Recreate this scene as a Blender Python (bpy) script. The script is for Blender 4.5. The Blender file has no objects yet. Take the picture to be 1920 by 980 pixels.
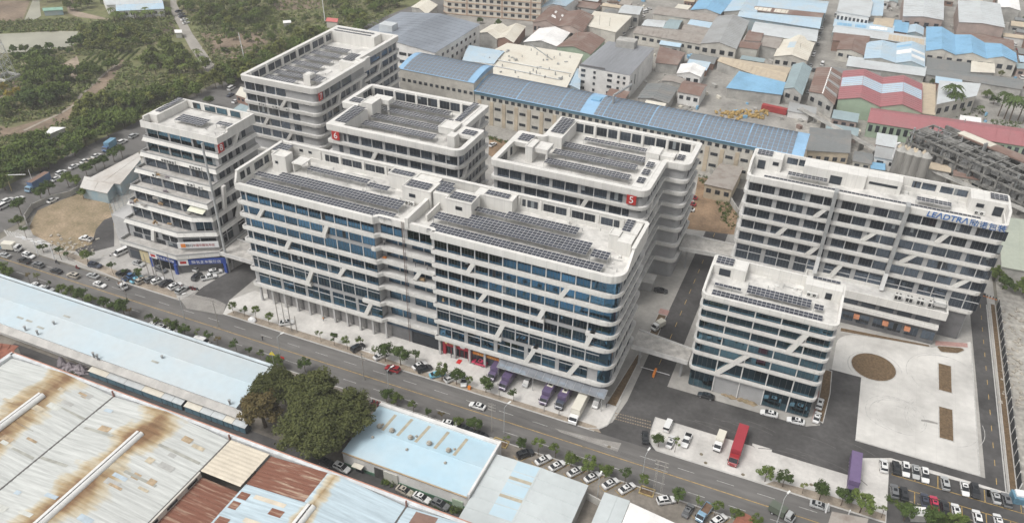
import bpy,math,random
import numpy as np
from mathutils import Matrix,Vector
R = math.radians
random.seed(7)
SC = bpy.context.scene
COL = SC.collection

# ---------------------------------------------------------------- camera, world, sun, exposure
CAM_H = 155.0
FPX,YAW,PITCH,ROLL = 1520.43,-0.394942,0.58965,0.0205349
_fw = np.array([math.sin(YAW)*math.cos(PITCH),math.cos(YAW)*math.cos(PITCH),-math.sin(PITCH)])
_r = np.array([math.cos(YAW),-math.sin(YAW),0.0])
_u = np.cross(_r,_fw)
_r2 = _r*math.cos(ROLL)+_u*math.sin(ROLL)
_u2 = -_r*math.sin(ROLL)+_u*math.cos(ROLL)
VIEW = np.array([_r2,-_u2,_fw])
cam = bpy.data.objects.new('camera',bpy.data.cameras.new('camera'))
COL.objects.link(cam)
cam.matrix_world = Matrix(((_r2[0],_u2[0],-_fw[0],0),(_r2[1],_u2[1],-_fw[1],0),(_r2[2],_u2[2],-_fw[2],CAM_H),(0,0,0,1)))
cam.data.sensor_width = 36.0
cam.data.lens = 36.0*FPX/1920.0
cam.data.clip_start = 1.0
cam.data.clip_end = 12000.0
SC.camera = cam

SUN_EL,SUN_AZ = 58.0,215.0        # high sun behind thin cloud, behind the camera's left shoulder
W = bpy.data.worlds.new("World");SC.world = W;W.use_nodes = True
nt = W.node_tree;nt.nodes.clear()
sky = nt.nodes.new('ShaderNodeTexSky');sky.sky_type = 'NISHITA';sky.sun_disc = False
sky.sun_elevation = R(SUN_EL);sky.sun_rotation = R(SUN_AZ);sky.air_density = 1.0;sky.dust_density = 4.0;sky.ozone_density = 1.0
hs = nt.nodes.new('ShaderNodeHueSaturation');hs.inputs['Saturation'].default_value = 0.08     # cloud cover: a nearly colourless sky
bg = nt.nodes.new('ShaderNodeBackground');bg.inputs['Strength'].default_value = 0.15
wo = nt.nodes.new('ShaderNodeOutputWorld')
nt.links.new(sky.outputs[0],hs.inputs['Color']);nt.links.new(hs.outputs[0],bg.inputs[0]);nt.links.new(bg.outputs[0],wo.inputs[0])
sl = bpy.data.lights.new('sun','SUN');sl.energy = 1.5;sl.angle = R(20);sl.color = (1.0,0.955,0.89)
so = bpy.data.objects.new('sun',sl);COL.objects.link(so)
_sd = Vector((math.sin(R(SUN_AZ))*math.cos(R(SUN_EL)),math.cos(R(SUN_AZ))*math.cos(R(SUN_EL)),math.sin(R(SUN_EL))))
so.rotation_euler = (-_sd).to_track_quat('-Z','Y').to_euler()
so.location = (0,0,300)
SC.view_settings.view_transform = 'Standard';SC.view_settings.look = 'None'
SC.view_settings.exposure = 0.2;SC.view_settings.gamma = 1.0;SC.view_settings.use_curve_mapping = False
SC.cycles.max_bounces = 5;SC.cycles.diffuse_bounces = 2;SC.cycles.glossy_bounces = 2;SC.cycles.transmission_bounces = 2;SC.cycles.volume_bounces = 0
SC.cycles.caustics_reflective = False;SC.cycles.caustics_refractive = False

# ---------------------------------------------------------------- survey: photo point at a known height -> place
def P(px,py,z=0.0):
 d = np.array([(px-960)/FPX,(py-490)/FPX,1.0]) @ VIEW
 t = (z-CAM_H)/d[2]
 return (float(d[0]*t),float(d[1]*t))
def PZ(px,py,z=0.0):
 a = P(px,py,z);return (a[0],a[1],z)

# ---------------------------------------------------------------- materials
MATS = {}
def mat(name,col,rough=0.8,var=0.18,scale=0.35,spec=0.3,metal=0.0,col2=None,stretch=(1,1,1),bump=0.0,obj_var=0.0,ior=None,detail=4.0,thr=(0.35,0.68),fine=0.0):
 if name in MATS:return MATS[name]
 m = bpy.data.materials.new(name);m.use_nodes = True
 n = m.node_tree.nodes;l = m.node_tree.links
 b = n['Principled BSDF']
 b.inputs['Roughness'].default_value = rough;b.inputs['Metallic'].default_value = metal
 b.inputs['Specular IOR Level'].default_value = spec
 if ior:b.inputs['IOR'].default_value = ior
 c = (*col,1.0)
 if var <= 0 and obj_var <= 0:
  b.inputs['Base Color'].default_value = c
 else:
  geo = n.new('ShaderNodeNewGeometry')
  mp = n.new('ShaderNodeMapping');mp.inputs['Scale'].default_value = stretch
  l.new(geo.outputs['Position'],mp.inputs[0])
  no = n.new('ShaderNodeTexNoise');no.inputs['Scale'].default_value = scale;no.inputs['Detail'].default_value = detail;no.inputs['Roughness'].default_value = 0.62
  l.new(mp.outputs[0],no.inputs['Vector'])
  mr = n.new('ShaderNodeMapRange');mr.inputs['From Min'].default_value = thr[0];mr.inputs['From Max'].default_value = thr[1]
  l.new(no.outputs[0],mr.inputs[0])
  mx = n.new('ShaderNodeMix');mx.data_type = 'RGBA'
  if col2 is None:col2 = tuple(max(0.0,x*(1-2*var)) for x in col);mx.inputs[6].default_value = (*[min(1,x*(1+var*0.5)) for x in col],1)
  else:mx.inputs[6].default_value = c
  mx.inputs[7].default_value = (*col2,1)
  l.new(mr.outputs[0],mx.inputs[0])
  out = mx.outputs[2]
  if fine > 0:
   n2 = n.new('ShaderNodeTexNoise');n2.inputs['Scale'].default_value = scale*9;n2.inputs['Detail'].default_value = 3.0
   l.new(mp.outputs[0],n2.inputs['Vector'])
   m2 = n.new('ShaderNodeMapRange');m2.inputs['From Min'].default_value = .3;m2.inputs['From Max'].default_value = .7
   m2.inputs['To Min'].default_value = 1-fine;m2.inputs['To Max'].default_value = 1+fine
   l.new(n2.outputs[0],m2.inputs[0])
   vm = n.new('ShaderNodeVectorMath');vm.operation = 'SCALE'
   l.new(out,vm.inputs[0]);l.new(m2.outputs[0],vm.inputs['Scale']);out = vm.outputs[0]
  if obj_var > 0:
   oi = n.new('ShaderNodeObjectInfo')
   m3 = n.new('ShaderNodeMapRange');m3.inputs['To Min'].default_value = 1-obj_var;m3.inputs['To Max'].default_value = 1+obj_var
   l.new(oi.outputs['Random'],m3.inputs[0])
   v3 = n.new('ShaderNodeVectorMath');v3.operation = 'SCALE'
   l.new(out,v3.inputs[0]);l.new(m3.outputs[0],v3.inputs['Scale']);out = v3.outputs[0]
  l.new(out,b.inputs['Base Color'])
  if bump > 0:
   bp = n.new('ShaderNodeBump');bp.inputs['Strength'].default_value = bump;bp.inputs['Distance'].default_value = 0.05
   l.new(no.outputs[0],bp.inputs['Height']);l.new(bp.outputs[0],b.inputs['Normal'])
 MATS[name] = m
 return m

def joints(m,p,k=.86,w=.022):
 """open joints between cladding or paving slabs: a fine grid on the surface"""
 n = m.node_tree.nodes;l = m.node_tree.links;b = n['Principled BSDF'];src = b.inputs['Base Color'].links[0].from_socket
 g = n.new('ShaderNodeNewGeometry');sp_ = n.new('ShaderNodeSeparateXYZ');l.new(g.outputs['Position'],sp_.inputs[0]);last = None
 for i in (0,1):
  d = n.new('ShaderNodeMath');d.operation = 'DIVIDE';d.inputs[1].default_value = p;l.new(sp_.outputs[i],d.inputs[0])
  f = n.new('ShaderNodeMath');f.operation = 'FRACT';l.new(d.outputs[0],f.inputs[0])
  c = n.new('ShaderNodeMath');c.operation = 'LESS_THAN';c.inputs[1].default_value = w;l.new(f.outputs[0],c.inputs[0])
  if last is None:last = c.outputs[0]
  else:
   q = n.new('ShaderNodeMath');q.operation = 'MAXIMUM';l.new(last,q.inputs[0]);l.new(c.outputs[0],q.inputs[1]);last = q.outputs[0]
 mr = n.new('ShaderNodeMapRange');mr.inputs['To Min'].default_value = 1;mr.inputs['To Max'].default_value = k;l.new(last,mr.inputs[0])
 v = n.new('ShaderNodeVectorMath');v.operation = 'SCALE';l.new(src,v.inputs[0]);l.new(mr.outputs[0],v.inputs['Scale']);l.new(v.outputs[0],b.inputs['Base Color'])
white = mat('white_paint',(0.70,0.685,0.65),0.6,0.05,0.5,stretch=(1,1,.12),fine=.02)
joints(white,2.85,.8,.03)
roofc = mat('roof_screed',(0.65,0.635,0.605),0.85,0.17,0.22,fine=.06)
grey = mat('grey_render',(0.37,0.37,0.372),0.8,0.06,0.3,fine=.03)
lgrey = mat('light_grey_render',(0.47,0.465,0.46),0.8,0.06,0.3)
dgrey = mat('dark_grey_stone',(0.16,0.16,0.165),0.7,0.12,0.5)
ledge = mat('ledge_concrete',(0.62,0.61,0.59),0.85,0.12,0.4)
frame = mat('window_frame',(0.10,0.105,0.11),0.5,0,spec=.4)
fin = mat('mullion_grey',(0.52,0.52,0.52),0.55,0)
def glassmat(name,col,ov=.25,rough=.04,metal=0.0):
 m = mat(name,col,rough,0.0,obj_var=ov,spec=.5,metal=metal,scale=.15)
 return m
glass = glassmat('office_glass',(0.062,0.138,0.215),.35,.03,metal=1.0)        # blue reflective coating
glassb = glassmat('curtain_glass',(0.08,0.155,0.205),.32,.03,metal=1.0)
glassl = glassmat('slate_glass',(0.095,0.12,0.155),.35,.06,metal=.8)
glassd = glassmat('dark_glass',(0.045,0.056,0.072),.5,.06,metal=.5)
panel = mat('solar_cell',(0.040,0.045,0.062),0.25,0,obj_var=.22,spec=.5)
panelf = mat('solar_frame',(0.50,0.50,0.50),0.5,0)
steel = mat('galvanised_steel',(0.42,0.43,0.43),0.45,0.1,1.0,metal=.3)
asphalt = mat('asphalt',(0.160,0.154,0.148),0.9,0.17,0.10,fine=.12,stretch=(.22,1,1))
asphalt2 = mat('dark_asphalt',(0.092,0.089,0.088),0.9,0.22,0.09,fine=.14)
concrete = mat('pale_concrete',(0.62,0.60,0.57),0.9,0.13,0.12,fine=.06)
joints(concrete,4.0,.88,.014)
plazac = mat('plaza_concrete',(0.62,0.605,0.575),0.9,0.15,0.06,fine=.05)
joints(plazac,5.0,.88,.012)
kerbm = mat('kerb_stone',(0.52,0.51,0.49),0.9,0.1,1.0)
dirt = mat('bare_dirt',(0.27,0.215,0.16),0.95,0.22,0.12,fine=.18)
sand = mat('sandy_earth',(0.35,0.27,0.185),0.95,0.2,0.16,col2=(.20,.165,.10),fine=.25)
bark = mat('bark_mulch',(0.175,0.12,0.07),0.95,0.25,1.5,fine=.3)
yardg = mat('yard_concrete',(0.33,0.315,0.29),0.92,0.18,0.08,fine=.15)
yellow = mat('yellow_line_paint',(0.50,0.34,0.12),0.8,0.25,1.2)
markw = mat('white_line_paint',(0.52,0.51,0.49),0.8,0.25,1.5)
orange = mat('orange_paint',(0.75,0.25,0.05),.6,0)
red = mat('sign_red',(0.48,0.035,0.03),0.5,0.05,1)
blue = mat('sign_blue',(0.03,0.07,0.30),0.5,0.05,1)
bluel = mat('letter_blue',(0.05,0.16,0.42),0.5,0)
whitep = mat('sign_white',(0.8,0.8,0.8),0.5,0)
black = mat('black_plastic',(0.02,0.02,0.022),0.5,0)
rubber = mat('tyre_rubber',(0.025,0.025,0.025),0.85,0)

# ---------------------------------------------------------------- mesh and object helpers
def link(o):COL.objects.link(o);return o
def tag(o,label=None,cat=None,group=None,kind=None):
 if label:o['label'] = label
 if cat:o['category'] = cat
 if group:o['group'] = group
 if kind:o['kind'] = kind
 return o
def thing(name,label,cat,loc=(0,0,0),rz=0.0,group=None):
 o = bpy.data.objects.new(name,None);link(o)
 o.location = loc;o.rotation_euler = (0,0,rz);o.empty_display_size = .5
 return tag(o,label,cat,group)
class MB:
 def __init__(s):s.v = [];s.f = [];s.m = []
 def add(s,vs,fs,mi=0):
  k = len(s.v);s.v += [tuple(x) for x in vs]
  s.f += [tuple(i+k for i in f) for f in fs];s.m += [mi]*len(fs)
  return s
 def box(s,x0,x1,y0,y1,z0,z1,mi=0):
  return s.add([(x0,y0,z0),(x1,y0,z0),(x1,y1,z0),(x0,y1,z0),(x0,y0,z1),(x1,y0,z1),(x1,y1,z1),(x0,y1,z1)],
                     [(0,3,2,1),(4,5,6,7),(0,1,5,4),(1,2,6,5),(2,3,7,6),(3,0,4,7)],mi)
 def prism(s,pts,z0,z1,mi=0,top=True,bot=False,mtop=None):
  n = len(pts)
  vs = [(x,y,z0) for x,y in pts]+[(x,y,z1) for x,y in pts]
  s.add(vs,[(i,(i+1) % n,n+(i+1) % n,n+i) for i in range(n)],mi)
  if top:s.add([(x,y,z1) for x,y in pts],[tuple(range(n))],mi if mtop is None else mtop)
  if bot:s.add([(x,y,z0) for x,y in pts],[tuple(range(n-1,-1,-1))],mi)
  return s
 def obox(s,cx,cy,rz,lx,ly,z0,z1,mi=0):
  c,sn = math.cos(rz),math.sin(rz)
  pts = [(cx+c*a-sn*b,cy+sn*a+c*b) for a,b in ((-lx/2,-ly/2),(lx/2,-ly/2),(lx/2,ly/2),(-lx/2,ly/2))]
  return s.prism(pts,z0,z1,mi,True,True)
 def quad(s,a,b,c,d,mi=0):return s.add([a,b,c,d],[(0,1,2,3)],mi)
 def tube(s,p0,p1,r0,r1=None,n=8,mi=0,caps=True):
  r1 = r0 if r1 is None else r1
  a = Vector(p0);b = Vector(p1);d = (b-a).normalized()
  u = d.orthogonal().normalized();w = d.cross(u)
  vs = []
  for c,r in ((a,r0),(b,r1)):
   for i in range(n):
    t = 2*math.pi*i/n;vs.append(c+u*(r*math.cos(t))+w*(r*math.sin(t)))
  fs = [(i,(i+1) % n,n+(i+1) % n,n+i) for i in range(n)]
  if caps:fs += [tuple(range(n-1,-1,-1)),tuple(range(n,2*n))]
  return s.add(vs,fs,mi)
 def mesh(s,name,mats):
  me = bpy.data.meshes.new(name);me.from_pydata(s.v,[],s.f)
  for m in (mats if isinstance(mats,(list,tuple)) else [mats]):me.materials.append(m)
  if any(s.m):me.polygons.foreach_set('material_index',s.m)
  me.update();return me
 def build(s,name,mats,parent=None,kind=None,world=True):
  o = bpy.data.objects.new(name,s.mesh(name,mats));link(o)
  if parent is not None:
   o.parent = parent
   if world:o.matrix_parent_inverse = Matrix.LocRotScale(parent.location,parent.rotation_euler,None).inverted()
  if kind:o['kind'] = kind
  return o
def inst(name,me,parent,loc,rz=0.0,world=True):
 o = bpy.data.objects.new(name,me);link(o)
 o.location = loc;o.rotation_euler = (0,0,rz)
 if parent is not None:
  o.parent = parent
  if world:o.matrix_parent_inverse = Matrix.LocRotScale(parent.location,parent.rotation_euler,None).inverted()
 return o
def copy_tree(o,parent=None):
 c = o.copy();link(c)
 if parent is not None:c.parent = parent
 for ch in o.children:copy_tree(ch,c)
 return c
def sheet(name,pts,z,m,kind='structure',parent=None,label=None):
 b = MB();b.add([(x,y,z) for x,y in pts],[tuple(range(len(pts)))])
 return b.build(name,m,parent,kind)
def nmesh(name,V,F,mats,mi=None,smooth=False):
 me = bpy.data.meshes.new(name);nv,nf = len(V),len(F);k = F.shape[1]
 me.vertices.add(nv);me.vertices.foreach_set('co',np.asarray(V,np.float32).ravel())
 me.loops.add(nf*k);me.loops.foreach_set('vertex_index',np.asarray(F,np.int32).ravel())
 me.polygons.add(nf);me.polygons.foreach_set('loop_start',np.arange(0,nf*k,k,dtype=np.int32))
 for m in (mats if isinstance(mats,(list,tuple)) else [mats]):me.materials.append(m)
 if mi is not None:me.polygons.foreach_set('material_index',np.asarray(mi,np.int32))
 me.update(calc_edges=True);me.validate();return me
def rpoly(pts,r,closed=True,seg=5):
 out = [];n = len(pts)
 for i in range(n):
  p = Vector(pts[i])
  if not closed and i in (0,n-1):out.append(tuple(p));continue
  a = Vector(pts[i-1]);b = Vector(pts[(i+1) % n])
  u = (a-p);v = (b-p);rr = r[i] if isinstance(r,(list,tuple)) else r
  rr = min(rr,u.length*.45,v.length*.45)
  if rr < .05:out.append(tuple(p));continue
  u.normalize();v.normalize();ang = u.angle(v)
  if ang > 3.0:out.append(tuple(p));continue
  d = rr/math.tan(ang/2) if ang < 3.1 else 0
  d = min(d,(a-p).length*.48,(b-p).length*.48);rr = d*math.tan(ang/2)
  s0 = p+u*d;s1 = p+v*d;c = p+(u+v).normalized()*(rr/math.sin(ang/2))
  a0 = math.atan2(s0.y-c.y,s0.x-c.x);a1 = math.atan2(s1.y-c.y,s1.x-c.x)
  da = (a1-a0+math.pi) % (2*math.pi)-math.pi
  for k in range(seg+1):
   t = a0+da*k/seg;out.append((c.x+rr*math.cos(t),c.y+rr*math.sin(t)))
 return out
def offset(pts,d,closed=True):
 """moves a CCW outline inwards by d"""
 n = len(pts);out = []
 for i in range(n):
  p = Vector(pts[i]);e = []
  if closed or i > 0:e.append((p-Vector(pts[i-1])).normalized())
  if closed or i < n-1:e.append((Vector(pts[(i+1) % n])-p).normalized())
  nn = [Vector((-q.y,q.x)) for q in e]
  if len(nn) == 1:out.append(tuple(p+nn[0]*d));continue
  m = (nn[0]+nn[1]);
  if m.length < 1e-6:out.append(tuple(p+nn[0]*d));continue
  m.normalize();out.append(tuple(p+m*(d/max(.3,m.dot(nn[0])))))
 return out
def rin(plan,rad,d):
 """the rounded outline of a CCW plan moved inwards by d, corner radii adjusted so that no corner loops"""
 n = len(plan);rr = []
 for i in range(n):
  a,b,c = Vector(plan[i-1]),Vector(plan[i]),Vector(plan[(i+1) % n]);convex = (b-a).cross(c-b) > 0
  rr.append(max(.07,rad[i]-d if convex else rad[i]+d))
 return rpoly(offset(plan,d),rr)
def strip(mb,outer,inner,z0,z1,closed=True,mi=0,mtop=None):
 n = len(outer);q = n if closed else n-1
 mt = mi if mtop is None else mtop
 for i in range(q):
  j = (i+1) % n
  a,b,c,d = outer[i],outer[j],inner[j],inner[i]
  mb.quad((*a,z0),(*b,z0),(*b,z1),(*a,z1),mi)
  mb.quad((*c,z0),(*d,z0),(*d,z1),(*c,z1),mi)
  mb.quad((*a,z1),(*b,z1),(*c,z1),(*d,z1),mt)
  mb.quad((*b,z0),(*a,z0),(*d,z0),(*c,z0),mi)
 if not closed:
  for i,fl in ((0,1),(n-1,0)):
   a,d = outer[i],inner[i];qd = [(*d,z0),(*a,z0),(*a,z1),(*d,z1)]
   mb.quad(*(qd if fl else qd[::-1]),mi)
# ---------------------------------------------------------------- the ground, roads, pavements, water
def px(pts,z=0.0):return [P(a,b,z) for a,b in pts]
grass = mat('rough_grass',(0.150,0.160,0.070),0.95,0.2,0.035,col2=(0.19,0.155,0.10),fine=.3,thr=(.45,.75))
groundm = mat('open_ground',(0.20,0.185,0.155),0.95,0.2,0.02,fine=.2)
sheet('ground',[(-6000,-3000),(6000,-3000),(6000,9000),(-6000,9000)],-0.10,groundm)
sheet('grassland',[(-900,150),(-289,150),(-289,300),(-270,325),(-250,440),(-250,900),(-900,900)],-0.05,grass)
sheet('factory_yard',[(-262,340),(-150,290),(80,285),(300,255),(400,900),(-250,900)],-0.05,yardg)
sheet('campus_paving',[(-258,150),(63,150),(63,300),(-262,300)],-0.04,mat('campus_paving',(.40,.385,.36),.9,.12,.09,fine=.08))
sheet('south_verge',[(-330,95),(70,95),(70,137),(-330,137)],-0.04,mat('dusty_paving',(.25,.225,.195),.95,.2,.12,fine=.15))
sheet('main_road',[(-420,136.3),(60,136.3),(60,149.3),(-420,149.3)],0.0,asphalt)
sheet('side_street',[(-289.5,149.3),(-262,149.3),(-261,185),(-266,225),(-258,275),(-250,330),(-236,450),(-215,640),(-240,640),(-266,450),(-283,330),(-289.5,230)],0.0,asphalt)
sheet('country_road',px([(318,-30),(320,22),(356,90),(392,142),(408,131),(360,62),(331,7),(328,-30)]),0.0,mat('worn_concrete',(.36,.335,.30),.9,.12,.08,fine=.1))
sheet('cross_street',[(-173.5,149.3),(-159,149.3),(-162,156),(-162.8,250),(-171,250),(-171,178),(-174.5,158)],0.004,asphalt2)
sheet('cross_street',[(-38,149.3),(-21.2,149.3),(-23.6,152),(-24.6,161.2),(-24.6,300),(-32.2,300),(-33.2,164),(-34.5,154.5)],0.004,asphalt2)
sheet('service_road',[(-24.6,161.2),(26.2,161.2),(26.2,168),(34,171.4),(61,171.2),(61,174.2),(25.5,174.2),(25.3,201),(16.6,201),(16.4,176.2),(13,174.2),(-24.6,174.2)],0.008,asphalt2)
sheet('east_road',[(56.3,168),(61,168),(60.6,262),(55.2,262),(55.4,240)],0.012,asphalt2)
sheet('car_park',[(34,149.6),(64,149.6),(64,170.0),(61.6,170.4),(34,170.4)],0.012,asphalt2)
sheet('car_park_apron',[(34,170.1),(61.6,170.6),(61.4,171.4),(34,171.6)],0.020,concrete)
sheet('front_pavement',[(-159,149.3),(-38,149.3),(-35.4,152.5),(-34.8,160.5),(-34.8,163.5),(-158,163.5),(-162,156)],0.016,concrete)
sheet('front_pavement',[(-257,155),(-236,153),(-198,149.3),(-176,149.3),(-174.5,158),(-171.5,178),(-218,178),(-218,165)],0.012,mat('grey_concrete',(.43,.415,.395),.9,.12,.14,fine=.08))
sheet('front_pavement',[(-24.4,161.1),(-24.2,152.2),(-21.2,149.3),(34,149.3),(34,171.5),(26.3,168),(26.2,161.1),(6,161.1),(6,162.2),(1,162.2),(1,161.1)],0.016,concrete)
sheet('tree_verge',[(-158,149.5),(-36,149.5),(-38,151.3),(-60,151.5),(-82,151.3),(-110,152.2),(-157,152.2)],0.024,mat('dusty_verge',(.36,.305,.245),.95,.2,.3,fine=.15))
sheet('tree_verge',[(-234,152.8),(-198,149.5),(-177,149.5),(-181,152.6),(-200,153.2),(-232,155.5)],0.024,MATS['dusty_verge'])
sheet('tree_verge',[(6,149.5),(33.8,149.5),(33.8,152),(20,152.6),(8,151.6)],0.024,MATS['dusty_verge'])
sheet('plaza',rpoly([(25.5,174.4),(55.0,174.4),(54.9,232),(44,224),(17.4,220.0),(17.2,201),(25.3,201)],[.1,.1,.1,.1,7,.1,.1]),0.020,plazac)
sheet('concrete_patch',px([(335,557),(345,548),(402,560),(424,570),(418,590),(350,578)]),0.006,mat('patched_concrete',(.31,.295,.275),.9,.12,.3,fine=.1))
sheet('concrete_patch',px([(1040,802),(1120,822),(1165,830),(1158,846),(1052,810)]),0.006,MATS['patched_concrete'])
def pl_line(mb,a,b,w,z,mi=0):
 a = Vector(a);b = Vector(b);d = (b-a).normalized();n = Vector((-d.y,d.x))*(w/2)
 mb.quad((*(a-n),z),(*(b-n),z),(*(b+n),z),(*(a+n),z),mi)
mb = MB();pl_line(mb,(-255,143.15),(60,143.0),.22,.014);
mb.build('centre_line',yellow,kind='structure')
mb = MB()
for y,off in ((146.0,0),(139.5,4)):
 x = -250+off
 while x < 30:
  pl_line(mb,(x,y),(x+4.2,y),.16,.014);x += 9.8
for x0 in (-29.15,58.6):
 pass
mb.build('lane_marking',markw,kind='structure')
mb = MB();y = 166.5
while y < 262:pl_line(mb,(58.7-.002*(y-165),y),(58.7-.002*(y-165),y+2.2),.16,.022);y += 6.6
y = 176
while y < 290:pl_line(mb,(-29.1,y),(-29.1,y+2.6),.16,.016);y += 6.4
mb.build('lane_marking',mat('yellow_dash',(.55,.38,.14),.8,.2,1),kind='structure')
mb = MB()
for i in range(7):pl_line(mb,P(8+i*5,431+i*1.2),P(16+i*5,443+i*.6),.45,.016)
mb.build('zebra_crossing',markw,kind='structure')
# rubber speed humps at the A-R gate: three rows of blocks
mb = MB()
for j in range(3):
 a = Vector(P(1155+0*j,774+j*5.5));b = Vector(P(1219,790+j*6.0))
 for i in range(15):
  c = a+(b-a)*(i/14);mb.box(c.x-.22,c.x+.22,c.y-.16,c.y+.16,.01,.07)
mb.build('speed_hump',mat('hump_rubber',(.33,.27,.2),.8,.2,2),kind='structure')
# kerbs: real steps
def kerb(pts,w=.28,h=.13,name='kerb'):
 mb = MB();o = pts;inn = offset(pts,w,closed=False)
 strip(mb,o,inn,-.05,h,closed=False);return mb.build(name,kerbm,kind='structure')
kerb([(-157.5,149.35),(-40,149.35),(-36.5,151),(-35.2,153),(-34.7,163.4)])
kerb([(-232,152.9),(-197.5,149.4),(-178,149.4),(-175.3,152),(-174.3,158)])
kerb([(-24.6,161),(-24.3,152.3),(-21.4,149.4),(34,149.4)][::1])
kerb([(25.4,174.3),(55.1,174.3),(55.1,231)])
kerb([(60.8,168),(60.5,255)][::1],name='kerb')
kerb([(34,136.25),(-262,136.25)][::1])
# planting beds
def bed(pts,name='planting_bed',z=.10):
 b = MB();b.prism(pts,-.02,z);o = b.build(name,bark,kind='structure')
 k = MB();strip(k,offset(pts,-.22),pts,-.02,z+.05);k.build('bed_edging',kerbm,kind='structure')
bed([(28.3+6.1*math.cos(t*math.pi/24),207.2+6.1*math.sin(t*math.pi/24)) for t in range(48)],'round_planting_bed')
bed([(45.8,204.5),(49.1,204.5),(49.1,216.9),(45.8,216.9)])
bed([(45.8,184.5),(49.1,184.5),(49.1,197.2),(45.8,197.2)])
bed([(-38.0,160.6),(-35.5,160.6),(-34.9,184),(-36.0,184)])
bed([(18,220.6),(43.4,223.9),(43.2,224.8),(18,222.5)])
bed(rpoly([(45.2,225.4),(46.5,222.8),(51,224.2),(54.2,228.0)],.8))
bed([(61.6,172),(63.0,172),(62.8,256),(61.6,256)])
bed([(16.9,177.5),(17.6,190),(17.2,200),(15.2,200),(15.2,178.5)])
bed([(-35.6,191),(-35.6,206),(-32.8,206),(-32.8,191)])
pinkp = mat('pink_paving',(.44,.27,.24),.9,.1,.8,fine=.08)
sheet('pink_paving',[(45,225.6),(54,228.6),(54,230.8),(45,228)],.03,pinkp)
sheet('pink_paving',[(14.2,177),(16.3,177.6),(16.9,190),(14.6,190)],.03,pinkp)
sheet('pink_paving',[(-35.7,206.2),(-32.7,206.2),(-32.7,209),(-35.7,209)],.03,pinkp)
# bare lots
sheet('bare_lot',px([(55,425),(70,395),(115,375),(150,362),(205,378),(213,398),(214,420),(208,445),(170,472),(125,470),(62,440)]),0.016,sand)
sheet('loop_drive',px([(180,430),(195,412),(212,406),(214,440),(214,462),(150,478),(140,468),(172,458)]),0.024,asphalt2)
sheet('bare_lot',px([(1309,332),(1330,335),(1352,358),(1384,402),(1376,440),(1282,428),(1300,385)]),0.016,mat('brown_earth',(.30,.205,.13),.95,.2,.15,fine=.2))
sheet('bare_lot',px([(918,255),(960,268),(985,290),(930,300),(916,290)]),0.016,MATS['brown_earth'])
sheet('rubble_ground',[(63.8,168),(140,165),(140,330),(64,285)],-0.02,mat('rubble_ground',(.43,.41,.37),.95,.25,.07,col2=(.29,.275,.25),fine=.3))
sheet('rubble_ground',px([(1480,200),(1530,205),(1700,330),(1560,340),(1500,270)]),-0.02,MATS['rubble_ground'])
sheet('back_alley',[(-205,103),(-50,103),(-50,112.6),(-205,113)],0.0,asphalt2)
mb = MB()
for i in range(9):pl_line(mb,(-78.6+i*.95,104.6),(-78.0+i*.95,108.2),.42,.016)
mb.build('zebra_crossing',markw,kind='structure')
# water
wat = mat('pond_water',(.37,.36,.285),0.35,0.1,.05,spec=.5)  # water colour lightened to stand in for the sky's reflection
sheet('pond',px([(-60,66),(0,64),(60,61),(110,58),(147,59),(142,70),(137,86),(100,92),(60,97),(20,99),(-60,104)]),0.0,wat)
sheet('pond',px([(44,42),(55,16),(63,-4),(74,0),(75,16),(77,30),(62,41)]),0.0,wat)
# soil fields, tracks
soil = mat('ploughed_soil',(.25,.19,.14),.95,.2,.06,fine=.2)
sheet('field',px([(-20,40),(40,45),(56,2),(-20,2)]),-0.02,soil)
sheet('field',px([(20,240),(110,215),(170,165),(225,108),(235,115),(180,190),(130,225),(60,250),(-30,260),(-30,232)]),-0.02,soil)
sheet('field',px([(240,50),(320,40),(335,60),(320,68),(250,66)]),-0.02,mat('dark_soil',(.13,.10,.08),.95,.2,.06,fine=.2))
sheet('field',px([(375,62),(490,60),(560,90),(470,120),(395,100)]),-0.02,soil)
sheet('field',px([(500,-10),(600,-10),(600,16),(520,20)]),-0.02,soil)
sheet('field',px([(0,150),(60,140),(70,175),(10,190),(-30,190)]),-0.02,soil)
sheet('green_strip',px([(198,165),(212,152),(245,130),(262,124),(262,132),(236,150),(206,172)]),0.0,mat('fresh_grass',(.19,.23,.085),.95,.15,.1,fine=.2))
sheet('green_strip',px([(0,46),(60,44),(110,40),(158,42),(150,54),(60,58),(0,62)]),0.0,MATS['fresh_grass'])
track = mat('dirt_track',(.36,.29,.225),.95,.15,.1,fine=.12)
sheet('dirt_track',px([(118,120),(144,105),(151,125),(145,150),(135,150),(128,125)]),0.0,track)
sheet('dirt_track',px([(40,118),(118,118),(120,123),(40,124)]),0.0,track)
sheet('dirt_track',px([(122,0),(135,0),(140,20),(205,36),(205,39),(145,32),(128,25)]),0.0,track)
mbp = MB()
pts = px([(45,245),(80,228),(115,212),(142,195),(150,180),(178,155),(200,135),(222,120)])
for a,b in zip(pts,pts[1:]):pl_line(mbp,a,b,1.5,.04)
mbp.build('field_wall_path',mat('path_concrete',(.38,.335,.275),.9,.15,.3),kind='structure')
sheet('dirt_track',px([(395,102),(450,95),(520,85),(521,87),(452,97.5),(396,105)]),0.0,track)
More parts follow.
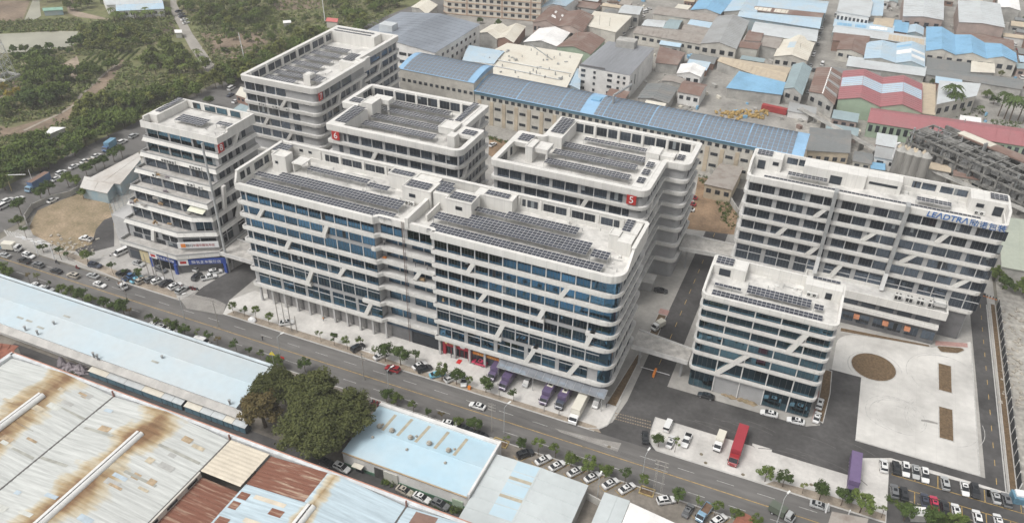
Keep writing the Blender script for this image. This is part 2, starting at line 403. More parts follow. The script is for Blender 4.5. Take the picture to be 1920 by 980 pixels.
# tyre marks on the plaza, dust on the service road
tm = mat('tyre_mark',(.52,.51,.49),.9,.2,.8)
b = MB();rt = random.Random(9)
def arc(cx,cy,r,a0,a1,w,z,sq=1.0):
 n = 18
 for i in range(n):
  p,q = R(a0+(a1-a0)*i/n),R(a0+(a1-a0)*(i+1)/n)
  b.quad((cx+(r-w)*math.cos(p),cy+(r-w)*sq*math.sin(p),z),(cx+r*math.cos(p),cy+r*sq*math.sin(p),z),(cx+r*math.cos(q),cy+r*sq*math.sin(q),z),(cx+(r-w)*math.cos(q),cy+(r-w)*sq*math.sin(q),z))
for i in range(13):
 a = rt.uniform(0,360);arc(35.5+rt.uniform(-1.5,1.5),189.5+rt.uniform(-1.5,1.5),rt.uniform(4.5,8.5),a,a+rt.uniform(50,150),.16,.026+i*.0004,.95)
for cx,cy in ((47.5,211),(47.5,191),(28.3,207)):
 for i in range(4):a = rt.uniform(0,360);arc(cx,cy,rt.uniform(8,10.5) if cx > 40 else rt.uniform(7,8),a,a+rt.uniform(40,100),.15,.0315+i*.0004,1.05 if cx > 40 else 1)
b.build('tyre_mark',tm,kind='structure')
b = MB();dz = .0125
for i in range(12):arc(rt.uniform(-15,22),rt.uniform(140,150),rt.uniform(18,27),rt.uniform(50,80),rt.uniform(85,120),.22,.0142+i*.0003)
b.build('tyre_mark',mat('dust_mark',(.135,.13,.125),.9,.2,.8),kind='structure')
sheet('stain',px([(1727,786),(1741,787),(1758,792),(1758,795),(1738,791),(1727,789)]),.0335,mat('wet_stain',(.30,.29,.275),.8,.1,1))
# ---------------------------------------------------------------- the office towers
WM = {}
def window_mesh(w,h,n,gm,transom=0.0,fr=None):
 """one glazed bay: glass set back inside a frame, n casements, optional transom"""
 key = (round(w,2),round(h,2),n,gm.name,transom)
 if key in WM:return WM[key]
 b = MB();x0,x1 = -w/2,w/2
 b.quad((x0,-.02,0),(x1,-.02,0),(x1,-.02,h),(x0,-.02,h),0)
 f = .07
 b.box(x0,x1,-.09,0,0,f,1);b.box(x0,x1,-.09,0,h-f,h,1)
 b.box(x0,x0+f,-.09,0,f,h-f,1);b.box(x1-f,x1,-.09,0,f,h-f,1)
 for i in range(1,n):
  x = x0+w*i/n;b.box(x-.03,x+.03,-.07,-.015,f,h-f,1)
 if transom:b.box(x0+f,x1-f,-.10,-.015,transom-.12,transom+.12,2)
 WM[key] = b.mesh('window',[gm,fr or frame,fin]);return WM[key]
PIER = {};BLIND = {};RB = random.Random(17)
def pier_mesh(w,h):
 k = (round(w,2),round(h,2))
 if k not in PIER:b = MB();b.box(-w/2,w/2,-.11,.11,0,h);PIER[k] = b.mesh('pier',fin if w < .5 else mat('pier_grey',(.37,.37,.37),.75,.06,.5))
 return PIER[k]
def boxes(T,name,m,bl):
 for q in bl:T.part(MB().box(*q),name,m)
class Tower:
 def __init__(s,name,label,cat,loc):
  s.o = thing(name,label,cat,loc)
 def part(s,mb,name,mats,kind=None):return mb.build(name,mats,s.o,kind)
 def wall(s,poly,z0,z1,m,name='wall',top=True):
  return s.part(MB().prism(poly,z0,z1,0,top),name,m)
 def band(s,path,z0,h,closed=True,depth=1.05,lip=.32,name='floor_band',inn=None):
  mb = MB()
  strip(mb,path,inn or offset(path,depth,closed),z0+lip,z0+h,closed,0,1)
  strip(mb,offset(path,.10,closed),offset(path,depth-.01,closed),z0,z0+lip-.01,closed,0)
  return s.part(mb,name,[white,ledge])
 def row(s,p,q,z0,z1,spans,n=3,gm=None,transom=0.0,gap=.03,piers=True):
  p = Vector(p);q = Vector(q);d = (q-p);L = d.length;d.normalize();rz = math.atan2(d.y,d.x)
  nrm = Vector((d.y,-d.x));h = z1-z0
  for a,b in spans:
   c = p+d*((a+b)/2)+nrm*gap
   o = inst('window',window_mesh(b-a,h,n,gm or glass,transom),s.o,(c.x,c.y,z0),rz)
   q = RB.random()
   if q < .17 and b-a > 2 and not transom:
    k = RB.randrange(n);w = (b-a)/n;f = RB.choice((.35,.6,.9)) if q < .11 else .93
    bk = (round(w,2),round(h,2),f,q < .11)
    if bk not in BLIND:
     m_ = MB();m_.quad((-w/2+.08,-.05,h-.08-(h-.16)*f),(w/2-.08,-.05,h-.08-(h-.16)*f),(w/2-.08,-.05,h-.08),(-w/2+.08,-.05,h-.08));BLIND[bk] = m_.mesh('blind',mat('window_blind',(.22,.24,.25),.6,0) if q < .11 else mat('open_sash',(.02,.022,.025),.8,0))
    e = bpy.data.objects.new('blind' if q < .11 else 'open_sash',BLIND[bk]);link(e);e.parent = o;e.location = (-(b-a)/2+w*(k+.5),0,0)
  if piers:
   edges = [0]+[x for sp in spans for x in sp]+[L]
   for a,b in zip(edges[0::2],edges[1::2]):
    if .05 < b-a < 1.6:
     c = p+d*((a+b)/2)+nrm*.08;inst('pier',pier_mesh(b-a-.02,h-.04),s.o,(c.x,c.y,z0+.02),rz)
 def diag(s,xb,zb,xt,zt,y0,w=1.35,depth=1.0):
  mb = MB();pts = [(xb-w/2,zb),(xb+w/2,zb),(xt+w/2,zt),(xt-w/2,zt)]
  vs = [(x,y0,z) for x,z in pts]+[(x,y0+depth,z) for x,z in pts]
  mb.add(vs,[(0,1,2,3),(7,6,5,4),(0,4,5,1),(1,5,6,2),(2,6,7,3),(3,7,4,0)])
  return s.part(mb,'diagonal_brace',white)
 def diagx(s,x0,yb,zb,yt,zt,w=1.35,depth=1.0):
  """on a wall that faces +X; x0 = its outer face"""
  mb = MB();pts = [(yb-w/2,zb),(yb+w/2,zb),(yt+w/2,zt),(yt-w/2,zt)]
  vs = [(x0,y,z) for y,z in pts]+[(x0-depth,y,z) for y,z in pts]
  mb.add(vs,[(0,1,2,3),(7,6,5,4),(0,4,5,1),(1,5,6,2),(2,6,7,3),(3,7,4,0)])
  return s.part(mb,'diagonal_brace',white)
def even(L,n,gap=.28,s0=0.0,s1=None):
 s1 = L if s1 is None else s1;m = (s1-s0)/n
 return [(s0+i*m+gap/2,s0+(i+1)*m-gap/2) for i in range(n)]
def pairs(starts,w=3.92,g=.25):
 r = []
 for a in starts:r += [(a,a+w),(a+w+g,a+2*w+g)]
 return r
ZB = [6.1,12.0,17.8,22.4,26.8,31.2,35.5]      # undersides of the white bands
HB = 1.2
def digit_font(txt,h,m,name,parent=None,loc=(0,0,0),rx=R(90),rz=0.0,ext=.04,align='CENTER',bold=0.0,wid=None,shear=0.0):
 cu = bpy.data.curves.new(name,'FONT');cu.body = txt;cu.size = h*1.38;cu.extrude = ext;cu.offset = bold;cu.resolution_u = 3;cu.shear = shear
 cu.align_x = align;cu.align_y = 'CENTER'
 o = bpy.data.objects.new(name+'_tmp',cu);link(o)
 dg = bpy.context.evaluated_depsgraph_get();me = bpy.data.meshes.new_from_object(o.evaluated_get(dg));me.name = name
 bpy.data.objects.remove(o);bpy.data.curves.remove(cu)
 me.materials.clear();me.materials.append(m)
 r = bpy.data.objects.new(name,me);link(r);r.location = loc;r.rotation_euler = (rx,0,rz)
 if parent is not None:
  r.parent = parent;r.matrix_parent_inverse = Matrix.LocRotScale(parent.location,parent.rotation_euler,None).inverted()
 return r

# ---- the long front block
A = Tower('office_block','longest white banded office block along the main road, solar racks on both roof halves','office building',(-95,171,0))
AX0,AX1,AY0,AY1 = -154.0,-37.2,159.2,183.0
RX0,RX1 = -107.6,-90.0                                # the recess between the halves
core = [(AX0+1,AY0+1),(RX0-.2,AY0+1),(RX0-.2,AY0+4.2),(RX1+.3,AY0+4.2),(RX1+.3,AY0+1),(AX1-1,AY0+1),(AX1-1,AY1-1),(AX0+1,AY1-1)]
corer = rpoly(core,[.3,.2,.05,.05,.2,3.2,.8,.3])
A.wall(corer,6.0,36.0,grey)
core2 = [(AX0+1,AY0+1),(RX0-.2,AY0+1),(RX0-.2,AY0+2.2),(RX1+.3,AY0+2.2),(RX1+.3,AY0+1),(AX1-1,AY0+1),(AX1-1,AY1-1),(AX0+1,AY1-1)]
A.wall(rpoly(core2,[.3,.2,.05,.05,.2,3.2,.8,.3]),35.9,40.9,grey,top=False)
sheet('roof_deck',offset(rpoly(core2,[.3,.2,.05,.05,.2,3.2,.8,.3]),.1),40.95,roofc,'thing',A.o)
A.wall([(AX0+2.6,AY0+2.6),(AX1-3,AY0+2.6),(AX1-3,AY1-2),(AX0+2.6,AY1-2)],0,6.0,dgrey,'ground_floor_wall')
outer = [(AX0,AY0),(RX0,AY0),(RX0+1.2,AY0+1.5),(RX1-.2,AY0+1.5),(RX1,AY0),(AX1,AY0),(AX1,AY1),(AX0,AY1)]
orad = [.4,.5,.5,.4,.3,4.2,1.5,.4]
def band_gap(T,z,gaps):
 """the band of one storey, broken on the front face where a diagonal lifts it"""
 if not gaps:T.band(rpoly(outer,orad),z,HB);return
 front = outer;pieces = [];cur = None
 gaps = sorted(gaps)
 x_end,x_start = gaps[-1][1],gaps[0][0]
 fr = [(x,y) for x,y in outer[:6]]
 def fpath(xa,xb):
  r = [(xa,AY0)]+[(x,y) for x,y in fr[1:5] if xa+.3 < x < xb-.3]+[(xb,AY0)];return r
 first = fpath(x_end,AX1);rr = [0]+[.5]*(len(first)-2)+[4.2,1.5,.4,.4]
 path = first+[(AX1,AY1),(AX0,AY1)]+fpath(AX0,x_start)
 rr = [0]+[.5]*(len(first)-2)+[4.2,1.5,.4,.4]+[.5]*(len(fpath(AX0,x_start))-2)+[0]
 T.band(rpoly(path,rr,False),z,HB,closed=False)
 for (a,b),(c,d) in zip(gaps,gaps[1:]):
  p_ = fpath(b,c);T.band(rpoly(p_,.4,False),z,HB,closed=False)
band_gap(A,6.1,[]);band_gap(A,12.0,[(-131.6,-113.6),(-69.2,-60.2)]);band_gap(A,17.8,[]);band_gap(A,22.4,[(-57.0,-45.4)])
band_gap(A,26.8,[]);band_gap(A,31.2,[(-123.8,RX0-1.2)]);band_gap(A,35.5,[])
# front parapet, then the tall screen walls that rise from it on the other three sides
mb = MB();po = rpoly(outer,orad);pi_ = offset(po,.55)
strip(mb,po,offset(po,1.1),40.45,42.3,True,0);strip(mb,offset(po,.1),offset(po,1.05),40.1,40.44,True,0)
A.part(mb,'parapet',white)
def screen(T,pts,zs,t,name='roof_screen',m=white):
 """a standing wall of thickness t along an open line, its top following zs"""
 mb = MB();inn = offset(pts,t,False)
 for i in range(len(pts)-1):
  a,b,c,d = pts[i],pts[i+1],inn[i+1],inn[i]
  z0 = 40.8
  mb.quad((*a,z0),(*b,z0),(*b,zs[i+1]),(*a,zs[i]));mb.quad((*c,z0),(*d,z0),(*d,zs[i]),(*c,zs[i+1]))
  mb.quad((*a,zs[i]),(*b,zs[i+1]),(*c,zs[i+1]),(*d,zs[i]))
 return T.part(mb,name,m)
screen(A,[(AX1-.02,AY0+5.0),(AX1-.02,AY0+9.5),(AX1-.02,AY1-.8),(AX1-.8,AY1-.02),(AX0+.3,AY1-.02),(AX0+.02,AY1-.3),(AX0+.02,AY0+1.6),(AX0+.02,AY0+.3)],
       [42.35,45.3,45.4,45.4,45.4,45.4,45.3,42.4],.7)
# rim coping of the screen
mb = MB()
rim = [(AX1+.08,AY0+9.5),(AX1+.08,AY1-.8),(AX1-.7,AY1+.08),(AX0+.2,AY1+.08),(AX0-.08,AY1-.3),(AX0-.08,AY0+1.6)]
strip(mb,rim,offset(rim,1.0,False),45.42,45.75,False);A.part(mb,'screen_coping',white)
def inrow(T,p,q,z0,z1,spans,n=3,gm=glassd):
 if p[1] > q[1]+1:L = p[1]-q[1];p,q = q,p;spans = [(L-b,L-a) for a,b in spans]      # left walls look towards +X
 T.row(p,q,z0,z1,spans,n,gm,gap=.02,piers=False)
bx = lambda a,b:(AX0-(-a),AX0-(-b))
yb = AY1-.74
def backspans(xs):return [(x0-AX0,x1-AX0) for x0,x1 in xs]
inrow(A,(AX0,yb),(AX1,yb),42.0,44.5,backspans([(-138,-136.6),(-136.3,-133.2),(-131.9,-128.6),(-128.3,-125.2),(-123.8,-120.6),(-120.3,-117.4),(-115.8,-113.4),(-73.2,-72.2),(-71.7,-68.6),(-66.9,-63.6),(-63.3,-60.2),(-58.6,-55.3),(-55.0,-52),(-50.3,-47),(-46.7,-45.2)]))
inrow(A,(AX0,yb),(AX1,yb),43.6,44.4,backspans([(-147.3,-146),(-144,-142.8),(-43,-41.9),(-41.2,-40.2)]),1)
boxes(A,'pilaster',white,[(x-.35,x+.35,yb-.35,yb+.03,40.96,45.0) for x in (-139.7,-132.6,-124.5,-116.7,-74.1,-67.7,-59.4,-51.2,-44.2)])
inrow(A,(AX0+.74,AY1-6),(AX0+.74,AY0+2),42.0,44.6,[(2.2,4.2),(5.0,6.6),(6.8,8.8),(11,12.4),(13.4,15.3)],2)
# windows, storey by storey
for k,z in enumerate(ZB):
 z0 = z+HB+.03;z1 = (ZB[k+1] if k < 6 else 40.1)-.03
 low = k in (0,1);tr = 3.0 if low else 0
 L = RX0-.4-(AX0+1)
 if low and k == 0:
  A.row((AX0+1.2,AY0+1),(RX0-.4,AY0+1),z0,z1,pairs([1.2+i*9.0 for i in range(5)],3.9,.25),2,glass,tr)
  A.row((RX1+.5,AY0+1),(AX1-4,AY0+1),z0,z1,pairs([.6+i*9.15 for i in range(5)],3.9,.25),2,glass,tr)
 else:
  A.row((AX0+1.2,AY0+1),(RX0-.4,AY0+1),z0,z1,[(.1,1.6)]+even(L,10,.3,1.9,45.0),4,glass,tr)
  A.row((RX1+.5,AY0+1),(AX1-4.2,AY0+1),z0,z1,even(48,12,.3,.1,48.3),4,glass,tr)
 # rounded corner light
 cc = rpoly([(AX1-4.2,AY0+1),(AX1-1,AY0+1),(AX1-1,AY0+4.4)],[0,3.2,0],False,6);mb = MB()
 co = offset(cc,-.03,False)
 for a,b in zip(co,co[1:]):mb.quad((*a,z0),(*b,z0),(*b,z1),(*a,z1))
 A.part(mb,'corner_window',glass)
 # right-hand end wall
 A.row((AX1-1,AY0+4.6),(AX1-1,AY1-1),z0,z1,[(.4,3.2),(3.6,6.4),(8.0,9.4),(10.2,11.6),(13,15.6)],2,glass)
 A.row((AX0+1,AY1-1),(AX0+1,AY0+1),z0,z1,[(15,18),(18.4,21.3)],2,glass)
 # the recess
 yr = AY0+(2.2 if k == 6 else 4.2)
 A.row((RX0+.1,yr),(RX1,yr),z0,z1,[(1.0,4.9),(5.1,7.6),(9.4,13.0),(13.2,16.8)],2,glass,tr)
# balcony slabs of the recess
boxes(A,'balcony_slab',lgrey,[(RX0,RX1,AY0+1.55,AY0+4.19,z+.5,z+HB-.02) for z in ZB[:6]])
mb = MB();mb.tube((-99.2,AY0+1.3,1),(-99.2,AY0+1.3,42.3),.09,n=6);mb.tube((-98.7,AY0+1.3,6),(-98.7,AY0+1.3,42.3),.06,n=6);A.part(mb,'rain_pipe',mat('rusty_pipe',(.16,.10,.08),.8,.2,1))
for xb,zb,xt,zt in ((-147.3,32.3,-145.1,35.6),(-124.9,31.5,-123.1,35.6),(-139,23.5,-137.1,26.9),(-133.2,12.3,-130.7,17.9),(-121.1,18.9,-118.8,22.5),(-113.2,7.2,-110.8,12.3),
                       (-79.2,32.3,-77.5,35.6),(-52.8,32.3,-51.1,35.6),(-75.9,23.6,-74.0,26.9),(-58.8,22.8,-57.2,26.9),(-71,12.4,-68.8,17.9),(-45.0,19.0,-43.6,23.6),(-61.7,7.3,-59.1,13.2),(-49.2,7.3,-46.8,12.1)):
 A.diag(xb,zb,xt,zt,AY0+.02)
A.diag(-96.5,24.0,-94.8,26.9,AY0+1.52)
for x in [AX0+1.6+i*4.55 for i in range(11)]+[RX1+1+i*4.8 for i in range(11)]:
 mb = MB();mb.box(x-.3,x+.3,AY0+.9,AY0+1.5,0,6.05);A.part(mb,'pillar',lgrey)
shut = mat('roller_shutter',(.30,.29,.285),.7,.1,.8)
for i in range(11):
 x = AX0+3.2+i*4.55
 if x+3.8 < RX0+2:
  mb = MB();mb.box(x,x+3.9,AY0+2.45,AY0+2.58,.05,4.2);A.part(mb,'shop_shutter',shut)
mb = MB();mb.box(AX0+2.7,-60,AY0+2.4,AY0+2.56,4.5,5.9);A.part(mb,'fascia_strip',mat('blue_fascia',(.05,.09,.14),.4,.2,.3))
mb = MB();mb.box(-99,-88,AY0+2.4,AY0+2.56,.1,4.3);A.part(mb,'shop_window',glassd)
mb = MB();mb.box(-78.5,-68.2,AY0+2.4,AY0+2.56,.1,4.3);A.part(mb,'shop_window',glassd)
# ---- towers with a sunken roof court behind a glazed screen storey
def court_tower(T,plan,rad,roofz=37.6,top=42.3,kmin=0,gtop=6.0):
 """plan: CCW outline of the bands"""
 core = rin(plan,rad,1.0)
 T.wall(core,0 if kmin == 0 else 0,roofz,grey,top=False)
 inn = rin(plan,rad,1.6);mb = MB()
 strip(mb,core,inn,roofz-.05,40.2,True,0);T.part(mb,'screen_wall',[grey])
 mb = MB();lin = rin(plan,rad,1.63);n = len(lin)
 for i in range(n):
  a,b = lin[i],lin[(i+1) % n];mb.quad((*b,roofz),(*a,roofz),(*a,42.2),(*b,42.2))
 T.part(mb,'screen_lining',white)
 sheet('roof_deck',rin(plan,rad,1.1),roofz,roofc,'thing',T.o)
 po = rpoly(plan,rad);mb = MB()
 strip(mb,po,rin(plan,rad,1.62),40.45,top,True,0);strip(mb,rin(plan,rad,.1),rin(plan,rad,1.55),40.1,40.44,True,0)
 T.part(mb,'parapet',white)
 for k,z in enumerate(ZB):
  if k >= kmin:T.band(po,z,HB,inn=rin(plan,rad,1.05))
def facade(T,p,q,spec,n=3,gm=None,k0=3):
 gm = gm or glassl
 for k,z in enumerate(ZB):
  if k < k0:continue
  T.row(p,q,z+HB+.03,(ZB[k+1] if k < 6 else 40.1)-.03,spec(k) if callable(spec) else spec,n,gm)
def numeral(T,txt,loc,rz,w=2.9,h=3.0):
 mb = MB();mb.obox(loc[0],loc[1],rz,w,.16,loc[2]-h/2,loc[2]+h/2);s = T.part(mb,'number_sign',red)
 o = digit_font(txt,h*.76,whitep,'sign_numeral',None,(0,0,0));
 d = Vector((math.cos(rz),math.sin(rz)));nn = Vector((d.y,-d.x))
 o.location = (loc[0]+nn.x*.13,loc[1]+nn.y*.13,loc[2]);o.rotation_euler = (R(90),0,rz);o.parent = s
def slots(T,p,q,ks,spans,h=.55):
 P_ = Vector(p);d = (Vector(q)-P_);L = d.length;d.normalize();rz = math.atan2(d.y,d.x);nn = Vector((d.y,-d.x))
 for k in ks:
  zt = (ZB[k+1] if k < 6 else 40.1)
  for a,b in spans:
   c = P_+d*((a+b)/2)+nn*.03;inst('slot_window',window_mesh(b-a,h,1,glassd),T.o,(c.x,c.y,zt-.12-h),rz)
# number 5
T5 = Tower('office_tower','white banded tower with the red number 5 at its right front corner','office building',(-66,224,0))
p5 = [(-93.3,204.5),(-43.2,204.5),(-43.2,226.3),(-36.0,226.3),(-36.0,244.5),(-84.8,244.5),(-84.8,228),(-93.3,228)]
court_tower(T5,p5,[1.2,3.0,.4,2.6,1.2,.8,.4,1.2])
st5 = [1.2+9.13*i for i in range(5)]
facade(T5,(-92.3,205.5),(-44.2,205.5),lambda k:pairs(st5[:4])+[(37.7,41.5)]+([] if k == 6 else [(41.8,43.8)]),3)
slots(T5,(-92.3,205.5),(-44.2,205.5),(3,4,5,6),[(45.4,47.4)])
facade(T5,(-44.2,205.5),(-44.2,226),[(4,5.6),(7,8.6),(10.5,13),(15,16.2)],1)
facade(T5,(-37.0,227.3),(-37.0,244),[(2.5,4),(6,7.5),(9,12),(13.5,15)],1,k0=1)
T5.diag(-63.0,32.4,-61.5,35.6,204.52);T5.diagx(-43.22,211,32.4,213,35.6);T5.diagx(-43.22,219,27.9,221,31.3)
numeral(T5,'5',(-47.9,204.55,38.75),0.0)
xb = lambda xs,x0:[(a-x0,b-x0) for a,b in xs]
inrow(T5,(-84.8,242.85),(-36,242.85),38.6,41.6,xb([(-79.5+i*8.25+j*4.0,-79.5+i*8.25+j*4.0+3.5) for i in range(5) for j in (0,1)],-84.8),3)
boxes(T5,'pilaster',white,[(x-.4,x+.4,242.4,242.9,37.65,41.9) for x in (-71.9,-63.6,-55.4,-47.1,-38.9)])
inrow(T5,(-91.64,226),(-91.64,205),38.5,41.2,[(8,9.4),(12,15.2),(15.6,18.8)],3)
# number 6
T6 = Tower('office_tower','white banded tower with the red number 6 at its left front corner','office building',(-130,224,0))
p6 = [(-153.6,205.0),(-103.6,205.0),(-103.6,223),(-110.8,223),(-110.8,242),(-158.8,242),(-158.8,222.6),(-153.6,222.6)]
court_tower(T6,p6,[.6,3.2,.6,.4,.6,1.6,.6,.4])
st6 = [7.15+9.13*i for i in range(4)]
facade(T6,(-152.6,206),(-104.6,206),lambda k:([(5.2,6.3)] if k == 6 else [(2.9,4.4)])+[(7.0,11)]+pairs([12.0+9.1*i for i in range(4)])[:8],3)
slots(T6,(-152.6,206),(-104.6,206),(3,4,5,6),[(.4,2.2)])
cc = rpoly([(-107.8,206),(-104.6,206),(-104.6,209.4)],[0,2.2,0],False,5)
for k,z in enumerate(ZB):
 if k < 3:continue
 mb = MB();z0,z1 = z+HB+.03,(ZB[k+1] if k < 6 else 40.1)-.03;co = offset(cc,-.03,False)
 for a,b in zip(co,co[1:]):mb.quad((*a,z0),(*b,z0),(*b,z1),(*a,z1))
 T6.part(mb,'corner_window',glassl)
facade(T6,(-104.6,206),(-104.6,223),[(4.2,6),(6.3,8),(9.3,10.5),(11.5,13.2),(14.2,15.6)],2)
facade(T6,(-111.8,224),(-111.8,242),[(2,3.4),(4.2,5.4)],1)
T6.diag(-136.6,32.4,-134.8,35.6,205.02);T6.diagx(-103.58,208.2,32.4,210.2,35.6);T6.diagx(-110.78,233,36.6,235,40.2)
numeral(T6,'6',(-150.0,205.05,38.6),0.0)
inrow(T6,(-158.8,240.35),(-110.8,240.35),38.7,41.6,xb([(-156.2+i*9.0+j*4.1,-156.2+i*9.0+j*4.1+3.7) for i in range(5) for j in (0,1)],-158.8),3)
boxes(T6,'pilaster',white,[(x-.45,x+.45,239.9,240.4,37.65,41.9) for x in (-147.7,-138.7,-129.7,-120.7)])
inrow(T6,(-157.15,242),(-157.15,222),38.7,41.6,[(2.5,5),(5.4,8)],2)
# number 7
T7 = Tower('office_tower','white banded tower with the red number 7, farthest back beside the orchards','office building',(-190,260,0))
p7 = [(-207.4,228.0),(-173.4,228.0),(-173.4,262.6),(-176.6,262.6),(-176.6,294),(-207.4,294)]
court_tower(T7,p7,[1.2,3.0,.4,.5,1.2,1.0])
facade(T7,(-206.4,229),(-174.4,229),lambda k:[(.5,4.8),(5.1,8.9),(9.9,14.1),(14.5,18.6)]+([] if k == 6 else [(20.6,23.8)]),3,k0=2)
slots(T7,(-206.4,229),(-174.4,229),(2,3,4,5,6),[(26,28.6)])
facade(T7,(-174.4,229),(-174.4,262),lambda k:[(3,4.6),(5.6,8.2),(9.2,15.8),(16.8,23.4)] if k == 6 else [(3,4.8),(6,8.4),(9.5,13.6),(15.4,18.6),(18.9,22),(24,26)],3,k0=3)
facade(T7,(-177.6,263.5),(-177.6,294),[(.8,6.6),(7.4,15.4),(17,21.5),(22.5,25),(26,28)],3,k0=3)
for xb_,zb,xt,zt in ((-190.1,32.4,-187.8,35.6),(-199.4,23.6,-197.2,26.9),(-189.6,19.0,-187.2,22.5)):T7.diag(xb_,zb,xt,zt,228.02)
for yb_,zb,yt,zt in ((241.6,32.4,243,35.6),(256,29,258,35.6)):T7.diagx(-173.38,yb_,zb,yt,zt)
T7.diagx(-176.58,276,32.4,278,35.6)
numeral(T7,'7',(-173.35,230.6,38.8),R(90),2.3,2.9)
inrow(T7,(-205.75,294),(-205.75,229),38.7,41.4,[(4+i*9.8+j*4.2,4+i*9.8+j*4.2+3.6) for i in range(6) for j in (0,1)],3)
boxes(T7,'pilaster',white,[(-205.8,-205.3,294-(12.9+i*9.8)-.4,294-(12.9+i*9.8)+.4,37.65,41.9) for i in range(6)])
mb = MB();mb.box(-205.7,-184.5,286.5,292.3,37.65,42.28);T7.part(mb,'roof_house',white)
boxes(T7,'stair_house',white,[(-183.5,-175.2,258.5,268,37.65,41.6),(-184,-178,270,276,37.65,40),(-187.4,-184.3,240,243.4,37.65,41.7),(-186.9,-184.8,240.5,242.9,41.7,41.95)])
# number 8: terraces step back with every storey
T8 = Tower('terraced_office_tower','stepped white tower with terraces and the red number 8, blue shop signs at its foot','office building',(-192,180,0))
ZT = [6.1,12.3,17.6,22.2,26.8,31.2,35.6,40.1]
FY = [160.3,164.0,167.1,169.6,173.3,177.0,179.5,180.6]
XR = [-174.4,-175.6,-176.2,-176.8,-177.4,-177.6,-177.8,-178.0]
XL = -210.0;YB = 199.6
CH = {0:(-185.6,7.6),1:(-187,6.0),2:(-182.5,3.0)}
def plan8(i,d=0.0):
 y,xr = FY[i]+d,XR[i]-d
 if i in CH:
  cx,dy = CH[i];return [(XL+d,y),(cx-d*.2,y),(xr,y+dy),(xr,YB-d),(XL+d,YB-d)]
 return [(XL+d,y),(xr,y),(xr,YB-d),(XL+d,YB-d)]
T8.wall(plan8(0,1.3),0,6.4,dgrey,'ground_floor_wall')
ter = mat('terrace_tile',(.50,.48,.455),.9,.15,.5,fine=.1)
for i,z in enumerate(ZT):
 nxt = ZT[i+1] if i < 7 else None
 o = plan8(i);mb = MB()
 h = 1.75 if i < 7 else 2.3
 lo = offset(o,.55) if 0 < i < 7 else offset(o,.08)
 n = len(o)                                         # fascia leans outwards at the foot of each terrace
 for a in range(n):
  b = (a+1) % n
  mb.quad((*o[a],z),(*o[b],z),(*lo[b],z+h-.55),(*lo[a],z+h-.55),0)
 strip(mb,lo,offset(lo,.28),z+h-.56,z+h,True,1 if i < 7 else 0,1 if i < 7 else 0)
 strip(mb,o,offset(o,1.2),z-.02,z+.02,True,0)
 T8.part(mb,'floor_band',[white,mat('balustrade_grey',(.40,.40,.395),.7,.08,.4)])
 if i < 7:
  b = plan8(i,.32);T8.part(MB().prism(b,z+.1,z+.75),'terrace_floor',ter)
  w = plan8(i+1,.9);T8.wall(w,z+.7,nxt+.3,grey)
  zz0,zz1 = z+h-.25,nxt-.08
  if i in (0,1):zz0 = z+h
  fl = w
  L = (Vector(fl[1])-Vector(fl[0])).length
  if i == 0:
   T8.row(fl[0],fl[1],z+.9,z+2.6,even(L,4,1.0,1,L-1),2,glassd)
  if i in (0,):
   T8.row(fl[0],fl[1],z+3.0,nxt-.1,[(2.5,6),(6.2,10),(11.4,12.6),(14.6,17.6),(17.9,21.2)],2,glassd,2.3)
   T8.row(fl[1],fl[2],z+2.0,nxt-.1,[(1,6.4),(6.7,11.6)],2,glassd,3.2)
   T8.row(fl[2],fl[3],z+1.6,nxt-.1,[(1.5,4),(4.3,7),(10,13)],2,glassd,3)
  else:
   sp = []
   m = (L-1.4)/3
   for q in range(3):sp += [(.8+q*m,.8+q*m+(m-1)/2),(.8+q*m+(m-1)/2+.2,.8+q*m+m-.8)]
   T8.row(fl[0],fl[1],zz0-.6,zz1,sp,3,glassb if i > 4 else glassl)
   if len(fl) == 5:
    L2 = (Vector(fl[2])-Vector(fl[1])).length;T8.row(fl[1],fl[2],zz0-.4,zz1,[(.6,L2*.5-.1),(L2*.5+.1,L2-.6)],2,glass)
   T8.row(fl[-3],fl[-2],z+1.5,zz1,[(1.0,3.6),(4.4,6.4),(8.2,10),(11.2,13.2)] if i > 1 else [(1,3.6),(3.9,6.5),(9,12),(12.3,15)],2,glassd)
T8.wall([(XL+1.2,181.6),(-179,181.6),(-179,198.6),(XL+1.2,198.6)],40.0,40.6,roofc,'roof_deck')
mb = MB();rimp = [(-178.05,186),(-178.05,YB),(XL+.05,YB),(XL+.05,182.2)]
strip(mb,rimp,offset(rimp,.7,False),40.6,43.4,False);T8.part(mb,'screen_wall',white)
inrow(T8,(XL,YB-.75),(-178,YB-.75),41.0,43.1,[(6.5,9.6),(11.5,16),(16.6,21),(22.5,26.5)],2,glassb)
mb = MB();mb.box(XL+.75,-206,184.5,YB-.75,40.61,43.38);T8.part(mb,'roof_house',white)
for yb_,zb,yt,zt,x in ((176.5,19,178,26.9,-176.2),(188,37,190.5,40.3,-177.9),(181,13.9,183,17.7,-175.7)):T8.diagx(x+.05,yb_,zb,yt,zt)
T8.diag(-198.6,8,-197.4,12.4,163.9)
numeral(T8,'8',(-177.9,181.6,38.7),R(90),2.7,2.9)
